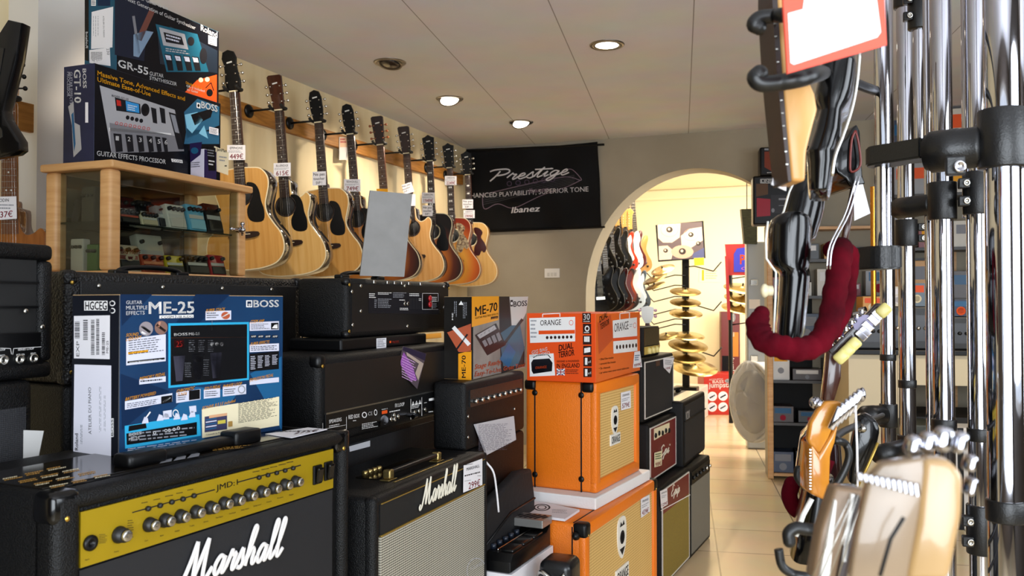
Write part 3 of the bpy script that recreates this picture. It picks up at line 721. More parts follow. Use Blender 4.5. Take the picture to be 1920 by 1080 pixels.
# ---------------------------------------------------------------- 5 beech and glass display cabinet
CB, CT = 1.335, 1.712
P = at(205, 510, 2.75); P.z = CB; sp = Spot(P, 1575); w_, d_ = sp.w(462), sp.s_(82)
print('glass cabinet', w_, d_, sp.P)
t = thing('display_cabinet', 'beech-framed glass display cabinet full of effects pedals', 'display cabinet', sp.M)
h_ = CT-CB; pw = .05
GC = sp
for x, y, g in ((0, 0, 0), (w_-pw, 0, 0), (0, d_-pw, 0), (w_-pw, d_-pw, 0)):
    obj('corner_post', box(BM(), (x, y, .02), (x+pw, y+pw, h_-.025), .012, 3), BEECH, t, smooth=40)
obj('top_board', box(BM(), (-.012, -.02, h_-.026), (w_+.015, d_+.01, h_), .006, 2), BEECH, t)
obj('bottom_board', box(BM(), (0, 0, 0), (w_, d_, .02), .004, 2), BEECH, t)
GL = glass('cabinet_glass', '#e8ece8', .0)
m2 = (w_)/2
obj('glass_shelf', box(BM(), (.02, .03, .178), (w_-.02, d_-.03, .184)), glass('shelf_glass', '#8fa096', .05), t)
obj('glass_door', box(BM(), (pw, .004, .022), (m2-.002, .009, h_-.028)), GL, t)
dr = obj('glass_door', box(BM(), (m2+.002, .004, .022), (w_-pw+.01, .009, h_-.028)), GL, t)
obj('side_glass', box(BM(), (.02, pw, .022), (.026, d_-pw, h_-.028)), GL, t)
obj('mirror_back', box(BM(), (pw, d_-.02, .022), (w_-pw, d_-.015, h_-.028)), mat('mirror', '#8d857a', .06, 1), t)
b = BM(); c = Vector((w_-.045, -.012, .2)); cyl(b, c, c+Vector((0, .02, 0)), .012); cyl(b, c+Vector((-.06, 0, .0)), c, .005); cyl(b, c+Vector((0, -.004, -.022)), c+Vector((0, -.004, .022)), .005)
ball(b, c+Vector((0, -.006, 0)), .011); ball(b, c+Vector((0, -.004, .024)), .009); ball(b, c+Vector((-.06, 0, 0)), .008)
obj('cam_lock', b, CHROME, dr, smooth=True)
# support hidden behind the nearer amplifiers
b0 = Spot(Vector((sp.P.x, sp.P.y, 0)), 1575)
stack_base('speaker_cabinet', 'tall black speaker cabinet underneath the glass display cabinet', 'speaker cabinet', b0, w_, d_, CB)
# pedals
def cpx(x, y, dy): return WM[GCt].inverted() @ on_plane(200+x/4.907, 300+y/4.907, GC.W(0, dy, 0), GC.v)
GCt = t
def pedal(x0, x1, ytop, shelf, dy, col, label, knobs=3, sw=None, cat='effects pedal', face=None, metal=0, tilt=0, ln=.09):
    z0 = .0205 if shelf == 0 else .1845
    a = cpx(x0, ytop, dy); c = cpx(x1, ytop, dy); hh = (a.z+c.z)/2-z0; wd = c.x-a.x
    hh = min(max(hh, .03), .152); cx = min(max((a.x+c.x)/2, wd/2+.03), w_-.03-wd/2)
    M = WM[GCt] @ Matrix.Translation((cx, dy, z0)) @ Matrix.Rotation(tilt, 4, 'Z')
    p = thing('effects_pedal', label, cat, M, 'effects pedals in the display cabinet')
    m = mat('pedal_'+col.strip('#'), col, .35, metal)
    hw = wd/2; T = Matrix.Rotation(rad(-14), 4, 'X'); th = min(ln*.45, .035)
    obj('housing', box(BM(), (-hw, 0, 0), (hw, th, hh), .004, 2, M=T), m, p, smooth=40)
    obj('treadle', box(BM(), (-hw*.84, -.006, hh*.06), (hw*.84, .001, hh*.42), .002, M=T), mat('pedal_'+(sw or '#1a1a1a').strip('#'), sw or '#1a1a1a', .5), p)
    obj('face_plate', box(BM(), (-hw*.84, -.0012, hh*.46), (hw*.84, .001, hh*.60), 0, M=T), mat('pedal_'+(face or '#c8c4bc').strip('#'), face or '#c8c4bc', .4), p)
    for k in range(knobs):
        x = -hw*.72+hw*1.44*(k/(knobs-1) if knobs > 1 else .5)
        b = BM(); lathe(b, [(min(.008, hw*.22), 0), (min(.007, hw*.2), .012), (0, .012)], (x, 0, hh*.80), (0, -1, 0), 12); bmesh.ops.transform(b, matrix=T, verts=b.verts); obj('control_knob', b, KNOB, p, smooth='keep')
    return p
pedal(120, 300, 330, 1, .15, '#4a1015', 'dark red effects pedal at the back left of the upper glass shelf', 3)
pedal(128, 318, 450, 1, .05, '#1b1112', 'black effects pedal with red and yellow face at the front left of the shelf', 4, face='#b8452a')
pedal(330, 462, 362, 1, .14, '#141416', 'black effects pedal behind the beige one on the upper shelf', 4)
pedal(330, 482, 480, 1, .05, '#d8c8a4', 'beige effects pedal with small knobs on the upper shelf', 5, sw='#c9b994')
pedal(488, 552, 408, 1, .07, '#8d8f90', 'grey effects pedal standing on end beside the white pedal', 1)
pedal(582, 748, 400, 1, .05, '#ded6c8', 'white four-knob effects pedal on the upper glass shelf', 4, sw='#cfc7ba')
pedal(772, 928, 400, 1, .05, '#5fb0cf', 'light blue four-knob effects pedal on the upper glass shelf', 4, sw='#8fcbe0')
pedal(942, 1085, 392, 1, .06, '#101013', 'black effects pedal right of the light blue one', 2)
pedal(340, 572, 640, 0, .16, '#d9d0bc', 'cream double switch pedal at the back of the lower shelf', 2, sw='#e6dfcc')
pedal(122, 328, 770, 0, .04, '#b9a68c', 'large beige fuzz pedal with red lettering in the lower left', 3, face='#8a3a2c')
pedal(342, 548, 862, 0, .04, '#a8401f', 'orange red effects pedal in the lower row', 3, face='#d07a48', sw='#7c2a1c')
pedal(562, 726, 872, 0, .04, '#c9b21c', 'yellow and black effects pedal in the lower row', 2, sw='#1d1a10')
pedal(752, 958, 866, 0, .04, '#111113', 'black knob-covered effects pedal in the lower row beside the red one', 4)
pedal(970, 1108, 866, 0, .04, '#b01a22', 'bright red effects pedal in the lower right of the cabinet', 2)
def side_pedal(px0, px1, py, shelf, col, label):
    a = WM[GCt].inverted() @ on_plane(px0, py, GC.W(.045, 0, 0), GC.u); c = WM[GCt].inverted() @ on_plane(px1, py, GC.W(.045, 0, 0), GC.u)
    z0 = .0205 if shelf == 0 else .1845; y = min((a.y+c.y)/2, d_-.09); wd = min(abs(a.y-c.y), .06)
    p = thing('effects_pedal', label, 'effects pedal', WM[GCt] @ Matrix.Translation((.05, y, z0)), 'effects pedals in the display cabinet')
    hh = min(a.z-z0, .15); m = mat('pedal_'+col.strip('#'), col, .35)
    obj('housing', box(BM(), (0, -wd/2, 0), (.03, wd/2, hh), .004, 2), m, p)
    for k in (-1, 0, 1): obj('control_knob', lathe(BM(), [(.006, 0), (.0055, .008), (0, .008)], (0, k*wd*.3, hh*.75), (-1, 0, 0), 12), KNOB, p, smooth='keep')
side_pedal(126, 150, 448, 0, '#cfc6bb', 'grey boxed effects pedal behind the side glass, lower shelf')
side_pedal(160, 180, 458, 0, '#3d6a2a', 'green effects pedal behind the side glass, lower shelf')
side_pedal(150, 175, 350, 1, '#2a2420', 'dark effects pedal behind the side glass, upper shelf')
# Big fuzz lettering
A = Art(GCt, GC.W(0, .039, 0), GC.v, (200, 300, 4.907)); R_ = mat('muff_red', '#7c2018', .5)
A.text('BIG MUFF', 132, 860, 312, 870, 42, R_, .05); A.up(); A.ell(218, 895, 46, 34, mat('pedal_b9a68c', '#b9a68c')); A.up(); A.text('π', 196, 915, 240, 916, 34, R_, .05); 
# (lettering belongs to the beige pedal)
for o in list(COL.objects):
    if o.name.startswith('effects_pedal') and 'large beige fuzz' in o.get('label', ''): A.parent = o
A.done('lettering')

# ---------------------------------------------------------------- 6 cartons stacked on the cabinet
def carton(name, label, sp, w_, d_, h_, front, side, cat='box', top=None):
    t = thing(name, label, cat, sp.M); bx = BM(); box(bx, (0, 0, 0), (w_, d_, h_), .001, 1); cb = obj('carton', bx, [front, side, top or side], t)
    for p in cb.data.polygons:
        if p.normal.x < -.5: p.material_index = 1
        if abs(p.normal.z) > .5: p.material_index = 2
    return t
GY = GC.s_(172); sp = Spot(GC.W(.004, GY, CT-CB+.001), 1575); w_, d_, h_ = sp.w(413), sp.s_(118), sp.top(172, 118)
print('GT10', w_, d_, h_)
BLK = mat('box_black', '#0d0e14', .25); NVY = mat('box_navy', '#20264a', .3, var=(4, '#12142a'))
t = carton('effects_box', 'navy and black effects processor box directly on the glass cabinet, lower of two', sp, w_, d_, h_, BLK, NVY)
A = Art(t, sp.P, sp.v, (0, 0, 2)); SIL = mat('silver_print', '#a9a8ac', .35); SIL2 = mat('silver_dark_print', '#7c7b80', .35); BP = mat('blue_photo', '#1e5c7e', .4); BP2 = mat('blue_photo_light', '#7fc0dc', .4); ORP = mat('orange_print', '#e2551c', .4)
A.poly([(690, 420), (740, 370), (822, 400), (822, 470), (700, 520)], BP); A.poly([(700, 480), (822, 500), (822, 540), (690, 540)], BP)
A.up(); A.poly([(692, 430), (740, 420), (760, 450), (720, 500), (700, 480)], BP2); A.poly([(745, 500), (765, 470), (780, 520)], BP2); A.poly([(715, 430), (800, 405), (790, 440), (730, 470)], BLK)
A.poly([(373, 320), (655, 412), (690, 567), (418, 574)], SIL); A.up()
A.poly([(410, 460), (665, 512), (690, 567), (418, 574)], SIL2); A.poly([(408, 478), (640, 500), (642, 506), (410, 492)], WHITE)
A.poly([(430, 365), (525, 390), (528, 428), (436, 415)], INK); A.up(); A.poly([(470, 378), (520, 391), (522, 424), (474, 416)], mat('lcd_blue', '#2f8fd0', .3)); A.poly([(436, 374), (452, 378), (454, 398), (438, 396)], mat('led_red', '#c22018', .3)); A.up(); A.small(478, 392, 516, 415, 3, WHITE, 8, .4, 3)
A.ell(544, 412, 16, 24, INK); A.ell(544, 412, 10, 16, mat('dark_print', '#0b0b0e'))
for i in range(4): A.ell(478+i*17, 441+i*4, 7, 8, INK)
for x0 in (565, 597): A.poly([(x0, 402), (x0+20, 408), (x0+24, 464), (x0+8, 460)], INK)
A.poly([(632, 420), (660, 428), (690, 560), (668, 560)], INK); A.up(); A.poly([(638, 428), (656, 433), (672, 500), (656, 496)], GREY)
for i, x0 in enumerate((424, 468, 510, 548, 580, 606)):
    y0 = 500+i*3; q = 30-i*2.6; A.poly([(x0, y0), (x0+q, y0+3), (x0+q+6, 568), (x0+10, 571)], INK); A.up(); A.text(str(i+1), x0+10, y0+26, x0+20, y0+27, 16, WHITE, .03)
for i in range(8): A.ring(436+i*17, 462+i*3, 6, 6, .3, mat('led_red', '#c22018'), 10)
A.text('BOSS', 418, 362, 448, 368, 7, INK, .02); A.text('GT-10', 452, 370, 480, 376, 7, INK, .02)
A.text('Massive Tone, Advanced Effects and', 364, 282, 692, 378, 17, YEL, .05); A.text('Ultimate Ease-of-Use', 364, 305, 563, 361, 17, YEL, .05)
A.text('BOSS', 754, 404, 814, 420, 24, WHITE, .05); A.rect(736, 384, 750, 404, WHITE, 4); A.rect(783, 475, 818, 500, PAPER, 8); A.up(); A.small(786, 480, 815, 500, 4, INK, 6, .4, 4); A.ell(743, 396, 4, 6, BLK)
A.text('GUITAR EFFECTS PROCESSOR', 362, 583, 620, 615, 18, WHITE, .03); A.poly([(640, 595), (682, 600), (684, 612), (643, 607)], WHITE); A.up(); A.text('COSM', 646, 606, 680, 611, 9, INK, .03)
A.done('printed_front')
A = Art(t, sp.P, sp.u, (0, 0, 2))
A.text('GT-10', 278, 262, 280, 385, 24, WHITE, .06, up=(24, 0)); A.text('BOSS', 310, 258, 312, 330, 12, WHITE, .05, up=(13, 0)); A.text('GUITAR EFFECTS', 262, 270, 262, 390, 9, LG, .03, up=(10, 0)); A.text('PROCESSOR', 252, 270, 252, 362, 9, LG, .03, up=(10, 0)); A.rect(320, 384, 331, 460, PAPER)
A.poly([(256, 400), (276, 380), (280, 460), (300, 470), (306, 560), (276, 590), (270, 470)], SIL); A.up(); A.poly([(268, 430), (276, 420), (284, 540), (278, 570)], LB); A.done('printed_side')
zt = CT+.002+h_
q = Spot(GC.W(.004, GY+.012, 0), 1575); q = q.P+q.u*q.w(215); q.z = zt; sp = Spot(q, 1575); w_, d_ = sp.w(410), sp.s_(158); h_ = .34
h_ = (WM[t].inverted() @ on_plane(410, 60, sp.P, sp.v)).z-(zt-CT-.001)
print('GR55', w_, d_, h_)
t = carton('effects_box', 'black guitar synthesizer box, topmost of the two on the glass cabinet', sp, w_, d_, h_, BLK, mat('box_teal', '#1c5068', .3))
A = Art(t, sp.P, sp.v, (0, 0, 2)); TEAL = mat('teal_print', '#1d5a70', .35)
A.poly([(430, 0), (560, 0), (540, 230), (430, 205)], mat('dusk_print', '#1b2030', .4)); A.poly([(590, 120), (640, 100), (815, 190), (815, 275), (600, 240)], mat('dusk2', '#14202e', .4)); A.up()
A.poly([(500, 130), (545, 115), (575, 120), (520, 215), (500, 210)], mat('guitar_print', '#7a90a8', .4)); A.line([(520, 150), (570, 40)], 22, mat('arm_print', '#6e4238', .5)); A.line([(500, 60), (520, 200)], 10, SIL2)
A.poly([(583, 90), (740, 128), (782, 270), (624, 270)], TEAL); A.up(); A.poly([(596, 102), (692, 128), (706, 186), (612, 170)], SIL); A.up(); A.poly([(612, 120), (680, 138), (690, 170), (622, 158)], INK); A.up(); A.small(622, 128, 680, 152, 2, LG, 16, .5, 4)
A.ell(715, 155, 13, 17, INK); A.ell(762, 210, 14, 30, INK)
for i, x0 in enumerate((616, 652, 686, 718)): A.poly([(x0, 202+i*3), (x0+26, 206+i*3), (x0+34, 265), (x0+14, 265)], INK); A.up(); A.poly([(x0+2, 206+i*3), (x0+22, 209+i*3), (x0+26, 226+i*3), (x0+8, 224+i*3)], LG); A.text('CTL', x0+4, 222, x0+20, 225, 6, INK)
A.small(620, 180, 720, 196, 2, SIL, 14, .5, 6)
A.text('GR-55', 442, 250, 554, 282, 28, WHITE, .05); A.text('GUITAR', 560, 282, 612, 292, 14, WHITE, .03); A.text('SYNTHESIZER', 560, 298, 662, 322, 13, WHITE, .03)
A.text('Take Your Guitar to the', 470, -22, 628, 38, 15, WHITE, .03); A.text('Next Generation of Guitar Synthesizer', 470, 0, 732, 112, 15, WHITE, .03)
A.text('Roland', 752, 114, 814, 142, 22, WHITE, .04); A.poly([(780, 132), (812, 142), (812, 174), (780, 164)], PAPER); A.up(); A.small(784, 142, 808, 168, 3, INK, 8, .5, 8)
A.poly([(686, 352), (738, 300), (812, 280), (812, 384), (690, 350)], ORP); A.up()
A.text('Divided Pickup', 696, 314, 756, 336, 9, YEL, .03); A.text('GK-3 Included', 698, 326, 766, 346, 9, WHITE, .03); A.text('for Guitar', 700, 340, 742, 350, 9, WHITE, .03)
A.ell(785, 348, 12, 14, BLK); A.line([(770, 330), (790, 310), (800, 340)], 3, BLK); A.ell(752, 300, 9, 9, CREAM); A.ell(776, 298, 9, 9, CREAM)
A.done('printed_front')
A = Art(t, sp.P, sp.u, (0, 0, 2))
A.poly([(318, -4), (333, 0), (333, 230), (318, 225)], BLK); A.poly([(342, 0), (360, 0), (360, 22), (342, 22)], WHITE); A.poly([(344, 45), (425, 25), (422, 178), (342, 184)], PAPER); A.poly([(335, 188), (412, 178), (415, 248), (336, 236)], PAPER); A.rect(366, 0, 414, 22, DB); A.up()
A.text('Roland', 322, 180, 322, 120, 8, WHITE, .04, up=(8, 0)); A.text('ATELIER DU PIANO', 386, 60, 388, 140, 5, INK, up=(5, 0)); A.small(350, 60, 376, 150, 3, GREY, 0, .2, 5, True); A.small(342, 195, 385, 232, 12, INK, 0, .5, 6, True); A.text('230', 400, 182, 402, 206, 10, INK, up=(9, 0)); A.small(344, 3, 358, 20, 3, NVY, 0, .5, 7)
A.done('printed_side')
# small boxes at the cabinet's right corner
q = GC.P+GC.v*.006; q = q+GC.u*reach(q, GC.u, 381); q.z = CT+.001; sp = Spot(q, 1575)
VIO = mat('violet_print', '#2a1f4a', .3)
t = carton('pedal_box', 'small violet pedal box on the right end of the glass cabinet', sp, sp.w(406), min(sp.s_(356), GY-.012), .11, VIO, mat('white_violet', '#d9d4e4', .4))
A = Art(t, sp.P, sp.v, (0, 0, 2)); A.poly([(775, 548), (808, 555), (808, 640), (782, 640)], DK); A.up(); A.small(782, 600, 806, 625, 2, WHITE, 4, .4, 3); A.small(778, 560, 804, 590, 3, GREY, 4, .4, 4); A.done('printed_front')
A = Art(t, sp.P, sp.u, (0, 0, 2)); A.poly([(712, 538), (758, 532), (752, 580), (714, 610)], VIO); A.up(); A.ell(730, 565, 14, 12, BP); A.small(716, 610, 752, 632, 3, INK, -3, .4, 4); A.done('printed_side')
sp = Spot(GC.W(0, .02, CT-CB), 1575)
def jm(A): A.text('JamMan', 812, 565, 850, 572, 12, INK, .04); A.small(822, 585, 852, 610, 2, GREY, 4, .4, 3); A.rect(842, 620, 850, 624, INK)
card('leaflet', 'cream leaflet leaning on the violet pedal box', [(806, 548), (858, 572), (856, 657), (814, 642)], plane=(sp.P, sp.v-Vector((0, 0, .0))), m=CREAM, cs=(0, 0, 2), art=jm, cat='leaflet', th=.004)

# ---------------------------------------------------------------- 7 middle stack of heads
sp = spot(597, 840, 1600, d=1.98); w_, h_ = sp.w(858), sp.top(597, 668); GTOP = sp.P.z+h_
print('G', w_, h_, sp.P)
t = thing('amplifier', 'black amplifier head with white-lettered connector strip along its lower edge', 'amplifier', sp.M); D_ = .20
carcass(t, w_, D_, h_, TOLEX, .014)
obj('rear_board', box(BM(), (.02, -.004, .075), (w_-.03, .002, h_-.02)), mat('brown_black', '#0b0807', .45), t)
obj('connector_strip', box(BM(), (.02, -.006, .028), (w_-.03, .002, .075), .001), mat('strip_black', '#0a0a0b', .3), t)
obj('strip_trim', box(BM(), (.02, -.008, .075), (w_-.03, .0, .079)), NICKEL, t)
A = Art(t, sp.W(0, -.006, 0), sp.v, (540, 500, 3))
A.text('SPEAKERS', 230, 882, 300, 868, 20, WHITE, .0); A.text('RED BOX', 340, 858, 402, 848, 22, WHITE, .0); A.text('CE', 450, 838, 474, 834, 20, WHITE, .03); A.text('FX LOOP', 602, 792, 654, 782, 20, WHITE)
A.ring(429, 834, 14, 17, .3, WHITE); A.ring(492, 820, 9, 17, .3, WHITE); A.small(365, 865, 390, 872, 1, WHITE, -3, .6, 2); A.small(415, 885, 505, 920, 4, WHITE, -16, .35, 3)
A.poly([(520, 800), (565, 790), (565, 890), (520, 900)], mat('dark_print', '#0b0b0e')); A.ell(542, 862, 22, 26, GREY); A.rect(527, 812, 558, 830, ORP, -6); A.text('WARNING', 526, 808, 560, 801, 7, WHITE)
A.line([(328, 845), (328, 920)], 2, WHITE); A.line([(690, 745), (690, 860)], 2, WHITE); A.line([(752, 735), (752, 840)], 2, WHITE); A.line([(823, 722), (823, 815)], 2, WHITE); A.line([(195, 880), (195, 915), (325, 890)], 1.6, WHITE)
for i in range(3): A.poly([(694+i*19, 783-i*4), (703+i*19, 757-i*4), (712+i*19, 779-i*4)], WHITE)
A.small(694, 788, 750, 804, 2, WHITE, -12, .4, 5); A.rect(792, 742, 820, 756, WHITE, -5); A.small(826, 728, 900, 755, 3, GREY, -16, .45, 6); A.small(790, 815, 818, 825, 1, WHITE, -4, .5, 7); A.small(764, 765, 782, 770, 1, WHITE, -3, .6, 7)
A.small(230, 895, 300, 915, 2, WHITE, -14, .4, 9); A.small(570, 815, 640, 825, 1, WHITE, -14, .5, 9); A.up()
for i in range(3): A.rect(701+i*19, 765-i*4, 704+i*19, 774-i*4, INK)
A.done('strip_print')
def gp(x, y, yy=-.006):
    c = WM[t].inverted() @ on_plane(540+x/3, 500+y/3, sp.W(0, yy, 0), sp.v); return c
for x, y in ((577, 858), (597, 858), (617, 842), (595, 835), (710, 820), (735, 812), (770, 803)): obj('jack', lathe(BM(), [(.0065, 0), (.0065, .003), (.0035, .004), (0, .001)], gp(x, y), (0, -1, 0), 14), NICKEL, t, smooth='keep')
c = gp(672, 832); obj('cable_plug', cyl(cyl(BM(), c, c+Vector((-.006, -.03, 0)), .007), c+Vector((-.006, -.03, 0)), c+Vector((-.035, -.036, 0)), .006), CHROME, t, smooth=40)
screws(t, [(.012, h_*.1), (.04, h_*.2), (w_-.012, h_*.5), (w_*.45, h_*.55)], -.001, PLASTIC)
GS = sp
caps(t, w_, D_, h_, ((0, 0, 1), (1, 0, 1)), PLASTIC, .03)
b0 = Spot(Vector((sp.P.x, sp.P.y, 0)), 1600)
b0 = Spot(b0.W(0, .13, 0), 1600); t = stack_base('speaker_cabinet', 'black speaker cabinet below the head with white-lettered connector strip', 'speaker cabinet', b0, w_+.25, .12, sp.P.z-.001)
recess_front(t, .03, w_+.22, .05, sp.P.z-.05, m=weave('dark_mesh', '#08080a', '#26262a', 700, .4))
card('price_card', 'blank white card on the dark cabinet under the head with lettered strip', [(655, 837), (694, 826), (694, 837), (656, 847)], plane=(b0.W(0, -.006, 0), b0.v), th=.001)
def ph(A):
    A.poly([(650, 450), (775, 490), (770, 530), (645, 470)], mat('photo_dark', '#1c1430', .4)); A.poly([(628, 545), (650, 480), (700, 560), (725, 640), (690, 640)], mat('photo_purple', '#8a4c9c', .4)); A.up()
    A.small(640, 500, 720, 630, 9, mat('photo_pink', '#c9a0cf', .4), 40, .3, 4); A.poly([(665, 480), (762, 545), (732, 640), (715, 600), (735, 545), (668, 500)], mat('photo_tan', '#a8968a', .4))
c0 = GS.W(0, -.012, 0)+GS.u*.45
card('postcard', 'purple stage-light picture card hanging in front of a black amplifier head', [(648, 447), (778, 490), (727, 688), (618, 575)], plane=(c0, GS.v+GS.u*.12), m=mat('photo_brown2', '#4c4048', .4), cs=(540, 500, 3), art=ph, cat='picture card')
# flat case between the heads
FZ = GTOP+.033
sp2 = spot(640, 660, 1600, d=2.16); sp2.P.z = GTOP+.001; sp2 = Spot(sp2.P, 1600)
t = thing('flat_case', 'flat black equipment case between the two middle amplifier heads', 'case', sp2.M)
obj('case_body', box(BM(), (0, 0, 0), (sp2.w(800), .16, .031), .005, 2), PLASTIC, t)
A = Art(t, sp2.P, sp2.v, (540, 500, 3)); A.rect(497, 404, 552, 462, PAPER, -4); A.rect(570, 418, 580, 430, ORP, -1); A.text('PROEL', 586, 432, 626, 428, 13, mat('proel_red', '#c03a2c', .4), .03); A.up(); A.small(502, 410, 548, 455, 6, INK, -3, .4, 3); A.done('label_print')
card('yellow_card', 'yellow card lying on an amplifier head beside the flat black case', [(722, 384), (862, 372), (864, 398), (730, 410)], z=GTOP+.003, cs=(540, 500, 3), m=YEL, cat='card')
sp = spot(650, 634, 1600, d=2.2); sp.P.z = FZ; sp = Spot(sp.P, 1600); w_, h_ = sp.w(843), sp.top(650, 521)
print('F', w_, h_)
t = thing('amplifier', 'small black amplifier head with red speaker jacks in front of the hanging guitars', 'amplifier', sp.M); D_ = .155
carcass(t, w_, D_, h_, TOLEX, .012); FW = w_
obj('rear_board', box(BM(), (.02, -.003, .015), (w_-.02, .002, h_-.015)), mat('brown_black', '#0b0807', .45), t)
A = Art(t, sp.W(0, -.003, 0), sp.v, (540, 500, 3)); A.rect(452, 145, 852, 262, INK, 5, 5); A.up()
A.rect(755, 150, 844, 240, mat('dark_print', '#0b0b0e'), 0); A.up()
for a in ((455, 150, 500, 180, 3), (505, 145, 585, 160, 2), (590, 145, 665, 178, 4), (505, 180, 585, 235, 6), (682, 150, 745, 170, 2), (628, 232, 692, 248, 2), (485, 185, 500, 235, 5), (735, 178, 750, 195, 2), (808, 170, 840, 200, 3), (625, 185, 670, 195, 1), (805, 205, 840, 235, 4)): A.small(*a, GREY if a[4] > 3 else WHITE, 1, .45, a[0])
for i in range(8): A.rect(684+i*9, 178, 687+i*9, 238, mat('slot', '#27272a', .4))
for x0, y0, x1, y1 in ((755, 150, 844, 240), (810, 195, 844, 240)): A.line([(x0, y0), (x1, y0+1), (x1, y1), (x0, y1), (x0, y0)], 1.6, WHITE)
A.done('panel_print')
def fp(x, y): return WM[t].inverted() @ on_plane(540+x/3, 500+y/3, sp.W(0, -.003, 0), sp.v)
for x, y in ((796, 178), (796, 212)): obj('speaker_jack', lathe(BM(), [(.009, 0), (.009, .004), (.005, .006), (0, .002)], fp(x, y), (0, -1, 0), 16), mat('jack_red', '#b02024', .35), t, smooth='keep')
for x, y in ((655, 208), (672, 208)): obj('jack', lathe(BM(), [(.006, 0), (.006, .003), (0, .001)], fp(x, y), (0, -1, 0), 14), NICKEL, t, smooth='keep')
screws(t, [((fp(x, y).x), fp(x, y).z) for x, y in ((358, 140), (408, 108), (655, 108), (875, 112), (408, 250), (362, 328), (670, 335), (875, 230), (895, 295))], -.004)
for x in (485, 560, 600, 640, 680, 745): c = fp(x, 90); obj('vent_bracket', box(BM(), (c.x-.006, -.006, h_-.012), (c.x+.006, .0, h_-.003), .001), NICKEL, t)
handle(t, w_*.14, w_*.45, .07, h_, .02, .018)
caps(t, w_, D_, h_, ((0, 0, 1), (1, 0, 1), (0, 0, 0), (1, 0, 0)), PLASTIC, .022)
# grey sheet standing on it
FT = FZ+h_
q = sp.W(0, .10, h_)
card('metal_sheet', 'blank grey sheet standing on the small amplifier head before the guitars', [(694, 357), (773, 364), (758, 519), (675, 517)], plane=(q, sp.v+sp.u*.9+Vector((0, 0, .0))), m=mat('grey_sheet', '#82807e', .5, .0, var=(20, '#7a7876')), th=.006, cat='panel')

# ---------------------------------------------------------------- 8 ME-70 carton and the stack below it
sp = spot(887, 712, 1504, d=2.55); w_, h_ = sp.w(986), sp.top(887, 556)
print('ME70', w_, h_, sp.P)
MT = sp.P.z
OY = mat('box_amber', '#e79a1c', .35); GP = mat('box_grey_photo', '#9a948e', .35, var=(5, '#6a645e'))
t = carton('effects_box', 'black and amber effects box left of the orange amplifier box', sp, w_, .095, h_, GP, mat('box_dark', '#15120f', .35), top=KRAFT)
A = Art(t, sp.P, sp.v, (540, 500, 3))
A.poly([(1033, 168), (1186, 166), (1184, 300), (1033, 340)], OY); A.poly([(1186, 168), (1245, 168), (1255, 330), (1330, 450), (1330, 560), (1200, 600), (1190, 400)], mat('hair_print', '#15181c', .4)); A.up()
A.poly([(1245, 170), (1350, 168), (1340, 260), (1300, 330), (1258, 330)], mat('bright_photo', '#c9c6c2', .4)); A.poly([(1186, 380), (1300, 300), (1330, 460), (1290, 560), (1210, 560)], mat('denim_print', '#3a5c70', .4)); A.up()
A.poly([(1050, 385), (1170, 318), (1225, 440), (1120, 500)], DK); A.up(); A.poly([(1062, 385), (1160, 328), (1172, 350), (1078, 405)], SIL)
for i in range(4): A.poly([(1090+i*26, 420-i*14), (1108+i*26, 410-i*14), (1124+i*26, 440-i*10), (1106+i*26, 452-i*10)], SIL2); A.ell(1085+i*22, 384-i*12, 5, 7, WHITE)
A.line([(1210, 440), (1318, 295)], 16, DK); A.poly([(1190, 520), (1240, 430), (1280, 480), (1240, 570)], LB)
A.text('ME-70', 1052, 278, 1176, 246, 50, INK, .05); A.text('GUITAR MULTIPLE EFFECTS', 1052, 295, 1182, 270, 11, INK, .03); A.rect(1140, 283, 1180, 296, INK, -6); A.text('BOSS', 1268, 226, 1343, 219, 30, INK, .05); A.rect(1250, 188, 1264, 224, INK, -1)
A.up(); A.ell(1257, 207, 5, 9, WHITE); A.text('COSM', 1144, 296, 1176, 290, 8, OY, .03)
RO = mat('red_orange_print', '#c8501e', .4)
A.text('Stage Ready,', 1048, 578, 1198, 545, 28, RO, .04, up=(5, -28)); A.text('Easy-To-Use, Great Tone!', 1048, 618, 1330, 562, 26, RO, .04, up=(5, -27))
A.done('printed_front')
A = Art(t, sp.P, sp.u, (540, 500, 3)); A.poly([(895, 370), (1030, 320), (1030, 480), (960, 480)], mat('photo_orange', '#b0512e')); A.poly([(958, 490), (1032, 470), (1032, 642), (958, 635)], OY); A.up()
A.text('ME-70', 1000, 625, 1000, 500, 20, INK, .05, up=(-22, 0)); A.line([(930, 340), (1020, 440)], 22, WHITE); A.line([(945, 470), (1010, 380)], 10, INK); A.small(935, 195, 955, 290, 2, GREY, 0, .4, 2, True); A.small(985, 200, 1010, 300, 3, GREY, 0, .4, 3, True); A.poly([(960, 215), (974, 192), (988, 215)], WHITE); A.text('ME-25'[:2], 930, 300, 930, 260, 8, WHITE, up=(-8, 0))
A.done('printed_side')
sp = spot(872, 712, 1600, d=2.46); sp.P.z = MT-.001
sp = Spot(Vector((sp.P.x, sp.P.y, MT-.20)), 1600); w_ = sp.w(984)
t = thing('amplifier', 'black amplifier head with glinting control strip under the amber effects box', 'amplifier', sp.M); carcass(t, w_, .105, .199, TOLEX, .012)
obj('control_strip', box(BM(), (.03, -.003, .125), (w_-.03, .002, .175)), mat('strip_metal', '#3c3c3e', .25, .8, bump=(200, .4)), t)
for k in range(9): obj('control_knob', lathe(BM(), [(.006, 0), (.0055, .01), (0, .01)], (.06+k*(w_-.12)/8, -.003, .14), (0, -1, 0), 12), NICKEL, t, smooth='keep')
screws(t, [(.02, .04), (.02, .1), (w_*.4, .05), (w_*.8, .08)], -.001)
b0 = Spot(Vector((sp.P.x, sp.P.y, 0)), 1600)
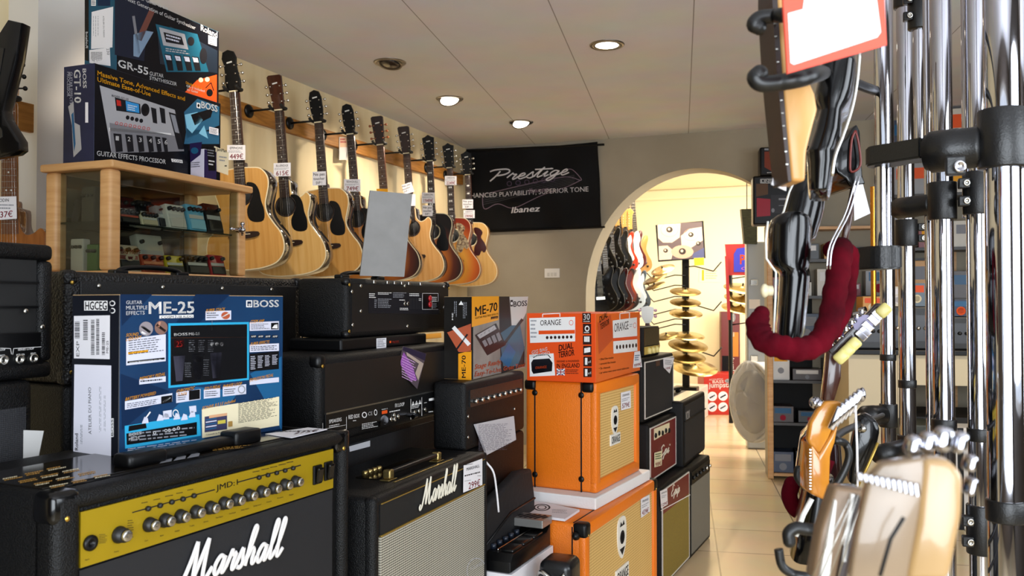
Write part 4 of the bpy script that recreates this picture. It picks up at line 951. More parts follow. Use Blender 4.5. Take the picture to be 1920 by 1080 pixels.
t = stack_base('speaker_cabinet', 'black speaker cabinet behind the songbook, under the glinting-strip head', 'speaker cabinet', b0, w_, .105, sp.P.z-.001)
def sb(A): A.small(925, 60, 1160, 240, 22, mat('note_ink', '#5f5a66', .6), -10, .3, 9)
card('songbook', 'open songbook page of printed music leaning on the black cabinet', [(905, 55), (1165, 0), (1180, 160), (985, 262)], plane=(b0.W(0, -.012, .86), b0.v-Vector((0, 0, .15))), cs=(640, 780, 3.6), art=sb, cat='songbook', th=.006, m=mat('book_paper', '#bdb9bd', .7))
def soft(name, label, cat, pts_, r, m, plane, lift=.02):
    pass
# black padded bag in front
bp = b0.W(w_*.25, -.10, 0)
t = thing('gig_bag', 'black padded gig bag standing between the chequered-grille combo and the orange cabinet', 'bag', Matrix.Translation(b0.W(.02, -.02, 0)) @ Matrix.Rotation(math.atan2(b0.u.y, b0.u.x), 4, 'Z'))
b = BM(); prism(b, [(0, 0), (0, .60), (.05, .66), (.30, .71), (.40, .70), (.43, .6), (.43, 0)], -.03, .01, .012, 3); obj('bag_body', b, mat('bag_nylon', '#0d0d10', .7, bump=(60, .6)), t, smooth=40)
obj('zip', tube(BM(), [(0.01, -.031, .55), (.2, -.032, .60), (.42, -.031, .6)], .004, 6), PLASTIC, t)
o = obj('cable', tube(BM(), spline([at(911, 866, 2.46), at(925, 885, 2.47), at(931, 920, 2.49), at(935, 960, 2.5)], 6), .003, 8), PAPER, None); tag(o, 'thin white cable hanging right of the chequered-grille combo', 'cable')

# ---------------------------------------------------------------- 9 small combo with light chequered grille
z9 = 1.25-367*1.85/1600; Pn = on_z(700, 935, z9); h9 = .50; sp = Spot(Vector((Pn.x, Pn.y, z9-h9)), 1584); w_ = sp.w(913); D_ = .25
print('H', w_, sp.P)
t = thing('combo_amplifier', 'compact black combo amplifier with silver chequered grille and 299€ tag', 'amplifier', sp.M)
b = BM(); box(b, (0, .008, 0), (w_, D_, h9), .016, 4); box(b, (0, -.002, 0), (.028, .03, h9), .012, 4); box(b, (w_-.02, -.002, 0), (w_, .03, h9), .009, 4); box(b, (.015, -.002, h9-.022), (w_-.01, .03, h9), .01, 4)
obj('cabinet_body', b, TOLEX, t, smooth=40)
def hp(x, y): return WM[t].inverted() @ on_plane(640+x/3.6, 780+y/3.6, sp.W(0, .006, 0), sp.v)
zb = (hp(255, 785).z+hp(960, 470).z)/2; x0 = hp(255, 785).x; x1 = hp(960, 470).x
obj('front_board', box(BM(), (x0, .003, zb), (x1, .009, h9-.02)), MATTE, t)
obj('speaker_grille', box(BM(), (x0, .001, .02), (x1, .008, zb-.004)), weave('silver_weave', '#191713', '#cfc8b6', 560, .5), t)
b = BM(); box(b, (x0, -.001, zb-.004), (x1, .006, zb), .001); box(b, (x0, -.001, h9-.021), (x1, .004, h9-.018), .001); box(b, (x1, -.001, .02), (x1+.002, .004, h9-.02), .0005); obj('piping', b, GOLD, t)
L0, L1 = hp(520, 612), hp(752, 500); L2 = L0.copy(); L2.z += .088*.72
for q in (L0, L1, L2): q.y = -.002
lg = BM(); script(lg, 'Marshall', L0, L1, L2, .0027, .7, nrm=Vector((0, 1, 0))); obj('logo_lettering', lg, mat('logo_cream', '#ddd6c4', .35), t)
GLD = mat('gold_plate', '#b7a066', .25, .9)
gq = [WM[t].inverted() @ on_z(640+x/3.6, 780+y/3.6, z9) for x, y in ((232, 440), (680, 290), (85, 370), (480, 215))]
gx0 = gq[0].x; gx1 = gq[1].x
obj('vent_strip', box(BM(), (gx0, .035, h9), (gx1, .042, h9+.003), .001), GLD, t)
obj('top_panel', box(BM(), (gx0+.01, .09, h9), (gx1-.04, .15, h9+.003), .001), mat('gloss_dark_panel', '#17130f'), t)
for k in range(4): obj('control_knob', lathe(BM(), [(.008, 0), (.008, .01), (.006, .013), (0, .013)], (gx0+.03+k*.022, .135, h9+.003), seg=16), GLD, t, smooth='keep')
hb = BM(); box(hb, (gx0+.02, .055, h9+.012), (gx1-.05, .075, h9+.024), .006, 3); ho = obj('carrying_handle', hb, PLASTIC, t, smooth=40)
for x in (gx0, gx1-.06): b = BM(); box(b, (x, .052, h9+.001), (x+.04, .078, h9+.004), .001); box(b, (x+.01, .054, h9+.004), (x+.03, .076, h9+.026), .004, 2); obj('handle_bracket', b, GLD, ho)
A = Art(t, sp.W(0, .001, 0), sp.v, (640, 780, 3.6)); A.ring(912, 1045, 66, 88, .07, mat('silver_print', '#a9a8ac'), 40); A.text('CLASS', 872, 1040, 950, 1005, 22, SIL); A.done('round_badge')
def tg(A):
    A.small(835, 328, 890, 336, 1, INK, -8, .5, 1); A.text('MARSHALL', 845, 370, 932, 345, 20, INK, .03); A.small(832, 400, 945, 412, 1, INK, -28, .7, 3); A.small(918, 405, 945, 400, 1, INK, 0, .6, 4); A.small(832, 438, 885, 444, 1, GREY, -10, .6, 5); A.text('299€', 858, 495, 936, 470, 44, REDINK, .02)
card('price_tag', 'white 299€ price tag on the chequered-grille combo', [(828, 334), (952, 288), (952, 465), (825, 517)], plane=(sp.W(0, -.004, 0), sp.v), cs=(640, 780, 3.6), art=tg)
b0 = Spot(Vector((sp.P.x, sp.P.y, 0)), 1584)
stack_base('speaker_cabinet', 'black speaker cabinet under the chequered-grille combo', 'speaker cabinet', b0, w_, D_, sp.P.z)
# ---------------------------------------------------------------- guitars: builders
def mirror_half(h): return h + [(-x, z) for x, z in h[::-1][1:-1]] if h[0][0] == 0 else h + [(-x, z) for x, z in h[::-1]]
def sm(pts, n=5):
    P = [Vector((x, 0, z)) for x, z in pts]; L_ = len(P); out = []
    for i in range(L_):
        a, b, c, d = P[i-1], P[i], P[(i+1) % L_], P[(i+2) % L_]
        for k in range(n):
            t = k/n; q = .5*((2*b)+(c-a)*t+(2*a-5*b+4*c-d)*t*t+(3*b-a-3*c+d)*t**3); out.append((q.x, q.z))
    return out
def inset(pts, d):
    c = len(pts); out = []; ar_ = sum(pts[i][0]*pts[(i+1) % c][1]-pts[(i+1) % c][0]*pts[i][1] for i in range(c)); sg = 1 if ar_ > 0 else -1
    for i in range(c):
        x0, z0 = pts[i-1]; x1, z1 = pts[(i+1) % c]; dx, dz = x1-x0, z1-z0; l = math.hypot(dx, dz) or 1
        out.append((pts[i][0]-dz/l*d*sg, pts[i][1]+dx/l*d*sg))
    return out
def burst(name, mid, edge, cz, rx, rz, third=None, r0=.45, r1=1.0):
    if name in MATS: return MATS[name]
    m = mat(name, mid, .5, spec=.3); nt = m.node_tree; N = nt.nodes; L = nt.links
    tc = N.new('ShaderNodeTexCoord'); mp = N.new('ShaderNodeMapping'); mp.inputs['Location'].default_value = (0, 0, -cz/rz); mp.inputs['Scale'].default_value = (1/rx, 0, 1/rz)
    L.new(tc.outputs['Object'], mp.inputs[0]); ln = N.new('ShaderNodeVectorMath'); ln.operation = 'LENGTH'; L.new(mp.outputs[0], ln.inputs[0])
    r = N.new('ShaderNodeValToRGB'); L.new(ln.outputs['Value'], r.inputs[0]); e = r.color_ramp.elements
    e[0].position = r0; e[0].color = (*lin(mid), 1); e[1].position = r1; e[1].color = (*lin(edge), 1)
    if third: q = e.new((r0+r1)/2); q.color = (*lin(third), 1)
    L.new(r.outputs[0], N['Principled BSDF'].inputs['Base Color']); return m
SPRUCE = mat('spruce', '#cc9a55', .3, var=(5, '#bd8742', (14, 1, .6)), spec=.3)
SPRUCE2 = mat('pale_spruce', '#d8ae6c', .3, var=(5, '#cb9c55', (14, 1, .6)), spec=.3)
CEDAR = mat('cedar_top', '#d2a165', .3, var=(5, '#c28c4c', (14, 1, .6)), spec=.3)
ROSEW = mat('rosewood', '#2a1610', .4, var=(30, '#1c0e0a', (6, 1, 1)))
MAHOG = mat('mahogany', '#4a2413', .3, var=(12, '#36180c', (4, 1, 1)), coat=.5)
DARKS = mat('dark_sides', '#1c0f0a', .12, coat=.8)
MAPLE = mat('maple', '#d6a45c', .28, var=(6, '#c58f45', (8, 1, 1)), coat=.5)
IVORY = mat('ivoroid', '#e6d9b4', .35); PEARL = mat('pearl', '#e2e2dc', .25)
HALF = [(0, 0), (.055, -.003), (.105, -.012), (.138, -.05), (.144, -.095), (.132, -.145), (.121, -.19), (.127, -.235), (.155, -.285), (.188, -.335), (.202, -.39), (.193, -.44), (.155, -.482), (.085, -.502), (0, -.506)]
CUT = [(.032, 0), (.036, -.06), (.058, -.092), (.088, -.088), (.116, -.070), (.136, -.09), (.138, -.12)]
def acoustic(label, M, top, sides=DARKS, bind=IVORY, cut=False, pick='teardrop', head='round', inlay='dot', neck=MAHOG, pickm=None, headm=None, pegm=NICKEL, hole=True, board=None, group='acoustic guitars hanging on the left wall', bulge=1.0):
    t = thing('acoustic_guitar', label, 'guitar', M, group)
    z0 = -.375                                                 # where the body begins
    right = ([(0, 0)]+CUT+HALF[5:]) if cut else HALF
    left = [(-x, z) for x, z in HALF[::-1][1:-1]]
    pts = sm([(x*bulge, z+z0) for x, z in right+left], 4)
    if cut: pass
    obj('body', prism(BM(), pts, .003, .108, .004, 2), sides, t, smooth=50)
    obj('binding', prism(BM(), pts, 0, .004), bind, t)
    obj('soundboard', prism(BM(), inset(pts, .005), -.0012, .001), top, t)
    hz = z0-.135
    if hole:
        obj('sound_hole', lathe(BM(), [(.049, 0), (.049, .0008), (0, .0008)], (0, -.0012, hz), (0, -1, 0), 32), MATTE, t)
        obj('rosette', lathe(BM(), [(.050, 0), (.050, .0012), (.058, .0012), (.058, 0)], (0, -.0012, hz), (0, -1, 0), 32), ROSEW if head != 'gib' else IVORY, t)
    if pick:
        pm = pickm or PLASTIC
        if pick == 'teardrop': pp = [(.028, hz+.048), (.056, hz+.03), (.062, hz-.01), (.083, hz-.05), (.096, hz-.10), (.07, hz-.128), (.035, hz-.118), (.026, hz-.07), (.045, hz-.03), (.052, hz)]
        elif pick == 'big': pp = [(.03, hz+.055), (.07, hz+.05), (.092, hz+.015), (.10, hz-.04), (.112, hz-.085), (.105, hz-.135), (.06, hz-.14), (.03, hz-.12), (.025, hz-.075), (.045, hz-.035), (.052, hz)]
        else: pp = [(.03, hz+.085), (.07, hz+.085), (.10, hz+.05), (.085, hz+.01), (.11, hz-.03), (.125, hz-.08), (.105, hz-.11), (.085, hz-.095), (.065, hz-.13), (.03, hz-.12), (.028, hz-.07), (.045, hz-.03), (.05, hz)]
        obj('pickguard', prism(BM(), sm(pp, 3), -.0024, -.0008), pm, t, label='pale sunburst inlaid pickguard' if pick == 'ornate' else None)
    bz = z0-.335
    b = BM(); prism(b, sm([(-.075, bz-.008), (-.075, bz+.012), (-.03, bz+.016), (.03, bz+.016), (.075, bz+.012), (.075, bz-.008), (.03, bz-.016), (-.03, bz-.016)], 2), -.010, -.0008); br = obj('bridge', b, ROSEW, t)
    obj('saddle', box(BM(), (-.036, -.0135, bz+.002), (.036, -.0095, bz+.005)), IVORY, br)
    # neck
    b = BM(); box(b, (-.024, -.002, z0-.02), (.024, .022, .0), .010, 3); box(b, (-.02, 0, z0-.01), (.02, .06, z0+.03), .008, 2); obj('neck', b, neck, t, smooth=40)
    b = BM(); vs = [(-.0215, 0), (.0215, 0), (.0275, z0-.09), (-.0275, z0-.09)]; prism(b, vs, -.0085, -.002); fb = obj('fingerboard', b, board or ROSEW, t)
    f = BM(); sc = .645
    for k in range(1, 20):
        z = -(sc-sc/2**(k/12)); hw = .0215+.006*(-z/(-(z0-.09)))
        box(f, (-hw, -.0095, z-.0007), (hw, -.0082, z+.0007))
    obj('frets', f, NICKEL, fb)
    for k in (3, 5, 7, 9, 12, 15):
        z = -(sc-sc/2**((k-.5)/12))
        if inlay == 'dot':
            for dx in ((-.008, .008) if k == 12 else (0,)): obj('inlay', lathe(BM(), [(.0032, 0), (.0032, .0006), (0, .0006)], (dx, -.0085, z), (0, -1, 0), 12), PEARL, fb)
        else:
            b = BM(); s_ = .012
            if inlay == 'block': prism(b, [(-s_, z-.006), (-s_, z+.006), (-.002, z+.006), (-.002, z-.006)], -.0092, -.0084); prism(b, [(s_, z-.006), (.002, z-.006), (.002, z+.006), (s_, z+.006)], -.0092, -.0084)
            else: prism(b, sm([(-s_, z), (0, z+.007), (s_, z), (0, z-.007)], 3), -.0092, -.0084)
            obj('inlay', b, PEARL, fb)
    obj('nut', box(BM(), (-.0215, -.011, -.002), (.0215, -.002, .004)), IVORY, t)
    hd = {'round': [(-.024, 0), (-.03, .03), (-.036, .07), (-.036, .14), (-.026, .172), (0, .182), (.026, .172), (.036, .14), (.036, .07), (.03, .03), (.024, 0)],
          'epi': [(-.024, 0), (-.036, .02), (-.04, .05), (-.033, .09), (-.031, .13), (-.037, .16), (-.027, .19), (0, .2), (.027, .19), (.037, .16), (.031, .13), (.033, .09), (.04, .05), (.036, .02), (.024, 0)],
          'flat': [(-.024, 0), (-.031, .025), (-.034, .08), (-.039, .15), (-.04, .175), (-.03, .183), (.03, .183), (.04, .175), (.039, .15), (.034, .08), (.031, .025), (.024, 0)],
          'gib': [(-.024, 0), (-.036, .028), (-.037, .08), (-.041, .14), (-.043, .165), (-.022, .172), (0, .186), (.022, .172), (.043, .165), (.041, .14), (.037, .08), (.036, .028), (.024, 0)]}[head]
    T = Matrix.Rotation(rad(13), 4, 'X')
    hs = obj('headstock', prism(BM(), hd, .0, .016, .002, 1, T=T), headm or PLASTIC, t, smooth=30)
    obj('headstock_logo', prism(BM(), [(-.014, .135), (-.014, .142), (.014, .146), (.014, .139)], -.0008, 0, T=T), PEARL, hs)
    for s_ in (-1, 1):
        for k in range(3):
            zz = .045+k*.04; b = BM(); cyl(b, (s_*.025, -.010, zz), (s_*.025, .002, zz), .0035, seg=10); cyl(b, (s_*.03, .008, zz), (s_*.05, .008, zz), .003, seg=8); ball(b, (s_*.054, .008, zz), .0085, 10, (1, .6, 1))
            bmesh.ops.transform(b, matrix=T, verts=b.verts); obj('tuning_peg', b, pegm, t, smooth=True)
    for k in range(6):
        x = -.0165+.0066*k; x2 = -.026+.0104*k
        obj('string', cyl(BM(), (x, -.0115, 0), (x2, -.0135, bz+.004), .00025+.00008*(5-k), seg=4, caps=False), NICKEL, t)
    return t

# rail and hangers on the left wall
RX = XL+.032
y0_, y1_ = on_plane(330, 170, (XL, 0, 0), (1, 0, 0)).y, 6.45
rl = obj('hanging_rail', box(BM(), (XL, y0_, 2.235), (RX, y1_, 2.322), .002, 1), PINE); tag(rl, 'varnished pine rail on the left wall that carries the guitar hangers', 'rail')
def hanger(P, label, wall=RX, arm=None, group='padded guitar hangers on the pine rail'):
    """P: the top of a guitar's neck; the arm comes straight from the rail"""
    z = P.z+.012; t = thing('guitar_hanger', label, 'guitar hanger', Matrix.Translation((wall, P.y, z)), group)
    ln = P.x-wall
    obj('wall_plate', lathe(BM(), [(.036, 0), (.036, .006), (.028, .012), (.012, .016), (0, .016)], (0, 0, .0), (1, 0, 0), 20), PLASTIC, t, smooth='keep')
    obj('arm', tube(BM(), [(0, 0, 0), (ln-.03, 0, 0)], .006, 8), PLASTIC, t)
    for s_ in (-1, 1):
        pts = spline([(ln-.03, 0, 0), (ln-.03, .012, -.002), (ln+s_*.034, .014, -.004), (ln+s_*.036, -.02, -.001), (ln+s_*.037, -.034, .012)], 5)
        obj('padded_prong', tube(BM(), pts, .0085, 8), mat('rubber', '#0c0c0c', .6), t)
    return t
def ng(px, py): return on_plane(px, py, (-2.82, 0, 0), (1, 0, 0))
HB = burst('dark_sunburst', '#c4702a', '#120806', -.73, .24, .34, '#5a2410', .35, .85)
CH = burst('cherry_sunburst', '#e8a23c', '#8e2a0c', -.72, .23, .32, '#d0661c', .4, 1.0)
AM = burst('amber_burst', '#d88e3e', '#4a200e', -.72, .23, .32, '#b0622a', .4, 1.0)
HUM = mat('ornate_pickguard', '#4c160e', .3, var=(60, '#d8c49a'))
RSB = mat('red_brown_guard', '#3a100c', .3)
G9 = [
 (439, 172, dict(label='natural acoustic guitar behind the glass cabinet, nearest on the rail, 449€ tag', top=SPRUCE, head='epi', pick='big')),
 (523, 207, dict(label='pale cutaway acoustic guitar with 615€ tag, second from the glass cabinet', top=SPRUCE2, head='flat', cut=True, headm=MAHOG, pick='big')),
 (597, 230, dict(label='natural acoustic guitar with do-not-touch card, third along the rail, left of the 749€ one', top=SPRUCE, head='round', pick='big')),
 (657, 252, dict(label='amber-edged acoustic guitar with 749€ tag, partly behind the grey sheet', top=AM, head='round', cut=True, pick='big')),
 (713, 272, dict(label='dark-edged acoustic guitar whose body hides behind the grey sheet', top=HB, head='flat', headm=ROSEW, neck=MAHOG, board=mat('brown_board', '#4a2a16', .4), pick=None, pegm=mat('amber_peg', '#8c4a20', .3))),
 (762, 288, dict(label='honey natural cutaway acoustic guitar right of the grey sheet', top=CEDAR, head='flat', headm=ROSEW, cut=True, pick=None, pegm=NICKEL)),
 (806, 302, dict(label='dark sunburst acoustic guitar with 1949€ tag', top=HB, head='gib', pick='big', inlay='block')),
 (843, 315, dict(label='cherry sunburst acoustic guitar with ornate pickguard and 2249€ tag', top=CH, head='gib', pick='ornate', pickm=HUM, inlay='block', sides=mat('cherry_side', '#6a200c', .15, coat=.8))),
 (877, 328, dict(label='blonde acoustic guitar with dark pickguard, farthest on the rail by the banner', top=SPRUCE2, head='gib', pick='ornate', pickm=RSB, inlay='crown', cut=False, sides=mat('blond_side', '#b88648', .2, coat=.6))),
]
ords = ['first', 'second', 'third', 'fourth', 'fifth', 'sixth', 'seventh', 'eighth', 'ninth']
NP = []
for i, (px, py, kw) in enumerate(G9):
    P = ng(px, py); NP.append(P)
    M = Matrix.Translation(P) @ Matrix.Rotation(rad(14), 4, 'Z') @ Matrix.Rotation(rad(-(4.6 if i < 6 else 2.5)), 4, 'Y')
    kw['M'] = M; acoustic(**kw)
    hanger(P, f'black padded hanger on the pine rail holding the {ords[i]} acoustic guitar from the glass cabinet')
def gtag(i, quad, label, body, name='price_tag', cat='price tag', kind='price'):
    d = NP[i]; pl = (d+Vector((.012, -.03, 0)), Vector((sin(rad(14)), -cos(rad(14)), 0)))
    def a(A):
        (x0, y0), (x1, y1), (x2, y2), (x3, y3) = quad; wd = x1-x0; hh = y3-y0; sl = (y1-y0)/wd
        if kind == 'price':
            A.text(body[0], x0+wd*.15, y0+hh*.28+sl*wd*.15, x0+wd*.85, y0+hh*.28+sl*wd*.85, hh*.16, INK, .02)
            A.small(x0+wd*.06, y0+hh*.38, x0+wd*.95, y0+hh*.55, 2, GREY, sl*wd, .4, i); A.text(body[1], x0+wd*.15, y0+hh*.93+sl*wd*.15, x0+wd*.88, y0+hh*.93+sl*wd*.88, hh*.33, REDINK, .03)
        else:
            for k, s_ in enumerate(body):
                l = .9 if k < 2 else .5; y = y0+hh*(.3+.31*k); o = wd*(.08 if k < 2 else .25)
                A.text(s_, x0+o, y+sl*o, x0+o+wd*l*.92, y+sl*(o+wd*l), hh*.2, INK, .03)
    return card(name, label, quad, plane=pl, art=a, cat=cat, group='cards on the hanging guitars', th=.001)
def q4(x0, y0, x1, y1, sl=0): return [(x0, y0), (x1, y0+sl), (x1, y1+sl), (x0, y1)]
NO = ('Ne pas', 'toucher', 'SVP !')
gtag(0, q4(426, 272, 460, 300), 'white 449€ price tag on the nearest acoustic guitar', ('EPIPHONE', '449€'))
gtag(1, q4(513, 306, 545, 331, -1), 'white 615€ price tag on the cutaway guitar neck', ('BLUERIDGE', '615€'))
gtag(2, q4(586, 322, 611, 348, -1), 'do-not-touch card on the third acoustic guitar from the cabinet', NO, 'notice_card', 'notice', 'n')
gtag(3, q4(645, 336, 676, 359), 'white 749€ price tag on the fourth acoustic guitar', ('SEAGULL', '749€'))
gtag(4, q4(707, 355, 728, 363), 'yellow card just above the grey sheet', ('', ''), 'card', 'card', 'x') if 0 else card('notice_card', 'small yellow card showing just above the grey sheet', q4(706, 354, 727, 366), plane=(NP[4]+Vector((.012, -.03, 0)), (sin(rad(14)), -cos(rad(14)), 0)), m=YEL, cat='notice', group='cards on the hanging guitars')
gtag(5, [(753, 347), (771, 341), (777, 359), (758, 365)], 'tilted do-not-touch card on the guitar right of the grey sheet', NO, 'notice_card', 'notice', 'n')
card('price_tag', 'plain white tag below the tilted do-not-touch card', q4(769, 364, 779, 386), plane=(NP[5]+Vector((.012, -.034, 0)), (sin(rad(14)), -cos(rad(14)), 0)), group='cards on the hanging guitars')
gtag(6, q4(791, 361, 815, 381), 'white 1949€ price tag on the dark sunburst guitar', ('GIBSON', '1949€'))
gtag(6, q4(792, 385, 811, 405), 'do-not-touch card below the 1949€ price tag', NO, 'notice_card', 'notice', 'n')
gtag(7, q4(834, 330, 856, 347), 'white 2249€ price tag on the cherry sunburst guitar', ('GIBSON', '2249€'))
gtag(8, q4(867, 374, 887, 391), 'do-not-touch card on the blonde guitar beside the banner', NO, 'notice_card', 'notice', 'n')
gtag(8, q4(869, 394, 890, 409), 'small white tag below the do-not-touch card on the blonde guitar', ('GIBSON', '1999€'))
def po(A): A.rect(637, 258, 651, 276, mat('poster_tan', '#c9a382', .6)); A.up(); A.small(638, 260, 650, 270, 2, REDINK, 0, .5, 2)
card('poster', 'small tan leaflet pinned below the pine rail behind the guitars', q4(636, 257, 652, 300), plane=((RX+.004, 0, 0), (1, 0, 0)), art=po, cat='poster', m=mat('leaflet_grey', '#c8c3bd', .6))

# ---------------------------------------------------------------- black cloth banner on the back wall
BY = YB-.02
def bpnt(px, py): return on_plane(px, py, (0, BY, 0), (0, 1, 0))
c00, c10, c11, c01 = bpnt(858, 285), bpnt(1121, 266), bpnt(1128, 426), bpnt(872, 436)
def wave(x, z): return -.006-.008*sin(x*17+z*5)*sin(z*6+x*3)-.006*sin(x*9-z*13)
t = thing('banner', 'black cloth banner with white script lettering on the back wall beside the arch', 'banner', Matrix.Translation((c00.x, BY, c00.z)))
b = BM(); nx, nz = 48, 28; g = []
for j in range(nz+1):
    row = []
    for i in range(nx+1):
        u, v = i/nx, j/nz; p = (c00*(1-u)+c10*u)*(1-v)+(c01*(1-u)+c11*u)*v; p.z -= .012*sin(u*PI)*(1-v)*.8; p.y = BY+wave(p.x, p.z); row.append(b.verts.new(p))
    g.append(row)
for j in range(nz):
    for i in range(nx): b.faces.new((g[j][i], g[j+1][i], g[j+1][i+1], g[j][i+1]))
bmesh.ops.solidify(b, geom=b.faces[:], thickness=.0015)
obj('cloth', b, mat('banner_cloth', '#0b0c10', .75, bump=(8, .3)), t, world=True, smooth='keep')
A = Art(t, (0, BY-.001, 0), (0, 1, 0), (820, 240, 3.0968)); SG = mat('banner_grey', '#56565e', .6); SG2 = mat('banner_shade', '#1c1d26', .7); BW = mat('banner_white', '#dcd9dc', .5); BPK = mat('banner_mauve', '#7c6878', .6)
for k in range(6): A.curve([(265+i*53.5, 385+k*12-i*(11+k*.3)) for i in range(11)], 1.5, SG, 3)
A.curve([(270, 385), (420, 350), (640, 300), (760, 285), (835, 305), (830, 285), (790, 245), (760, 240)], 4, BPK); A.curve([(835, 305), (760, 340), (600, 395), (450, 465), (350, 440), (275, 470), (265, 385)], 4, BPK)
for k in range(6): A.ring(420+k*50, 324-k*5, 15, 15, .3, mat('banner_plum', '#4c3c54', .6))
A.up(); A.text('HANCED PLAYABILITY, SUPERIOR TONE', 200, 408, 878, 368, 26, BW, .01); A.text('N', 184, 408, 202, 408, 24, BW); A.text('E', 152, 406, 168, 406, 28, BW)
A.text('Ibanez', 532, 378, 645, 368, 26, BPK, .04, up=(5, -26)); A.text('Ibanez', 432, 495, 592, 484, 34, BW, .05, up=(8, -34))
x = 280; wd = sum(SCRIPT[c][0] for c in 'Prestige'); fx = 470/wd
cur = 0
for c in 'Prestige':
    a_, strokes = SCRIPT[c]
    for st in strokes:
        A.curve([(290+(cur+u+.35*v)*fx, 310-(cur/wd)*42-v*33) for u, v in st], 7 if c != 'P' else 8, BW)
    cur += a_
for v in A.bm.verts: v.co.y += wave(v.co.x, v.co.z)-.0008
A.done('printed_lettering')
b = BM(); cyl(b, c00+Vector((-.0, -.0, .01)), bpnt(1133, 271)+Vector((0, 0, .0)), .009); obj('hanging_rod', b, PLASTIC, t, world=True, smooth=40)
b = BM(); cyl(b, c01+Vector((0, -.004, -.0)), c11+Vector((.03, -.004, .0)), .008); obj('hanging_rod', b, PLASTIC, t, world=True, smooth=40)
# switch plate
P = bpnt(1034, 512); P.y = YB; t = thing('wall_socket', 'white double switch plate on the back wall below the banner', 'switch plate', Matrix.Translation(P))
obj('plate', box(BM(), (-.065, -.009, -.038), (.065, 0, .038), .003, 2), mat('switch_white', '#e8e6e2', .35), t)
for x in (-.03, .0, .03): obj('button', box(BM(), (x-.011, -.012, -.024), (x+.011, -.008, .004), .002), mat('switch_grey', '#cfcdc8', .4), t)

# ---------------------------------------------------------------- guitars at the left edge
P = on_plane(17, 190, (-2.74, 0, 0), (1, 0, 0)); 
wb = box(BM(), (XL+.16, 0, 0), (XL+.182, 1, 1)); wb.free()
a = on_plane(24, 186, (XL+.182, 0, 0), (1, 0, 0)); c = on_plane(68, 250, (XL+.182, 0, 0), (1, 0, 0))
o = obj('hanger_block', box(BM(), (XL+.16, a.y, c.z), (XL+.182, c.y-.01, a.z), .002), PINE); tag(o, 'square pine block screwed to the wall behind the amber guitar', 'wooden block')
M = Matrix.Translation(P) @ Matrix.Rotation(rad(30), 4, 'Z') @ Matrix.Rotation(rad(-1), 4, 'Y')
AMB = mat('amber_wood', '#a8662a', .25, var=(8, '#8c5220', (8, 1, 1)), coat=.6)
acoustic('amber brown guitar with 737€ tag hanging at the left edge of the photo', M, AMB, sides=mat('amber_side', '#7c4a1e', .2, coat=.6), bind=AMB, head='round', headm=AMB, pick=None, board=mat('brown_board2', '#6a3e1e', .35), neck=AMB, hole=False, cut=True, pegm=PLASTIC, group=None, bulge=.86)
hanger(P, 'black padded hanger holding the amber guitar at the left edge', wall=XL+.182, group=None)
def gt(A): A.text('GODIN', -12, 758, 33, 756, 12, INK, .02); A.small(0, 766, 56, 790, 2, GREY, 1, .4, 3); A.text('737€', -14, 817, 47, 813, 22, REDINK, .03)
card('price_tag', 'white 737€ price tag on the amber guitar at the left edge', [(-20, 738), (61, 736), (63, 820), (-20, 826)], plane=(P+Vector((.01, -.03, 0)), (sin(rad(30)), -cos(rad(30)), 0)), cs=(0, 0, 2), art=gt)
# black angular guitar in front of it
c0 = at(10, 200, 2.3); N_ = Vector((.25, -1, 0)).normalized(); ex = Vector((-N_.y, N_.x, 0)); 
M = Matrix.Translation(c0) @ Matrix.Rotation(math.atan2(ex.y, ex.x), 4, 'Z')
t = thing('electric_guitar', 'glossy black angular electric guitar cut by the left edge of the photo', 'guitar', M)
iM = M.inverted()
out = [iM @ on_plane(x, y, c0, N_) for x, y in ((-8, 70), (14, 36), (40, 42), (30, 110), (6, 205), (10, 222), (35, 262), (36, 280), (26, 288), (-10, 296), (-120, 310), (-90, 240), (-150, 120))]
obj('body', prism(BM(), [(p.x, p.z) for p in out], 0, .04, .006, 2), GLOSS, t, smooth=30)
obj('pickguard', prism(BM(), [(p.x*.8-.04, p.z*.7) for p in out], -.002, 0), mat('blk_guard', '#141416', .3), t)
obj('neck', box(BM(), (-.16, -.01, .05), (-.105, .02, .6), .008, 2), MAPLE, t)
obj('bridge', box(BM(), (-.17, -.012, -.08), (-.10, 0, -.05), .003), NICKEL, t)
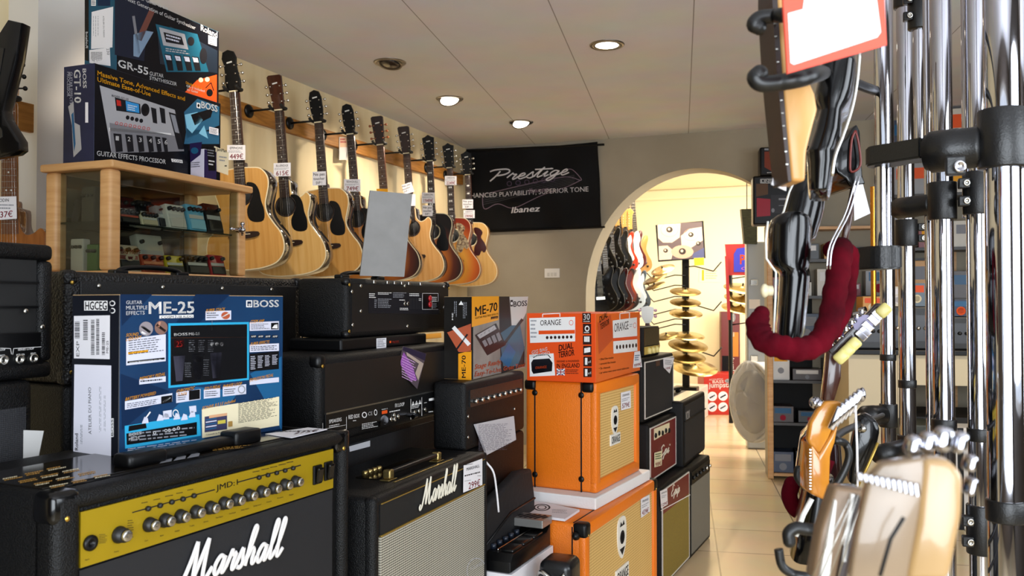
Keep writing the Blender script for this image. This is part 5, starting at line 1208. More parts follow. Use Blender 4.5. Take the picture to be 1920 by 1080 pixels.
# ---------------------------------------------------------------- orange cabinets
ORANGE = mat('orange_vinyl', '#ee7a12', .42, bump=(260, .35, 'v'))
ORW = weave('tan_weave', '#b88a42', '#ecc880', 330, .9)
def oc_parts(t, w_, d_, h_, r=.012):
    b = BM(); box(b, (0, .015, 0), (w_, d_, h_), r, 3)
    fr = .042
    for a, c in (((0, 0, 0), (w_, .03, fr)), ((0, 0, h_-fr), (w_, .03, h_)), ((0, 0, fr*.6), (fr, .03, h_-fr*.6)), ((w_-fr, 0, fr*.6), (w_, .03, h_-fr*.6))): box(b, a, c, .008, 2)
    obj('cabinet_body', b, ORANGE, t, smooth=40)
    obj('speaker_grille', box(BM(), (fr-.004, .010, fr-.004), (w_-fr+.004, .016, h_-fr+.004)), ORW, t)
    return fr
def oc_logo(t, sp, w_, h_, z1, z2, s=1.0, dx=0):
    b = BM(); c = w_*.5+dx; box(b, (c-.055*s, .004, z2-.022*s), (c+.055*s, .010, z2+.022*s), .001)
    pl = obj('logo_plate', b, mat('plate_white', '#eae6dc', .35), t)
    tb = BM(); v, f = text_geo('ORANGE', .05); vs = [tb.verts.new((c+(x-.5)*.096*s, .0035, z2-.014*s+y*.028*s)) for x, y in v]
    for q in f:
        try: tb.faces.new([vs[j] for j in q])
        except ValueError: pass
    obj('logo_lettering', tb, INK, pl)
    b = BM(); prism(b, sm([(c-.03*s, z1+.05*s), (c+.03*s, z1+.05*s), (c+.034*s, z1-.02*s), (c, z1-.06*s), (c-.034*s, z1-.02*s)], 4), .006, .010)
    cr = obj('crest', b, mat('plate_white', '#eae6dc'), t)
    b = BM(); lathe(b, [(.019*s, 0), (.019*s, .001), (.013*s, .001), (.013*s, 0)], (c, .0058, z1), (0, -1, 0), 20); prism(b, [(c-.02*s, z1+.032*s), (c-.012*s, z1+.045*s), (c, z1+.034*s), (c+.012*s, z1+.045*s), (c+.02*s, z1+.032*s)], .005, .006); prism(b, [(c-.022*s, z1-.03*s), (c+.022*s, z1-.03*s), (c, z1-.05*s)], .005, .006)
    obj('crest_print', b, INK, cr)
# lower large cabinet
sp = spot(1098, 985, 1735, d=2.68); zt = sp.P.z; sp = Spot(Vector((sp.P.x, sp.P.y, 0)), 1735); w_, d_ = sp.w(1233), min(sp.s_(930), .36); KT = zt
print('K', w_, d_, zt)
t = thing('speaker_cabinet', 'large orange speaker cabinet on the floor below the white foam slab', 'speaker cabinet', sp.M); KS = sp
oc_parts(t, w_, d_, zt); oc_logo(t, sp, w_, zt, zt-.13, zt-.26, 1.25, -.02)
for y in (.045, d_-.03):
    b = BM(); box(b, (-.0015, y-.002, .01), (.001, y+.002, zt-.01)); box(b, (0.01, y-.002, zt-.001), (w_-.01, y+.002, zt+.0012)); obj('piping_groove', b, INK, t)
caps(t, w_, d_, zt, ((0, 0, 1), (1, 0, 1), (0, 1, 1)), PLASTIC, .045)
obj('edge_knob', ball(BM(), (-.006, .03, zt-.035), .014, 14, (1.2, 1, 1)), PLASTIC, t, smooth=True)
# foam slab
sp = spot(1117, 957, 1811, z=zt+.001); sp = Spot(sp.P, 1811); w2, d2, h2 = sp.w(1219), sp.s_(967), .040
FOT = zt+.001+h2
t = thing('foam_slab', 'white foam slab between the two orange cabinets', 'foam slab', sp.M)
obj('foam', box(BM(), (0, 0, 0), (w2, d2, h2), .004, 2), mat('foam', '#eae8e6', .9, bump=(150, .5)), t)
# booklet
def bk(A):
    A.text('Orange', 150, 830, 205, 805, 14, INK, .03, up=(-8, -12)); A.ring(232, 823, 32, 13, .2, INK); A.ring(232, 823, 18, 8, .25, INK); A.small(270, 830, 330, 845, 3, GREY, 4, .3, 4)
card('booklet', 'white booklet with circular emblem lying on the lower orange cabinet', [(195, 795), (373, 830), (318, 866), (107, 838)], z=zt+.010, cs=(900, 540, 2), art=bk, cat='booklet', th=.008)
# upper cabinet
sp = spot(1119, 926, 1782, z=FOT); w_, d_, h_ = sp.w(1200), sp.s_(985), sp.top(1119, 718)
print('J', w_, d_, h_)
t = thing('speaker_cabinet', 'orange speaker cabinet standing on the white foam slab', 'speaker cabinet', sp.M); JS = sp; JTOP = FOT+h_
oc_parts(t, w_, d_, h_); oc_logo(t, sp, w_, h_, h_*.60, h_*.42, .9, -.03)
for px in (1003, 1090):
    y = (WM[t].inverted() @ on_plane(px, 820, sp.P, sp.u)).y; o = obj('piping_groove', box(BM(), (-.0015, y-.0025, .0), (.001, y+.0025, h_)), INK, t)
    for z in (.045, h_-.045): obj('edge_stud', ball(BM(), (-.001, y, z), .011, 14, (.5, 1, 1)), PLASTIC, t, smooth=True)
for y in (d_*.12, d_-.02): b = BM(); box(b, (-.010, y-.022, h_-.035), (.02, y+.022, h_+.002), .010, 3); obj('corner_protector', b, PLASTIC, t, smooth=40)
for y in (d_*.12, d_-.02, .5*d_): obj('rubber_foot', box(BM(), (.01, y-.012, -.008), (.035, y+.012, 0)), PLASTIC, t) if 0 else None
def ot(l1, l2):
    def f(A): pass
    return f
def otag(quad, plane, label, price, cs=(900, 540, 2), group=None):
    def a(A):
        x0, y0 = quad[0]; x1, y1 = quad[1]; y3 = quad[3][1]; hh = y3-y0; wd = x1-x0; sl = (y1-y0)/wd
        A.text('ORANGE', x0+wd*.12, y0+hh*.24+sl*wd*.12, x0+wd*.85, y0+hh*.24+sl*wd*.85, hh*.12, INK, .02); A.small(x0+wd*.08, y0+hh*.36, x0+wd*.95, y0+hh*.56, 2, GREY, sl*wd, .4, 3); A.text(price, x0+wd*.12, y0+hh*.9+sl*wd*.12, x0+wd*.88, y0+hh*.9+sl*wd*.88, hh*.26, REDINK, .03)
    card('price_tag', label, quad, plane=plane, cs=cs, art=a)
otag([(529, 393), (565, 384), (566, 450), (530, 459)], (JS.W(0, .006, 0), JS.v), 'white 579€ price tag on the upper orange cabinet', '579€')
otag([(604, 790), (636, 775), (638, 838), (605, 862)], (KS.W(0, .006, 0), KS.v), 'white 439€ price tag on the lower orange cabinet', '439€')
# printed orange carton
sp = spot(1117, 718, 1640, z=JTOP+.002); sp = Spot(sp.P, 1640); w_, d_, h_ = sp.w(1200), sp.s_(988), sp.top(1117, 588)
print('Dual', w_, d_, h_)
OC = mat('orange_carton', '#e2501a', .35); OC2 = mat('orange_carton_front', '#e4661c', .35)
t = carton('amplifier_box', 'orange printed amplifier carton on top of the orange cabinets', sp, w_, d_, h_, OC2, OC)
A = Art(t, sp.P, sp.u, (900, 540, 2)); BRN = mat('brown_print', '#2c120c', .4)
A.poly([(185, 113), (357, 108), (357, 200), (188, 206)], WHITE); A.rect(384, 94, 416, 130, BRN); A.rect(386, 134, 417, 172, BRN); A.rect(386, 178, 418, 212, BRN); A.rect(387, 217, 418, 252, BRN); A.rect(388, 257, 419, 294, BRN); A.rect(388, 299, 419, 334, BRN)
A.poly([(185, 250), (276, 245), (282, 328), (187, 332)], WHITE); A.up()
A.line([(235, 110), (235, 98), (300, 95), (300, 108)], 3, WHITE); A.text('ORANGE', 226, 141, 304, 138, 20, BRN, .02); A.rect(220, 160, 356, 174, OC, -3); A.ring(342, 130, 8, 10, .2, OC); A.small(190, 120, 214, 195, 5, GREY, 0, .4, 3)
for i in range(7): A.ell(252+i*15, 186-i*.4, 5, 6, BRN)
A.poly([(192, 280), (200, 268), (260, 264), (272, 280), (270, 312), (200, 322), (194, 310)], BLK); A.up(); A.text('ORANGE', 208, 304, 250, 300, 9, OC, .03); A.line([(200, 262), (215, 252), (255, 250), (265, 262)], 3, BLK)
A.text('GIG BAG', 194, 248, 252, 234, 12, WHITE, .05); A.text('INCLUDED', 188, 262, 262, 249, 12, WHITE, .05)
A.text('DUAL', 296, 236, 350, 226, 22, BRN, .07); A.text('TERROR', 294, 262, 354, 252, 22, BRN, .07); A.text('DESIGNED & ENGINEERED', 288, 279, 372, 277, 7, BRN, .04); A.text('IN ENGLAND', 288, 300, 374, 298, 16, BRN, .05)
A.rect(288, 303, 318, 327, mat('flag_blue', '#24346c', .4)); A.up(); A.line([(288, 303), (318, 327)], 4, WHITE); A.line([(288, 327), (318, 303)], 4, WHITE); A.line([(303, 303), (303, 327)], 6, WHITE); A.line([(288, 315), (318, 315)], 6, WHITE); A.up(); A.line([(303, 303), (303, 327)], 3, REDINK); A.line([(288, 315), (318, 315)], 3, REDINK)
A.small(322, 306, 372, 325, 3, BRN, 0, .4, 4); A.text('30', 388, 120, 412, 119, 22, WHITE, .04); A.small(388, 124, 414, 128, 1, WHITE, 0, .6, 4)
A.ring(402, 152, 9, 11, .4, WHITE); A.small(390, 165, 414, 170, 1, WHITE, 0, .6, 5)
for x in (394, 401, 408): A.rect(x-3, 182, x+3, 202, WHITE)
A.poly([(391, 226), (414, 222), (414, 240), (391, 244)], WHITE); A.rect(394, 262, 403, 288, WHITE); A.text('x4', 405, 282, 416, 281, 10, WHITE, .03); A.rect(394, 304, 403, 330, WHITE); A.text('x4', 405, 324, 417, 323, 10, WHITE, .03)
A.done('printed_side')
A = Art(t, sp.P, sp.v, (900, 540, 2)); OCS = mat('orange_shape', '#c84a14', .35)
A.poly([(440, 130), (490, 100), (500, 190), (445, 250)], OCS); A.up(); A.poly([(497, 122), (588, 110), (590, 236), (500, 246)], WHITE); A.line([(524, 118), (524, 96), (560, 92), (560, 114)], 3, WHITE); A.up()
A.text('ORANGE', 503, 166, 556, 154, 32, BRN, .02); A.ring(580, 140, 6, 10, .2, OC); A.small(560, 136, 572, 150, 2, GREY, -2, .4, 3); A.rect(498, 188, 589, 200, OC, -8)
for i in range(7): A.ell(513+i*12, 222-i*1.2, 3.6, 8, BRN)
A.text('DUAL', 448, 130, 478, 108, 22, BRN, .07); A.text('TERROR', 450, 158, 484, 135, 22, BRN, .07)
for k, s_ in enumerate(('30w/15w modes', 'around the house', '2x channels', 'or when ever your music takes you')): A.text('• '+s_, 446, 272+k*17, (500, 508, 488, 558)[k], (264, 280, 300, 302)[k]+(0, 0, 0, 0)[k], 8, BRN, .02)
A.done('printed_front')
card('price_card', 'torn white price card stuck on the right end of the orange carton', [(580, 240), (600, 236), (608, 296), (575, 300)], plane=(sp.W(0, -.003, 0), sp.v), cs=(900, 540, 2), art=lambda A: (A.text('999€', 578, 298, 604, 290, 12, REDINK, .03), A.small(580, 252, 600, 276, 3, LB, -2, .5, 3)))

# ---------------------------------------------------------------- stack of small amplifiers by the aisle
def amp(name, label, px, yb, vp, z, xr, zt, D_, cat='amplifier', grille=None, pip=None, board=None, bh=0, d=None, r=.012, w=None, sideboard=None):
    sp = spot(px, yb, vp, z=z) if d is None else Spot(Vector(at(px, yb, d).xy.to_3d())+Vector((0, 0, z)), vp)
    w_ = w or sp.w(xr); h_ = zt-z
    t = thing(name, label, cat, sp.M); carcass(t, w_, D_, h_, TOLEX, r)
    g = .022
    if grille: obj('speaker_grille', box(BM(), (g, -.003, g), (w_-g, .004, h_-g-bh)), grille, t)
    if board: obj('control_board', box(BM(), (g, -.004, h_-g-bh), (w_-g, .004, h_-g)), board, t)
    if pip:
        b = BM()
        for a, c in (((g-.005, -.005, g-.005), (w_-g+.005, .003, g)), ((g-.005, -.005, h_-g), (w_-g+.005, .003, h_-g+.005)), ((g-.005, -.005, g), (g, .003, h_-g)), ((w_-g, -.005, g), (w_-g+.005, .003, h_-g))): box(b, a, c)
        obj('piping', b, pip, t)
    print(label[:30], round(w_, 3), round(h_, 3)); return t, sp, w_, h_
DKC = weave('dark_cloth', '#0c0c0e', '#26262a', 700, .5); GOC = weave('gold_cloth', '#5a4a1c', '#a48e3c', 700, .5); GRC = weave('grey_cloth', '#55534c', '#8e8b80', 700, .5); WPI = mat('white_piping', '#d8d4cc', .4)
RED = mat('ruby_board', '#6a1018', .35)
# floor row
t, sp, w_, h_ = amp('combo_amplifier', 'black combo with burgundy board and gold grille on the floor beside the orange cabinets', 1239, 1108, 1730, 0, 1293, .448, .28, grille=GOC, pip=WPI, board=RED, bh=.10, d=3.70)
S4, W4, H4 = sp, w_, h_
A = Art(t, sp.W(0, -.004, 0), sp.v, (900, 540, 2)); A.line([(678, 835), (788, 775)], 3, WHITE); A.up()
A.done('trim_line'); b = BM(); p = lambda x, y: WM[t].inverted() @ on_plane(900+x/2, 540+y/2, sp.W(0, -.004, 0), sp.v)
script(b, 'Epip', p(716, 782), p(748, 766), p(716, 782)+Vector((0, 0, .05)), .003, .5, nrm=Vector((0, 1, 0))); obj('logo_lettering', b, mat('logo_cream', '#ddd6c4'), t)
card('price_tag', 'cream price tag on the burgundy-topped combo on the floor', [(676, 762), (702, 750), (704, 812), (680, 826)], plane=(sp.W(0, -.006, 0), sp.v), cs=(900, 540, 2), art=lambda A: (A.text('EPIPHONE', 680, 774, 700, 765, 6, INK), A.small(680, 780, 700, 792, 2, GREY, -6, .4, 3), A.text('129€', 681, 820, 702, 810, 11, REDINK, .03)))
t, sp, w_, h_ = amp('combo_amplifier', 'dark combo amplifier with grey grille on the floor at the end of the row', 1294, 1075, 1730, 0, 1332, .44, .25, grille=GRC, board=PLASTIC, bh=.06, d=4.15)
S5, W5 = sp, w_
for k in range(6): obj('control_knob', lathe(BM(), [(.01, 0), (.009, .012), (0, .012)], (.05+k*(w_-.1)/5, -.004, h_-.05), (0, -1, 0), 12), NICKEL if k > 3 else KNOB, t, smooth='keep')
# second row
t, sp, w_, h_ = amp('combo_amplifier', 'small black combo with ruby front and cream cut-out in the aisle stack', 1216, 905, 1720, .449, 1268, .715, .24, d=3.74, grille=RED, pip=WPI)
S2 = sp
def p2(x, y, o=-.005): return WM[t].inverted() @ on_plane(1180+x/3.176, 560+y/3.176, sp.W(0, o, 0), sp.v)
q = [p2(150, 775), p2(238, 738), p2(238, 790), p2(150, 842)]
b = BM(); prism(b, [(v.x, v.z) for v in q], -.006, -.002); cf = obj('cream_cutout', b, CREAM, t)
b = BM(); a_, c_ = p2(155, 815, -.006), p2(235, 785, -.006); 
for k in range(5): v = a_.lerp(c_, k/4); ball(b, (v.x, -.008, v.z+.005*(k % 2)), .012, 10, (1, .5, 1))
obj('tube_shapes', b, PLASTIC, cf, smooth=True)
b = BM(); script(b, 'Epi', p2(175, 950), p2(235, 915), p2(175, 950)+Vector((0, 0, .05)), .0035, .5, nrm=Vector((0, 1, 0))); obj('logo_lettering', b, mat('logo_cream', '#ddd6c4'), t)
card('price_tag', 'cream price tag on the ruby-fronted combo', [(150, 918), (196, 905), (193, 992), (150, 1005)], plane=(sp.W(0, -.008, 0), sp.v), cs=(1180, 560, 3.176), m=CREAM, art=lambda A: (A.small(154, 925, 192, 965, 3, mat('green_ink', '#3c6a3c'), -8, .5, 4), A.text('98€', 155, 1000, 190, 988, 22, REDINK, .03)))
t, sp, w_, h_ = amp('speaker_cabinet', 'small black speaker cabinet with white piping at the top of the aisle stack', 1206, 790, 1720, .717, 1263, 1.005, .22, cat='speaker cabinet', d=3.76, grille=DKC, pip=WPI)
S1 = sp; a_ = WM[t].inverted() @ on_plane(1234, 681, sp.W(0, -.006, 0), sp.v); obj('name_plate', box(BM(), (a_.x-.03, -.006, a_.z-.012), (a_.x+.03, -.002, a_.z+.012)), mat('plate_dark', '#4a2c20', .4), t)
card('price_tag', 'torn white price tag on the white-piped cabinet', [(203, 352), (268, 352), (240, 445), (205, 410)], plane=(sp.W(0, -.008, 0), sp.v), cs=(1180, 560, 3.176), art=lambda A: (A.small(212, 365, 255, 395, 3, GREY, 4, .5, 4), A.text('199€', 215, 425, 245, 418, 14, REDINK, .03)))
t, sp, w_, h_ = amp('combo_amplifier', 'plain black combo amplifier standing on the grey-grille one at the aisle', 1282, 890, 1640, .442, 1322, .765, .2, d=4.16, grille=DKC)
obj('control_board', box(BM(), (.02, .02, h_), (w_-.04, .09, h_+.003)), NICKEL, t); handle(t, .05, w_-.08, .13, h_, .03, .02)
obj('front_bar', box(BM(), (.01, -.008, h_*.70), (w_-.01, .0, h_*.72)), PLASTIC, t)
v, g_ = text_geo('VOX', .05); b = BM(); a_ = WM[t].inverted() @ on_plane(1283.5, 790, sp.P, sp.v); vs = [b.verts.new((a_.x+x*.10, -.006, a_.z+y*.045)) for x, y in v]
for q in g_:
    try: b.faces.new([vs[j] for j in q])
    except ValueError: pass
obj('logo_lettering', b, WHITE, t)
# micro head and ukulele on top of the stack
sp = Spot(S1.W(.02, .02, .2895), 1720)
sp = Spot(on_plane(1207, 656, S1.W(0, .02, 0), S1.v), 1720); sp.P.z = 1.0055; sp = Spot(sp.P, 1720)
t = thing('micro_amplifier', 'tiny brass-faced tube amplifier on top of the white-piped cabinet', 'amplifier', sp.M); w_ = sp.w(1236)
carcass(t, w_, .1, .135, TOLEX, .006); obj('face_plate', box(BM(), (.008, -.003, .05), (w_-.008, .002, .128)), mat('old_brass', '#6e6244', .35, .7, bump=(80, .4)), t)
obj('tube_window', box(BM(), (.008, -.003, .01), (w_-.008, .002, .045)), mat('tube_glow', '#c8a850', .4), t)
for k in range(3): obj('tube', lathe(BM(), [(.012, 0), (.012, .02), (.006, .028), (0, .03)], (w_*(.25+.25*k), -.006, .012)), mat('ivory_knob', '#e6d58a', .3), t, smooth='keep')
c_ = on_plane(1214, 606, S1.W(0, .14, 0), S1.v)
M = Matrix.Translation(c_) @ Matrix.Rotation(rad(10), 4, 'Z') 
t = thing('ukulele', 'small ukulele with white flowered head rising behind the tiny brass amplifier', 'ukulele', M)
zt_ = c_.z-1.0055
obj('neck', box(BM(), (-.012, 0, -zt_*.5), (.012, .014, 0), .004, 2), MAHOG, t)
b = BM(); prism(b, sm([(-.05, -zt_), (-.06, -zt_+.04), (-.035, -zt_+.075), (0, -zt_+.08), (.035, -zt_+.075), (.06, -zt_+.04), (.05, -zt_), (0, -zt_+.001)], 3), .0, .04); obj('body', b, MAHOG, t)
b = BM(); prism(b, [(-.014, 0), (-.03, .03), (-.032, .08), (0, .088), (.032, .08), (.03, .03), (.014, 0)], 0, .01); obj('headstock', b, PEARL, t)
for s_ in (-1, 1):
    for z in (.035, .065): obj('tuning_peg', ball(BM(), (s_*.04, .006, z), .009, 10), mat('pink_peg', '#c9a0b0', .4), t, smooth=True)

# ---------------------------------------------------------------- pedals and cartons in the foreground gap
sp = spot(959, 1076, 1677, d=2.42); zc = sp.P.z-.03; w_ = sp.w(1034); d_ = .10
P0 = Vector((sp.P.x, sp.P.y, 0)); cs_ = Spot(P0, 1677)
t = thing('crate', 'black crate supporting the white carton and pedal board', 'crate', cs_.M); obj('crate_body', box(BM(), (-.01, .0, 0), (w_+.02, d_, zc-.09), .01, 2), PLASTIC, t)
t = thing('white_carton', 'white carton under the black multi-pedal board', 'box', Spot(Vector((P0.x, P0.y, zc-.088)), 1677).M); obj('carton', box(BM(), (-.005, -.002, 0), (w_+.01, d_, .116), .001), PAPER, t)
sp = Spot(Vector((P0.x, P0.y, zc+.03)), 1677)
t = thing('pedal_board', 'black multi-effects floor unit with three big pads on the white carton', 'effects unit', sp.M)
b = BM(); vs = [(0, 0), (0, .03), (.02, .05), (w_-.03, .05), (w_, .07), (w_, 0)]
prism(b, vs, .002, d_, .006, 2); obj('housing', b, PLASTIC, t, smooth=40)
for k in range(3): x = .03+k*(w_-.07)/3; obj('foot_pad', box(BM(), (x, .008, .048), (x+(w_-.1)/3, .05, .058), .006, 3), mat('pad_black', '#0d0d0e', .25), t, smooth=40)
obj('silver_ridge', box(BM(), (.03, .055, .05), (w_-.03, .06, .056), .002), NICKEL, t)
for k in range(5): obj('control_knob', lathe(BM(), [(.009, 0), (.008, .014), (0, .014)], (.05+k*(w_-.1)/5, .08, .05)), mat('knob_slate', '#1d2430', .3), t, smooth='keep')
bar = box(BM(), (w_-.075, .0, .07), (w_+.005, d_, .095), .002)
sb_ = obj('striped_end_bar', bar, mat('bar_silver', '#9a9894', .35, .6), t)
b = BM()
for k in range(6):
    T = Matrix.Translation((w_-.035, .008+k*(d_-.016)/5, .0955)) @ Matrix.Rotation(rad(-20), 4, 'Z'); box(b, (-.026 if k not in (0, 5) else -.012, -.004, 0), (.026 if k not in (0, 5) else .012, .004, .001), .0, M=T)
obj('slots', b, INK, sb_)
q = at(1052, 1052, 2.5)
t = thing('cable_bag', 'round-ended black padded bag beside the white carton', 'bag', Matrix.Translation((q.x, q.y, 0)))
b = BM(); box(b, (-.055, -.05, 0), (.045, .06, q.z+.01), .022, 4); obj('bag_body', b, mat('bag_gloss', '#101114', .3, bump=(40, .5)), t, smooth=60)
obj('buckle', tube(BM(), spline([(-.06, -.03, q.z-.04), (-.04, -.056, q.z-.02), (0, -.056, q.z-.04), (.03, -.056, q.z-.02)], 5), .006, 6), NICKEL, t)

# ---------------------------------------------------------------- far room
def egtr(label, M, top, style='strat', guard=None, headm=MAPLE, board=ROSEW, neck=MAPLE, group=None, th=.045, bass=False, simple=False, body_m=None, cutz=0):
    t = thing('electric_bass' if bass else 'electric_guitar', label, 'bass guitar' if bass else 'guitar', M, group)
    z0 = -.80 if bass else -.42
    if style == 'strat':
        pts = [(.028, .0), (.03, -.055), (.06, -.06), (.10, .0), (.128, .01), (.138, -.03), (.12, -.09), (.112, -.14), (.13, -.2), (.16, -.27), (.15, -.34), (.08, -.385), (0, -.395), (-.09, -.39), (-.155, -.345), (-.168, -.27), (-.135, -.19), (-.118, -.12), (-.13, -.05), (-.15, .03), (-.135, .06), (-.10, .03), (-.055, -.035), (-.03, -.045), (-.028, .0)]
    else:
        pts = [(.028, .0), (.03, -.06), (.05, -.085), (.08, -.06), (.115, -.035), (.128, -.06), (.112, -.11), (.105, -.14), (.13, -.2), (.158, -.27), (.15, -.34), (.08, -.39), (0, -.40), (-.08, -.39), (-.15, -.34), (-.158, -.27), (-.13, -.2), (-.105, -.14), (-.115, -.09), (-.13, -.03), (-.11, .0), (-.06, .01), (-.028, .0)]
    P_ = sm([(x, z+z0) for x, z in pts], 3)
    obj('body', prism(BM(), P_, 0, th, .007, 3), body_m or top, t, smooth=50)
    if style != 'strat': obj('top', prism(BM(), inset(P_, .007), -.006, .002, .003, 2), top, t, smooth=50)
    if guard:
        gp_ = [(.03, -.045), (.07, -.05), (.10, -.02), (.108, -.08), (.09, -.13), (.10, -.19), (.12, -.26), (.06, -.30), (.03, -.24), (-.04, -.235), (-.06, -.17), (-.075, -.09), (-.09, -.02), (-.05, -.05), (-.03, -.05)]
        obj('pickguard', prism(BM(), sm([(x, z+z0) for x, z in gp_], 3), -.003, 0), guard, t)
    for z in (-.10, -.17) + ((-.225,) if style == 'strat' else ()): obj('pickup', box(BM(), (-.04, -.009, z+z0-.01), (.04, -.002, z+z0+.01), .004), PLASTIC if style == 'strat' else NICKEL, t)
    obj('bridge', box(BM(), (-.042, -.011, z0-.285), (.042, 0, z0-.255), .003), NICKEL, t)
    for x, z in ((.075, -.24), (.095, -.28), (.11, -.315)): obj('control_knob', lathe(BM(), [(.011, 0), (.01, .014), (0, .014)], (x, -.002, z+z0), (0, -1, 0), 12), NICKEL if bass else KNOB, t, smooth='keep')
    b = BM(); box(b, (-.023, -.004, z0-.03), (.023, .02, 0), .009, 3); obj('neck', b, neck, t, smooth=40)
    b = BM(); prism(b, [(-.0205, 0), (.0205, 0), (.027, z0-.06), (-.027, z0-.06)], -.010, -.004); fb = obj('fingerboard', b, board, t)
    f = BM()
    for k in range(1, 21): sc = .86 if bass else .645; z = -(sc-sc/2**(k/12)); box(f, (-.022, -.011, z-.0007), (.022, -.0098, z+.0007)) if z > z0-.05 else None
    obj('frets', f, NICKEL, fb)
    T = Matrix.Rotation(rad(8), 4, 'X')
    if style == 'strat': hd = sm([(-.022, 0), (-.026, .03), (-.03, .06), (-.02, .19), (.0, .215), (.03, .20), (.045, .17), (.03, .15), (.022, .04), (.022, .0)], 2); sd = ((-1, 6 if not bass else 4),)
    else: hd = [(-.024, 0), (-.036, .028), (-.037, .08), (-.041, .14), (-.043, .165), (-.022, .172), (0, .186), (.022, .172), (.043, .165), (.041, .14), (.037, .08), (.036, .028), (.024, 0)]; sd = ((-1, 3), (1, 3))
    obj('headstock', prism(BM(), hd, .002, .016, .002, 1, T=T), headm, t, smooth=30)
    for s_, n in sd:
        for k in range(n):
            zz = .04+k*(.15/n if n > 3 else .042); b = BM(); cyl(b, (s_*.012, -.008, zz), (s_*.012, .004, zz), .004, seg=8); cyl(b, (s_*.02, .01, zz), (s_*.045, .01, zz), .003, seg=6); ball(b, (s_*.05, .01, zz), .008, 8, (1, .6, 1)); bmesh.ops.transform(b, matrix=T, verts=b.verts); obj('tuning_peg', b, NICKEL, t, smooth=True)
    for k in range(4 if bass else 6): x = -.015+.006*k; obj('string', cyl(BM(), (x, -.0125, 0), (x*1.5, -.0125, z0-.26), .0004, seg=4, caps=False), NICKEL, t)
    return t
FG = 'electric guitars on the far room rack'
GREENSH = mat('white_guitar', '#e8e6e0', .15, coat=.6); REDG = mat('red_guitar', '#a82a14', .15, coat=.6); BURG = mat('burgundy_guitar', '#4a1418', .15, coat=.6)
NATG = mat('natural_guitar', '#cf9a58', .25, coat=.4); SBG = burst('sunburst_guitar', '#e08a2c', '#1a0a06', -.6, .16, .24, '#a03c10', .3, 1.0); GUW = mat('guard_white', '#e4e2dc', .3); GUT = mat('guard_tort', '#5c1c14', .3)
def hang_e(px, py, d, lab, **k):
    """px, py: middle of the body"""
    c = at(px, py, d); z0 = .80 if k.get('bass') else .42
    P = c+Vector((0, 0, z0+.2)); M = Matrix.Translation(P) @ Matrix.Rotation(rad(k.pop('rz', 28)), 4, 'Z') @ Matrix.Rotation(rad(-4), 4, 'Y')
    return P, egtr(lab, M, group=FG, **k)
rowU = [(1116, 478, dict(top=GLOSS, style='lp', neck=MAHOG, headm=PLASTIC), 'black guitar with cream scratchplate at the left of the upper row in the far room'),
        (1131, 470, dict(top=GLOSS, headm=PLASTIC), 'black guitar, second of the upper row in the far room'),
        (1146, 474, dict(top=GLOSS, guard=PLASTIC), 'black guitar directly left of the red one in the far room'),
        (1158, 476, dict(top=REDG, guard=GUW), 'red guitar in the upper row of the far room'),
        (1168, 474, dict(top=GREENSH, guard=GUW), 'white guitar in the upper row of the far room'),
        (1175, 472, dict(top=BURG, guard=GUW), 'burgundy guitar in the upper row of the far room'),
        (1186, 480, dict(top=NATG, headm=MAPLE), 'natural wood guitar at the right end of the upper row of the far room')]
rowL = [(1116, 545, dict(top=GLOSS, headm=PLASTIC), 'black guitar at the left end of the lower row in the far room'),
        (1130, 546, dict(top=GLOSS, guard=PLASTIC, headm=PLASTIC), 'black guitar, second of the lower row in the far room'),
        (1145, 546, dict(top=mat('wine_guitar', '#2c0a0c', .12, coat=.8), guard=PLASTIC, headm=PLASTIC), 'dark wine guitar in the lower row of the far room'),
        (1158, 546, dict(top=SBG, guard=GUT), 'orange sunburst guitar in the lower row of the far room'),
        (1171, 546, dict(top=mat('pale_blue_guitar', '#c8d4dc', .15, coat=.6), guard=GUW), 'pale blue white guitar in the lower row of the far room'),
        (1182, 548, dict(top=mat('slate_guitar', '#3c4650', .15, coat=.6), guard=GUW), 'slate guitar at the right end of the lower row in the far room')]
PU = []
for i, (x, y, k, lab) in enumerate(rowU): PU.append(hang_e(x, y, 7.86+.17*i, lab, **k)[0])
PL = []
for i, (x, y, k, lab) in enumerate(rowL): PL.append(hang_e(x, y, 7.65+.17*i, lab, **k)[0])
def rack_rail(P, lab):
    a, c = P[0], P[-1]; u = (c-a).normalized(); t = thing('guitar_rack', lab, 'guitar rack', Matrix.Translation((a.x, a.y, 0)))
    b = BM(); off = Vector((-.12, .05, .03)); cyl(b, a-u*.15+off, c+u*.15+off, .014); obj('cross_bar', b, NICKEL, t, world=True, smooth=40)
    for p_ in (a-u*.12, c+u*.12): b = BM(); cyl(b, Vector((p_.x-.12, p_.y+.05, 0)), p_+off+Vector((0, 0, .05)), .012); obj('upright', b, NICKEL, t, world=True, smooth=40)
    for p_ in P: b = BM(); tube(b, spline([p_+off, p_+Vector((-.04, .03, .01)), p_+Vector((.03, -.02, .0))], 4), .007, 6); obj('hook', b, PLASTIC, t, world=True)
rack_rail(PU, 'metal rack bar holding the upper row of guitars in the far room'); rack_rail(PL, 'metal rack bar holding the lower row of guitars in the far room')
# slanted silver rail seen in front of them
b = BM(); q_ = at(1094, 568, 7.3); tube(b, [at(1107, 462, 7.3), at(1096, 520, 7.3), q_, Vector((q_.x, q_.y, 0))], .016, 6); o = obj('silver_rail', b, NICKEL); tag(o, 'slanted silver frame rail left of the far room guitars', 'rail')
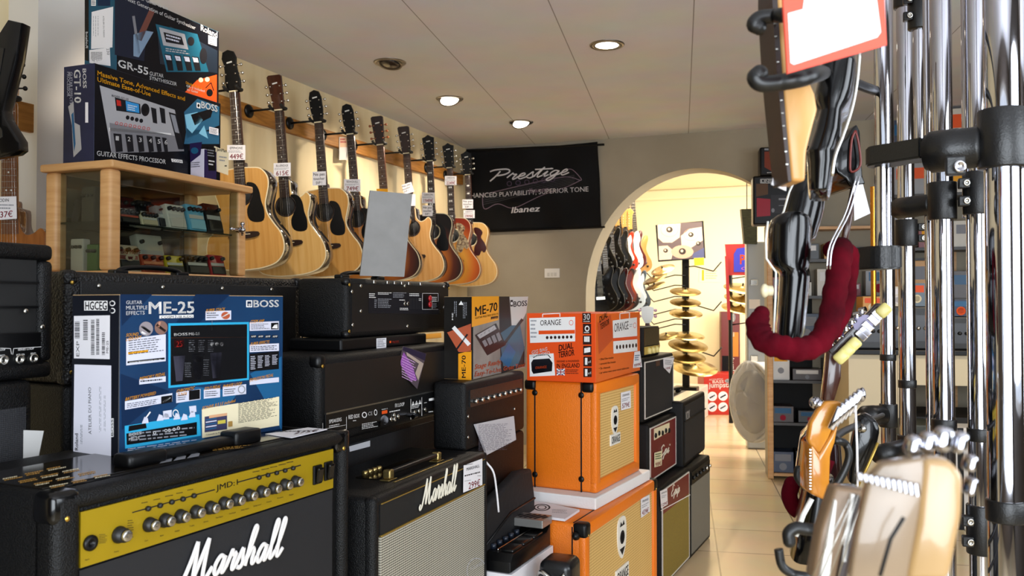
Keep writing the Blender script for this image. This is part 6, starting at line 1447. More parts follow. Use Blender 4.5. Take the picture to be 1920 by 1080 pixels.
# cymbal display
CYM = mat('cymbal_bronze', '#a08a58', .3, 1, bump=(90, .25, 'v'), var=(3, '#7c683c'))
CYM2 = mat('cymbal_bright', '#c4b07c', .26, 1, bump=(90, .2, 'v'))
CSd = 8.7; cb = at(1286, 600, CSd); CX, CY_ = cb.x, cb.y
zb_ = 1.25-(722-568)*CSd/1600; zt2 = 1.25-(490-568)*CSd/1600
t = thing('cymbal_display', 'black cymbal display column with cymbal picture board in the far room', 'display stand', Matrix.Translation((CX, CY_, 0)))
obj('column', box(BM(), (-.035, -.02, .36), (.035, .02, zt2+.02), .004), PLASTIC, t)
obj('column_foot', box(BM(), (-.12, -.08, .352), (.12, .08, .40), .01), PLASTIC, t)
R0 = Matrix.Rotation(rad(8), 4, 'Z')
arms = []
for y, s_ in ((510, 1), (526, -1), (545, -1), (566, -1), (582, 1), (590, -1), (608, -1), (618, -1), (640, -1), (665, 1)):
    z = 1.25-(y-568)*CSd/1600; L_ = .34
    b = BM(); pts = [(0, -.02, z+.05), (-s_*-.10 if 0 else s_*.1, -.06, z+.055), (s_*.3, -.14, z+.0), (s_*.38, -.16, z+.09)]
    tube(b, pts, .007, 6); obj('arm', b, PLASTIC, t)
a, c = at(1231, 422, CSd-.05), at(1319, 415, CSd-.05)
N2 = (CAM-at(1276, 450, CSd)).normalized(); N2.z = 0; pp_ = at(1276, 450, CSd-.04)
q = [on_plane(x, y, pp_, N2) for x, y in ((1229, 422), (1319, 414), (1323, 484), (1234, 491))]
t2 = thing('picture_board', 'board with photo of scattered cymbals on top of the cymbal display', 'picture board', Matrix.Translation(pp_))
b = BM(); lo = [b.verts.new(v-N2*.03) for v in q]; hi = [b.verts.new(v) for v in q]; b.faces.new(hi); b.faces.new(lo[::-1])
for i in range(4): b.faces.new((lo[i], lo[(i+1) % 4], hi[(i+1) % 4], hi[i]))
obj('board', b, PLASTIC, t2, world=True)
A = Art(t2, pp_, N2, (1060, 320, 3.6)); PK = mat('cym_photo_bg', '#5a4c50', .5); PC = mat('cym_photo', '#d8bfa8', .5); PC2 = mat('cym_photo2', '#c49c88', .5); PC3 = mat('cym_photo_dark', '#2c2220', .5)
A.poly([(620, 362), (922, 345), (938, 588), (632, 605)], PK); A.up(); A.poly([(860, 560), (936, 520), (938, 588), (860, 592)], mat('cym_photo_blue', '#4a4e78', .5)); A.up()
A.poly([(622, 364), (778, 356), (772, 450), (720, 486), (660, 486), (626, 455)], PC); A.poly([(780, 440), (840, 392), (920, 380), (928, 470), (850, 520), (785, 510)], PC); A.poly([(630, 510), (690, 505), (730, 540), (715, 598), (633, 604)], PC); A.up(); A.ell(790, 548, 75, 45, PC2); A.up()
for x, y, r in ((703, 398, 22), (848, 432, 18), (898, 492, 16), (677, 540, 16), (790, 545, 24)): A.ell(x, y, r, r*.9, PC3); A.up(); A.ell(x-3, y-3, r*.4, r*.4, PC)
for x, y, r in ((703, 398, 60), (848, 432, 50), (677, 540, 40)): A.ring(x, y, r, r*.8, .04, PC2)
A.done('printed_picture')
def cymbal(px, py, wpx, d, lab, tilt=(0, 0), m=CYM, ex=1):
    c = at(px, py, d); r = wpx*d/1600/2
    M = Matrix.Translation(c) @ Matrix.Rotation(rad(17), 4, RGT) @ Euler((rad(tilt[0]), rad(tilt[1]), 0)).to_matrix().to_4x4()
    t = thing('cymbal', lab, 'cymbal', M, 'cymbals on the far room display')
    obj('bow', lathe(BM(), [(.006, r*.17), (r*.06, r*.17), (r*.16, r*.13), (r*.2, r*.095), (r*.6, r*.055), (r, 0), (r, -.0015), (r*.6, r*.05), (r*.2, r*.09), (r*.14, r*.12), (.006, r*.155)], seg=40), m, t, smooth='keep')
    b = BM(); cyl(b, (0, 0, r*.1), (0, 0, r*.3), .008, seg=10); obj('wing_nut', b, PLASTIC, t)
for i, (x, y, wd, d, tl, m, lab) in enumerate(((1243, 506, 46, 8.3, (12, -18), CYM2, 'tilted bright cymbal at the top left of the display'), (1228, 523, 48, 8.2, (6, -24), CYM, 'steeply tilted cymbal low behind the top left one'), (1228, 536, 40, 8.1, (4, -22), CYM, 'thin tilted cymbal at the left of the display'),
        (1285, 547, 58, 8.45, (0, 0), CYM, 'topmost of the level cymbals on the column'), (1285, 567, 58, 8.45, (0, 0), CYM, 'second level cymbal from the top on the column'), (1286, 588, 62, 8.45, (0, 0), CYM2, 'third level cymbal from the top on the column'),
        (1290, 630, 62, 8.4, (-3, 0), CYM2, 'bright cymbal at the top of the lower group'), (1290, 648, 74, 8.35, (0, 3), CYM, 'wide cymbal, second of the lower group'), (1287, 670, 72, 8.3, (0, 0), CYM, 'wide dark cymbal, third of the lower group'), (1303, 690, 84, 8.6, (0, 2), CYM2, 'widest cymbal at the bottom of the column'),
        (1250, 630, 46, 8.1, (3, -14), CYM, 'small cymbal left of the lower group'))): cymbal(x, y, wd, d, lab, tl, m)
card('sticky_note', 'yellow note on the corner of the cymbal picture board', [(1301, 484), (1320, 483), (1320, 497), (1302, 498)], plane=(pp_-Vector((0, .03, 0))*0+N2*.003, N2), m=mat('note_yellow', '#f2d21c', .6), cat='note')
card('notice_sheet', 'pale notice sheet on the far wall beside the cymbals', [(1312, 502), (1348, 502), (1348, 529), (1310, 529)], plane=((0, 10.296, 0), (0, 1, 0)), m=mat('pale_sheet', '#f2e6c8', .7), cat='notice', art=lambda A: (A.rect(1316, 506, 1320, 526, YEL), A.small(1323, 507, 1346, 525, 4, mat('tan_ink', '#c8b08c', .6), 0, .5, 4)))
# plinth
P = at(1190, 741, 8.25); b = BM(); PX = -1.50; box(b, (-1.95, 8.2, 0), (PX, 9.6, .35), .01); o = obj('display_plinth', b, mat('plinth_top', '#c9c2b8', .3)); tag(o, 'low dark-edged display plinth carrying the cymbal column', 'plinth')
b = box(BM(), (-1.96, 8.18, .29), (PX+.005, 8.2, .352)); o2 = obj('dark_edge', b, PLASTIC, o)
# ceiling bracket lamp in the far room
P = at(1293, 337, 7.6); P.z = 2.62; t = thing('track_spotlight', 'small white track spotlight under the far room ceiling', 'spotlight', Matrix.Translation(P))
obj('mount', cyl(BM(), (0, 0, -.08), (0, 0, 0), .02), NICKEL, t); b = BM(); cyl(b, (-.06, 0, -.10), (.06, -.04, -.13), .04, .03); obj('lamp_head', b, NICKEL, t)
# red packs
def redbox(name, lab, px, yb, d, xr, h_, D_, artf, vp=1277, m=mat('pack_red', '#b0241c', .35), rot=0):
    P = on_z(px, yb, 0); s = Spot(P, 1e5); t = thing(name, lab, 'box', s.M); w_ = s.w(xr); obj('carton', box(BM(), (0, 0, 0), (w_, D_, h_), .003), m, t)
    A = Art(t, s.P, s.v, (1180, 560, 3.176)); artf(A); A.done('printed_front'); return t, s, w_
def js(A):
    A.text('ACOUSTIC', 475, 488, 558, 484, 10, WHITE, .02); A.text('BASS', 496, 504, 562, 502, 16, WHITE, .05); A.ell(600, 490, 32, 14, GREY); A.text('jumpstart', 474, 530, 634, 526, 30, WHITE, .06); A.up(); A.text('Ibanez', 578, 495, 624, 493, 10, BLK, .02)
    for x, y in ((494, 582), (558, 580), (622, 580), (494, 645), (558, 645), (622, 645)): A.ell(x, y, 28, 28, WHITE); A.up(); A.ell(x, y, 24, 24, LG); A.line([(x-16, y+10), (x+16, y-8)], 8, BLK)
redbox('starter_pack', 'red starter pack carton with six round pictures on the floor past the amplifiers', 1320, 778, 8.0, 1390, .46, .3, js)
def js2(A):
    A.rect(604, 200, 650, 345, mat('amber_art', '#b8742c', .4)); A.up(); A.text('jumpstart', 622, 432, 612, 250, 18, WHITE, .06, up=(-18, 0)); A.ell(618, 112, 14, 26, SIL2); A.text('Ibanez', 622, 134, 620, 90, 8, WHITE, .02, up=(-8, 0)); A.text('bass', 624, 225, 624, 200, 10, WHITE, .04, up=(-10, 0))
    A.rect(552, 340, 600, 430, BLK)
t, s_, _ = redbox('starter_pack', 'tall narrow dark red starter pack carton standing upright in the far room', 1353, 770, 8.25, 1388, 1.15, .08, js2, m=mat('pack_dark_red', '#5c1418', .35)); 
# second cymbal stand with red frame and Paiste sign
P = at(1370, 640, 8.9); t = thing('cymbal_stand', 'black second cymbal stand beside the tall red carton', 'display stand', Matrix.Translation((P.x, P.y, 0)))
obj('pole', cyl(BM(), (0, 0, 0), (0, 0, 1.62), .022), PLASTIC, t, smooth=40)
for z in (1.02, 1.18, 1.33, 1.50): obj('arm', tube(BM(), [(0, 0, z), (.2, -.02, z+.03), (.35, -.02, z+.06)], .007, 6), PLASTIC, t)
for i, (x, y, wd) in enumerate(((1392, 541, 70), (1395, 560, 74), (1388, 578, 70))): cymbal(x, y, wd, 8.75, ('upper', 'middle', 'lower')[i]+' cymbal on the second stand beside the blue sign', (0, 4), CYM2)
N3 = (CAM-P).normalized(); N3.z = 0; pc = at(1388, 490, 8.6)
t = thing('sign', 'blue cymbal sign with orange letters in a red frame', 'sign', Matrix.Translation(pc)); b = BM()
def slab(bm, q, N, th):
    lo = [bm.verts.new(v-N*th) for v in q]; hi = [bm.verts.new(v) for v in q]; bm.faces.new(hi); bm.faces.new(lo[::-1])
    for i in range(len(q)): bm.faces.new((lo[i], lo[(i+1) % len(q)], hi[(i+1) % len(q)], hi[i]))
slab(b, [on_plane(x, y, pc, N3) for x, y in ((1359, 458), (1440, 456), (1440, 516), (1364, 516))], N3, .03); obj('frame', b, mat('frame_red', '#8c1a1c', .4), t, world=True)
b = BM(); slab(b, [on_plane(x, y, pc+N3*.004, N3) for x, y in ((1376, 510), (1376, 476), (1382, 466), (1395, 464), (1440, 464), (1440, 510))], N3, .004); obj('sign_board', b, mat('sign_blue', '#2a2c9c', .35), t, world=True)
A = Art(t, pc+N3*.005, N3, (0, 0, 1)); A.text('PAISTE', 1388, 495, 1446, 494, 17, ORP, .06); A.text('CYMBALS', 1390, 506, 1440, 505, 5, mat('sign_pink', '#d868b0', .4), .03); A.done('sign_print')
b = BM(); slab(b, [on_plane(x, y, pc+N3*.05, N3) for x, y in ((1359, 480), (1365, 480), (1370, 600), (1364, 600))], N3, .03); obj('frame_leg', b, mat('frame_red', '#8c1a1c', .4), t, world=True)
# ---------------------------------------------------------------- right side: shelves, boxes and counter past the rack
def fp_plane(px, py, d): return at(px, py, d), Vector((-FWD.x, -FWD.y, 0))
def solid(bm, pts, P, N, th, bev=0, cs=(0, 0, 1), mi=0):
    """a thick plate: its outline as seen, on the plane through P facing N, th deep"""
    q = [on_plane(cs[0]+x/cs[2], cs[1]+y/cs[2], P, N) for x, y in pts]; t = bmesh.new()
    hi = [t.verts.new(v) for v in q]; f = t.faces.new(hi); r = bmesh.ops.extrude_face_region(t, geom=[f])
    bmesh.ops.translate(t, vec=-Vector(N).normalized()*th, verts=[v for v in r['geom'] if isinstance(v, bmesh.types.BMVert)])
    bmesh.ops.recalc_face_normals(t, faces=t.faces)
    if bev: bmesh.ops.bevel(t, geom=[e for e in t.edges if len(e.link_faces) == 2 and e.calc_face_angle(0) > .9 or 1], offset=bev, segments=2, affect='EDGES', profile=.5, clamp_overlap=True)
    merge(bm, t, mi); return bm
def loop_px(pts, d): return [at(p[0], p[1], p[2] if len(p) > 2 else d) for p in pts]
# shelf unit at the end of the room
P = on_z(1441, 897, 0); sp = Spot(P, 1277); SQ = sp
QH = 1.25+(568-420)*sp.P.xy.length*0+((568-421)*(P-CAM).dot(FWD))/1600
qa = math.atan2(sp.u.y, sp.u.x)
# local: x = away along the tiles; the front faces the viewer (-x side); y negative runs to the right
t = thing('shelf_unit', 'tall beech and grey shelf unit at the right side of the arch', 'shelf unit', sp.M)
SD, SWd = .24, 1.25
GRP = mat('shelf_grey', '#a29a90', .6)
b = BM(); box(b, (0, -.02, 0), (SD, 0, QH)); obj('side_panel', b, GRP, t)
obj('side_panel', box(BM(), (0, -SWd, 0), (SD, -SWd+.02, QH)), BEECH, t)
obj('edge_post', box(BM(), (-.02, -.035, 0), (.0, .005, QH), .006), BEECH, t)
obj('rear_panel', box(BM(), (SD-.01, -SWd+.02, 0), (SD, -.02, QH)), MATTE, t)
for z in (.04, .40, .70, .98, 1.30, 1.56, QH-.02): obj('shelf', box(BM(), (-.005, -SWd+.02, z-.02), (SD-.01, -.02, z)), BEECH if z < .1 or z > QH-.1 else mat('shelf_dark', '#2a231d', .4), t)
R = random.Random(11); SHZ = (.04, .40, .70, .98, 1.30, 1.56)
PALS = [('#1b1b1e', 'black'), ('#7c1c24', 'dark red'), ('#c9c2b4', 'pale'), ('#24324f', 'navy'), ('#c98a1e', 'amber'), ('#8d8d90', 'grey'), ('#35201a', 'brown')]
WORD = ['lowest', 'second lowest', 'third', 'fourth', 'fifth', 'top']
POSW = ['leftmost', 'second from the left', 'third from the left', 'fourth from the left', 'fifth from the left']
for si, z in enumerate(SHZ):
    y = -.03; k = 0
    while y > -1.1 and k < 5:
        wd = R.uniform(.10, .20); hh = R.uniform(.08, .2 if si < 5 else .16); dp = R.uniform(.10, .17); ci = R.randrange(len(PALS)); col, cn = PALS[ci]
        if si == 2 and k == 0: col, cn, wd, hh = '#d5d2cf', 'white', .12, .24
        x0 = R.uniform(.01, .05)
        M = sp.M @ Matrix.Translation((x0, y-wd/2, z+.0005)) @ Matrix.Rotation(rad(-90), 4, 'Z')
        q = thing('accessory_box', f'{cn} box, {POSW[k]} on the {WORD[si]} shelf by the arch', 'box', M, 'accessory boxes on the shelf unit')
        obj('carton', box(BM(), (-wd/2, 0, 0), (wd/2, dp, hh), .002), mat('pack_'+col.strip('#'), col, .35), q)
        lb = BM(); box(lb, (-wd*.38, -.001, hh*.55), (wd*.38, 0.0005, hh*.88)); obj('label', lb, (WHITE, ORP, LB, YEL, GREY)[R.randrange(5)], q)
        lb = BM(); cyl(lb, (0, -.0015, hh*.28), (0, .0005, hh*.28), min(wd, hh)*.18); obj('round_print', lb, (GREY, REDINK, INK)[R.randrange(3)], q)
        y -= wd+R.uniform(.01, .04); k += 1
# amplifier cartons on top of the unit
def topbox(name, lab, px0, px1, pyt, zb, d_in, col, artf, ptop=None, h_=None):
    P0 = sp.W(.01, 0, 0); a_ = WM[t].inverted() @ on_plane(px0, 400, P0, sp.u); c_ = WM[t].inverted() @ on_plane(px1, 400, P0, sp.u)
    zt_ = on_plane(px0, pyt, P0, sp.u).z; wd = a_.y-c_.y; hh = zt_-zb
    M = sp.M @ Matrix.Translation((.01, (a_.y+c_.y)/2, zb)) @ Matrix.Rotation(rad(-90), 4, 'Z')
    q = thing(name, lab, 'box', M); obj('carton', box(BM(), (-wd/2, 0, 0), (wd/2, d_in, hh), .012, 2), col, q)
    A = Art(q, P0, sp.u, (1400, 240, 4.5)); artf(A); A.done('printed_front'); return zt_
def l6(A):
    A.poly([(85, 590), (200, 600), (200, 740), (85, 750)], mat('crimson_art', '#a01c30', .35)); A.poly([(80, 470), (180, 470), (180, 560), (80, 580)], mat('bronze_art', '#5a3c20', .4)); A.poly([(205, 565), (520, 560), (520, 720), (205, 720)], mat('slate_art', '#2c2a2e', .4)); A.up()
    A.line([(117, 433), (300, 430), (300, 464), (117, 464), (117, 433)], 4, WHITE); A.text('LINE 6', 124, 459, 250, 457, 20, WHITE, .05); A.line([(270, 600), (420, 598)], 16, GREY); A.ell(222, 695, 14, 18, GREY); A.line([(270, 655), (420, 650)], 4, GREY)
z1 = topbox('amplifier_box', 'black and crimson carton directly on top of the shelf unit by the arch', 1412, 1530, 330, QH+.001, .17, mat('carton_black', '#0d0a0c', .35), l6)
def jmn(A):
    A.poly([(150, 200), (400, 190), (400, 340), (220, 370), (150, 330)], mat('ember_art', '#7a2e10', .35)); A.up(); A.poly([(230, 230), (400, 220), (400, 320), (250, 310)], mat('flame_art', '#c98a1e', .35)); A.up(); A.text('JamMan', 200, 212, 380, 204, 26, WHITE, .04); A.rect(150, 172, 186, 188, GREY); A.small(172, 375, 300, 384, 1, WHITE, -4, .5, 3)
topbox('pedal_carton', 'black and amber carton on top of the black and crimson one', 1425, 1520, 276, z1+.001, .15, mat('carton_black', '#0d0a0c'), jmn)
# slim dark board left of the cartons and tall silver case, drum pieces in the arch mouth
P = at(1400, 455, 7.3); t2 = thing('dark_panel', 'narrow dark green panel hanging in the right of the arch', 'panel', Matrix.Translation(P))
b = BM(); solid(b, [(1390, 392), (1420, 391), (1420, 458), (1396, 457)], P, -FWD, .05); obj('panel', b, mat('dark_green', '#182018', .4, var=(20, '#3a4028', (1, 1, 8))), t2, world=True)
obj('hanging_cord', cyl(BM(), P+Vector((0, .03, .2)), Vector((P.x, P.y+.03, 2.62)), .004), PLASTIC, t2, world=True)
P = on_z(1408, 842, 0); s2 = Spot(P, 1277); t2 = thing('silver_case', 'tall silver grey case standing at the right of the arch', 'case', s2.M)
SVR = mat('silver_grey', '#a7adb4', .35, .3)
obj('case_body', box(BM(), (0, -.16, 0), (.2, .03, 1.78), .015, 2), SVR, t2)
for z in (.45, .75, 1.1, 1.4): obj('latch', box(BM(), (-.012, -.06, z), (0, .0, z+.05), .004), NICKEL, t2)
obj('label', box(BM(), (-.003, -.08, 1.2), (0, .01, 1.28)), PAPER, t2)
P = on_z(1411, 830, 0); c_ = at(1440, 752, 6.75); t2 = thing('bass_drum', 'pale drum with dark head wrapped in clear plastic at the foot of the shelf unit', 'drum', Matrix.Translation(c_))
ax = (-RGT*.96-FWD*.28).normalized(); rr = min(c_.z, .31)
b = BM(); lathe(b, [(rr, -.16), (rr, .12), (rr*1.03, .12), (rr*1.03, .16), (rr*.96, .16), (rr*.96, .14), (0, .14)], (0, 0, 0), ax, 40); obj('drum_shell', b, mat('drum_white', '#d5d5d8', .5), t2, smooth='keep')
b = BM(); lathe(b, [(rr*.8, .142), (rr*.8, .145), (0, .145)], (0, 0, 0), ax, 40); obj('drum_head', b, PLASTIC, t2)
b = BM(); lathe(b, [(rr*1.0, .165), (rr*.7, .20), (rr*.4, .22), (rr*.3, .24)], (0, 0, 0), ax, 22)
for v in b.verts: v.co += Vector([R.uniform(-.02, .02) for _ in range(3)])
obj('plastic_wrap', b, mat('wrap', '#e8e8ee', .25, alpha=.3), t2)

# counter with amplifiers and cartons behind the chrome poles
P = at(1592, 800, 5.2); P.z = 0; sc_ = Spot(P, 1277); DC = (P-CAM).dot(FWD); CH_ = 1.25-(655-568)*DC/1600
t = thing('counter', 'cream shop counter with dark top behind the chrome poles', 'counter', sc_.M)
CRP = mat('counter_cream', '#d6c8a8', .5); print('counter', DC, CH_)
obj('front_panel', box(BM(), (0, -.28, 0), (.55, 0, CH_-.03)), CRP, t); obj('edge_strip', box(BM(), (-.01, -.36, 0), (.0, -.28, CH_-.03)), mat('strip_cream', '#ece2cc', .5), t)
obj('side_block', box(BM(), (0, -1.6, 0), (.55, -.30, CH_-.40)), mat('under_dark', '#15120f', .6), t); obj('drawer_front', box(BM(), (-.006, -1.6, CH_-.21), (.54, -.32, CH_-.03)), CRP, t)
obj('countertop', box(BM(), (-.03, -1.64, CH_-.03), (.6, .02, CH_), .004), PLASTIC, t)
# equipment on and under it
def gear(i, px0, px1, pyt, zb, hh, D_, col, label, kind='amp', vpx=.02):
    P0 = sc_.W(vpx, 0, 0); iM = sc_.M.inverted(); a_ = iM @ on_plane(px0, 600, P0, sc_.u); c_ = iM @ on_plane(px1, 600, P0, sc_.u); wd = a_.y-c_.y
    M = sc_.M @ Matrix.Translation((vpx, (a_.y+c_.y)/2, zb)) @ Matrix.Rotation(rad(-90), 4, 'Z')
    nm, cat = {'amp': ('studio_amplifier', 'amplifier'), 'box': ('product_box', 'box'), 'bag': ('soft_case', 'case')}[kind]
    q = thing(nm, label, cat, M)
    obj('housing' if kind == 'amp' else 'carton', box(BM(), (-wd/2, 0, 0), (wd/2, D_, hh), .01 if kind != 'box' else .002, 2), mat('gear_'+col.strip('#'), col, .4), q)
    if kind == 'amp':
        obj('front_panel', box(BM(), (-wd*.45, -.003, hh*.2), (wd*.45, .002, hh*.8)), mat('gear_face', '#3a3a3c', .3, .5), q)
        for k in range(5): obj('control_knob', lathe(BM(), [(.012, 0), (.01, .014), (0, .014)], (-wd*.36+wd*.18*k, -.003, hh*.5), (0, -1, 0), 10), NICKEL if i % 2 else KNOB, q, smooth='keep')
    elif kind == 'box':
        obj('label', box(BM(), (-wd*.4, -.001, hh*.6), (wd*.4, .001, hh*.9)), (PAPER, ORP, LB)[i % 3], q); b = BM(); lathe(b, [(min(wd, hh)*.26, 0), (min(wd, hh)*.26, .001), (min(wd, hh)*.18, .001), (min(wd, hh)*.18, 0)], (0, -.0005, hh*.32), (0, -1, 0), 18); obj('ring_print', b, (PAPER, CREAM, ORP)[i % 3], q)
    else:
        for x in (-.3, .3): obj('strap', box(BM(), (wd*x-.015, -.004, .0), (wd*x+.015, .0, hh)), PLASTIC, q)
    return q
gear(0, 1606, 1668, 0, CH_+.001, .22, .3, '#191a1c', 'black studio amplifier at the left end of the counter')
gear(1, 1672, 1745, 0, CH_+.001, .26, .3, '#0f1012', 'black amplifier in the middle of the counter behind the poles')
gear(2, 1750, 1822, 0, CH_+.001, .20, .3, '#151312', 'black box-shaped amplifier toward the right of the counter')
gear(3, 1668, 1700, 0, CH_+.263, .12, .2, '#d8d2c2', 'cream carton on top of the middle amplifier on the counter', 'box')
gear(4, 1704, 1736, 0, CH_+.263, .14, .2, '#5c6e7e', 'grey blue carton beside the cream one on the counter', 'box')
gear(5, 1782, 1822, 0, CH_+.203, .10, .2, '#16294a', 'dark blue carton on the right amplifier on the counter', 'box')
gear(6, 1752, 1780, 0, CH_+.203, .12, .2, '#2c1a12', 'brown carton with ring print beside the blue carton', 'box')
gear(7, 1618, 1655, 0, CH_+.223, .10, .2, '#c98a2a', 'amber carton on the left amplifier on the counter', 'box')
gear(8, 1700, 1760, 0, .02, .34, .3, '#101214', 'black amplifier with knobs under the counter', vpx=-.33)
gear(9, 1700, 1760, 0, .361, .20, .3, '#2e332c', 'greenish amplifier stacked under the counter edge', vpx=-.33)
gear(10, 1786, 1850, 0, 0, .56, .2, '#cfccc8', 'white soft case leaning under the right of the counter', 'bag', vpx=-.4)
NTH = ['first', 'second', 'third', 'fourth', 'fifth', 'sixth', 'seventh', 'eighth', 'ninth']
# wall shelves on the back wall, right of the arch
for k, z in enumerate((1.28, 1.62, 1.98, 2.28)):
    s_ = thing('wall_shelf', ('lowest', 'second', 'third', 'highest')[k]+' dark wall shelf on the back wall behind the chrome poles', 'shelf', Matrix.Translation((1.35, YB, z)))
    obj('board', box(BM(), (-1.15, -.30, -.02), (1.15, 0, 0)), mat('shelf_dark', '#2a231d'), s_)
    for x in (-1.0, 0, 1.0): obj('bracket', box(BM(), (x-.012, -.22, -.06), (x+.012, 0, -.02)), NICKEL, s_)
    x = -1.1; n = 0
    while x < 1.0 and n < 9:
        wd = R.uniform(.13, .3); hh = R.uniform(.14, .26); col, cn = PALS[R.randrange(len(PALS))]
        q = thing('product_box', f'{cn} box, {NTH[n]} from the left on the {("lowest", "second", "third", "highest")[k]} wall shelf', 'box', Matrix.Translation((1.35+x+wd/2, YB-.27, z+.0005)), 'boxes on the wall shelves')
        obj('carton', box(BM(), (-wd/2, 0, 0), (wd/2, .22, hh), .002), mat('pack_'+col.strip('#'), col, .35), q)
        obj('label', box(BM(), (-wd*.4, -.001, hh*.5), (wd*.4, .001, hh*.85)), (WHITE, ORP, LB, YEL, GREY)[R.randrange(5)], q)
        x += wd+R.uniform(.01, .07); n += 1

# ---------------------------------------------------------------- chrome guitar rack along the aisle
Pa = at(1880, 540, 1.34); rk = thing('guitar_rack', 'tall chrome pole guitar rack with black clamps filling the right edge', 'guitar rack', Matrix.Translation((Pa.x, Pa.y, 0)))
POLES = {}
def pole(key, px, d, r, py=540, z0=0, z1=2.56, m=CHROME):
    P = at(px, py, d); POLES[key] = (P.x, P.y, r, d)
    b = BM(); cyl(b, (P.x, P.y, z0), (P.x, P.y, z1), r, seg=32); obj('pole', b, m, rk, world=True, smooth=40)
pole('A', 1882, 1.34, .026); pole('B', 1834, 2.02, .0245); pole('C', 1768, 2.06, .0245); pole('D', 1741, 2.12, .008); pole('E', 1700, 2.75, .0255); pole('F', 1664, 3.05, .0255)
pole('G', 1655, 1.50, .0135, 300, 1.25+(568-492)*1.5/1600, 2.56, CHROME); pole('H', 1722, 2.4, .014, 120, 1.7, 2.56); pole('I', 1916, 1.6, .02, 540); pole('J', 1638, 3.3, .010, 540, 1.22, 1.7, mat('amber_tube', '#c8822a', .2, .8)); pole('K', 1812, 2.5, .012, 300, 1.5)
SLV = mat('clamp_black', '#111112', .38, bump=(300, .25))
def sleeve(key, y0, y1, k=1.28, name='clamp_sleeve', screws_=0, side=-1):
    x, y, r, d = POLES[key]; z0 = 1.25+(568-y1)*d/1600; z1 = 1.25+(568-y0)*d/1600; b = BM(); R_ = r*k
    lathe(b, [(r*.9, z0), (R_*.97, z0), (R_, z0+.002), (R_, z1-.002), (R_*.97, z1), (r*.9, z1)], (x, y, 0), seg=32); o = obj(name, b, SLV, rk, world=True, smooth='keep')
    for i in range(screws_):
        zz = z0+(z1-z0)*(i+.7)/(screws_+.4); c_ = Vector((x, y, zz))+RGT*side*R_*1.25-FWD*r*.6
        b = BM(); box(b, c_-Vector((.012, .012, .012)), c_+Vector((.012, .012, .012)), .003); obj('clamp_lug', b, SLV, o, world=True)
        b = BM(); cc = c_-FWD*.013; lathe(b, [(.008, 0), (.008, .003), (.004, .003), (.004, .001), (0, .001)], cc, -FWD, 18); obj('screw', b, NICKEL, o, world=True, smooth='keep')
    return o
def arm_(key, py, px1, d1, r, r2=None, name='clamp_arm', segs=None):
    x, y, rr, d = POLES[key]; z = 1.25+(568-py)*d/1600; A_ = Vector((x, y, z)); B_ = at(px1, py, d1); B_.z = z; b = BM(); u = (B_-A_)
    L_ = u.length; u.normalize(); lathe(b, [(r*.96, rr), (r, rr*1.2), (r, L_*.55), (r*1.04, L_*.56), (r*1.04, L_*.93), (r*.9, L_*.94), (r*.9, L_), (0, L_)], A_, u, 28); return obj(name, b, SLV, rk, world=True, smooth='keep'), B_
sleeve('A', 205, 315, 1.35); o, e1 = arm_('A', 270, 1737, 1.42, .033)
cc = at(1791, 312, 1.33); b = BM(); box(b, cc-Vector((.014, .006, .014)), cc+Vector((.014, .010, .016)), .003); lg_ = obj('clamp_lug', b, SLV, o, world=True)
b = BM(); lathe(b, [(.0095, 0), (.0095, .004), (.0055, .004), (.005, .001), (0, .001)], cc-FWD*.012+Vector((0, 0, -.002)), -FWD, 20); obj('screw', b, CHROME, lg_, world=True, smooth='keep')
def paddle(key, py, px1, d1, wide, th, px0=None):
    """flat arm with a round eye around the thin pole"""
    x, y, r, d = POLES[key]; z = 1.25+(568-py)*d/1600; A_ = Vector((x, y, z)); B_ = at(px1, py, d1); B_.z = z; u = (B_-A_).normalized(); v = Vector((-u.y, u.x, 0)); L_ = (B_-A_).length
    pts = [A_+v*wide*sin(t_)-u*wide*cos(t_) for t_ in [-PI/2+PI*i/10 for i in range(11)]] + [A_+u*L_+v*wide*.7, A_+u*L_-v*wide*.7]
    t_ = bmesh.new(); f = t_.faces.new([t_.verts.new(p) for p in pts]); r_ = bmesh.ops.extrude_face_region(t_, geom=[f]); bmesh.ops.translate(t_, vec=(0, 0, th), verts=[q for q in r_['geom'] if isinstance(q, bmesh.types.BMVert)])
    bmesh.ops.recalc_face_normals(t_, faces=t_.faces); bmesh.ops.bevel(t_, geom=t_.edges[:], offset=.003, segments=2, affect='EDGES'); b = BM(); merge(b, t_); obj('clamp_arm', b, SLV, rk, world=True, smooth=50)
paddle('G', 312, 1740, 1.42, .028, .034); paddle('G', 505, 1578, 1.62, .030, .040)
sleeve('C', 342, 412, 1.32); arm_('C', 380, 1680, 2.2, .026); sleeve('C', 785, 806, 1.15, 'collar')
sleeve('E', 412, 462, 1.35, 'clamp_sleeve', 2, 1); sleeve('B', 322, 402, 1.3, 'clamp_sleeve', 2, -1)
sleeve('E', 712, 727, 1.08, 'collar'); sleeve('F', 664, 676, 1.08, 'collar'); sleeve('F', 757, 800, 1.2); arm_('F', 777, 1618, 3.0, .035); sleeve('E', 815, 860, 1.3); arm_('E', 838, 1648, 2.6, .03)
sleeve('B', 802, 826, 1.12, 'collar'); sleeve('B', 945, 1035, 1.25, 'clamp_sleeve', 2, -1); sleeve('A', 935, 975, 1.10, 'collar'); sleeve('H', -20, 55, 1.9, 'clamp_sleeve', 2, -1); sleeve('E', -20, 12, 1.3)
HOOK = mat('hook_rubber', '#0b0b0c', .4)
def hook(pts, d, r, label=None):
    b = BM(); tube(b, spline(loop_px(pts, d), 6), r, 12); P0 = loop_px(pts[:1], d)[0]; ball(b, P0, r*1.02, 12); return obj('padded_hook', b, HOOK, rk, world=True, smooth=True)
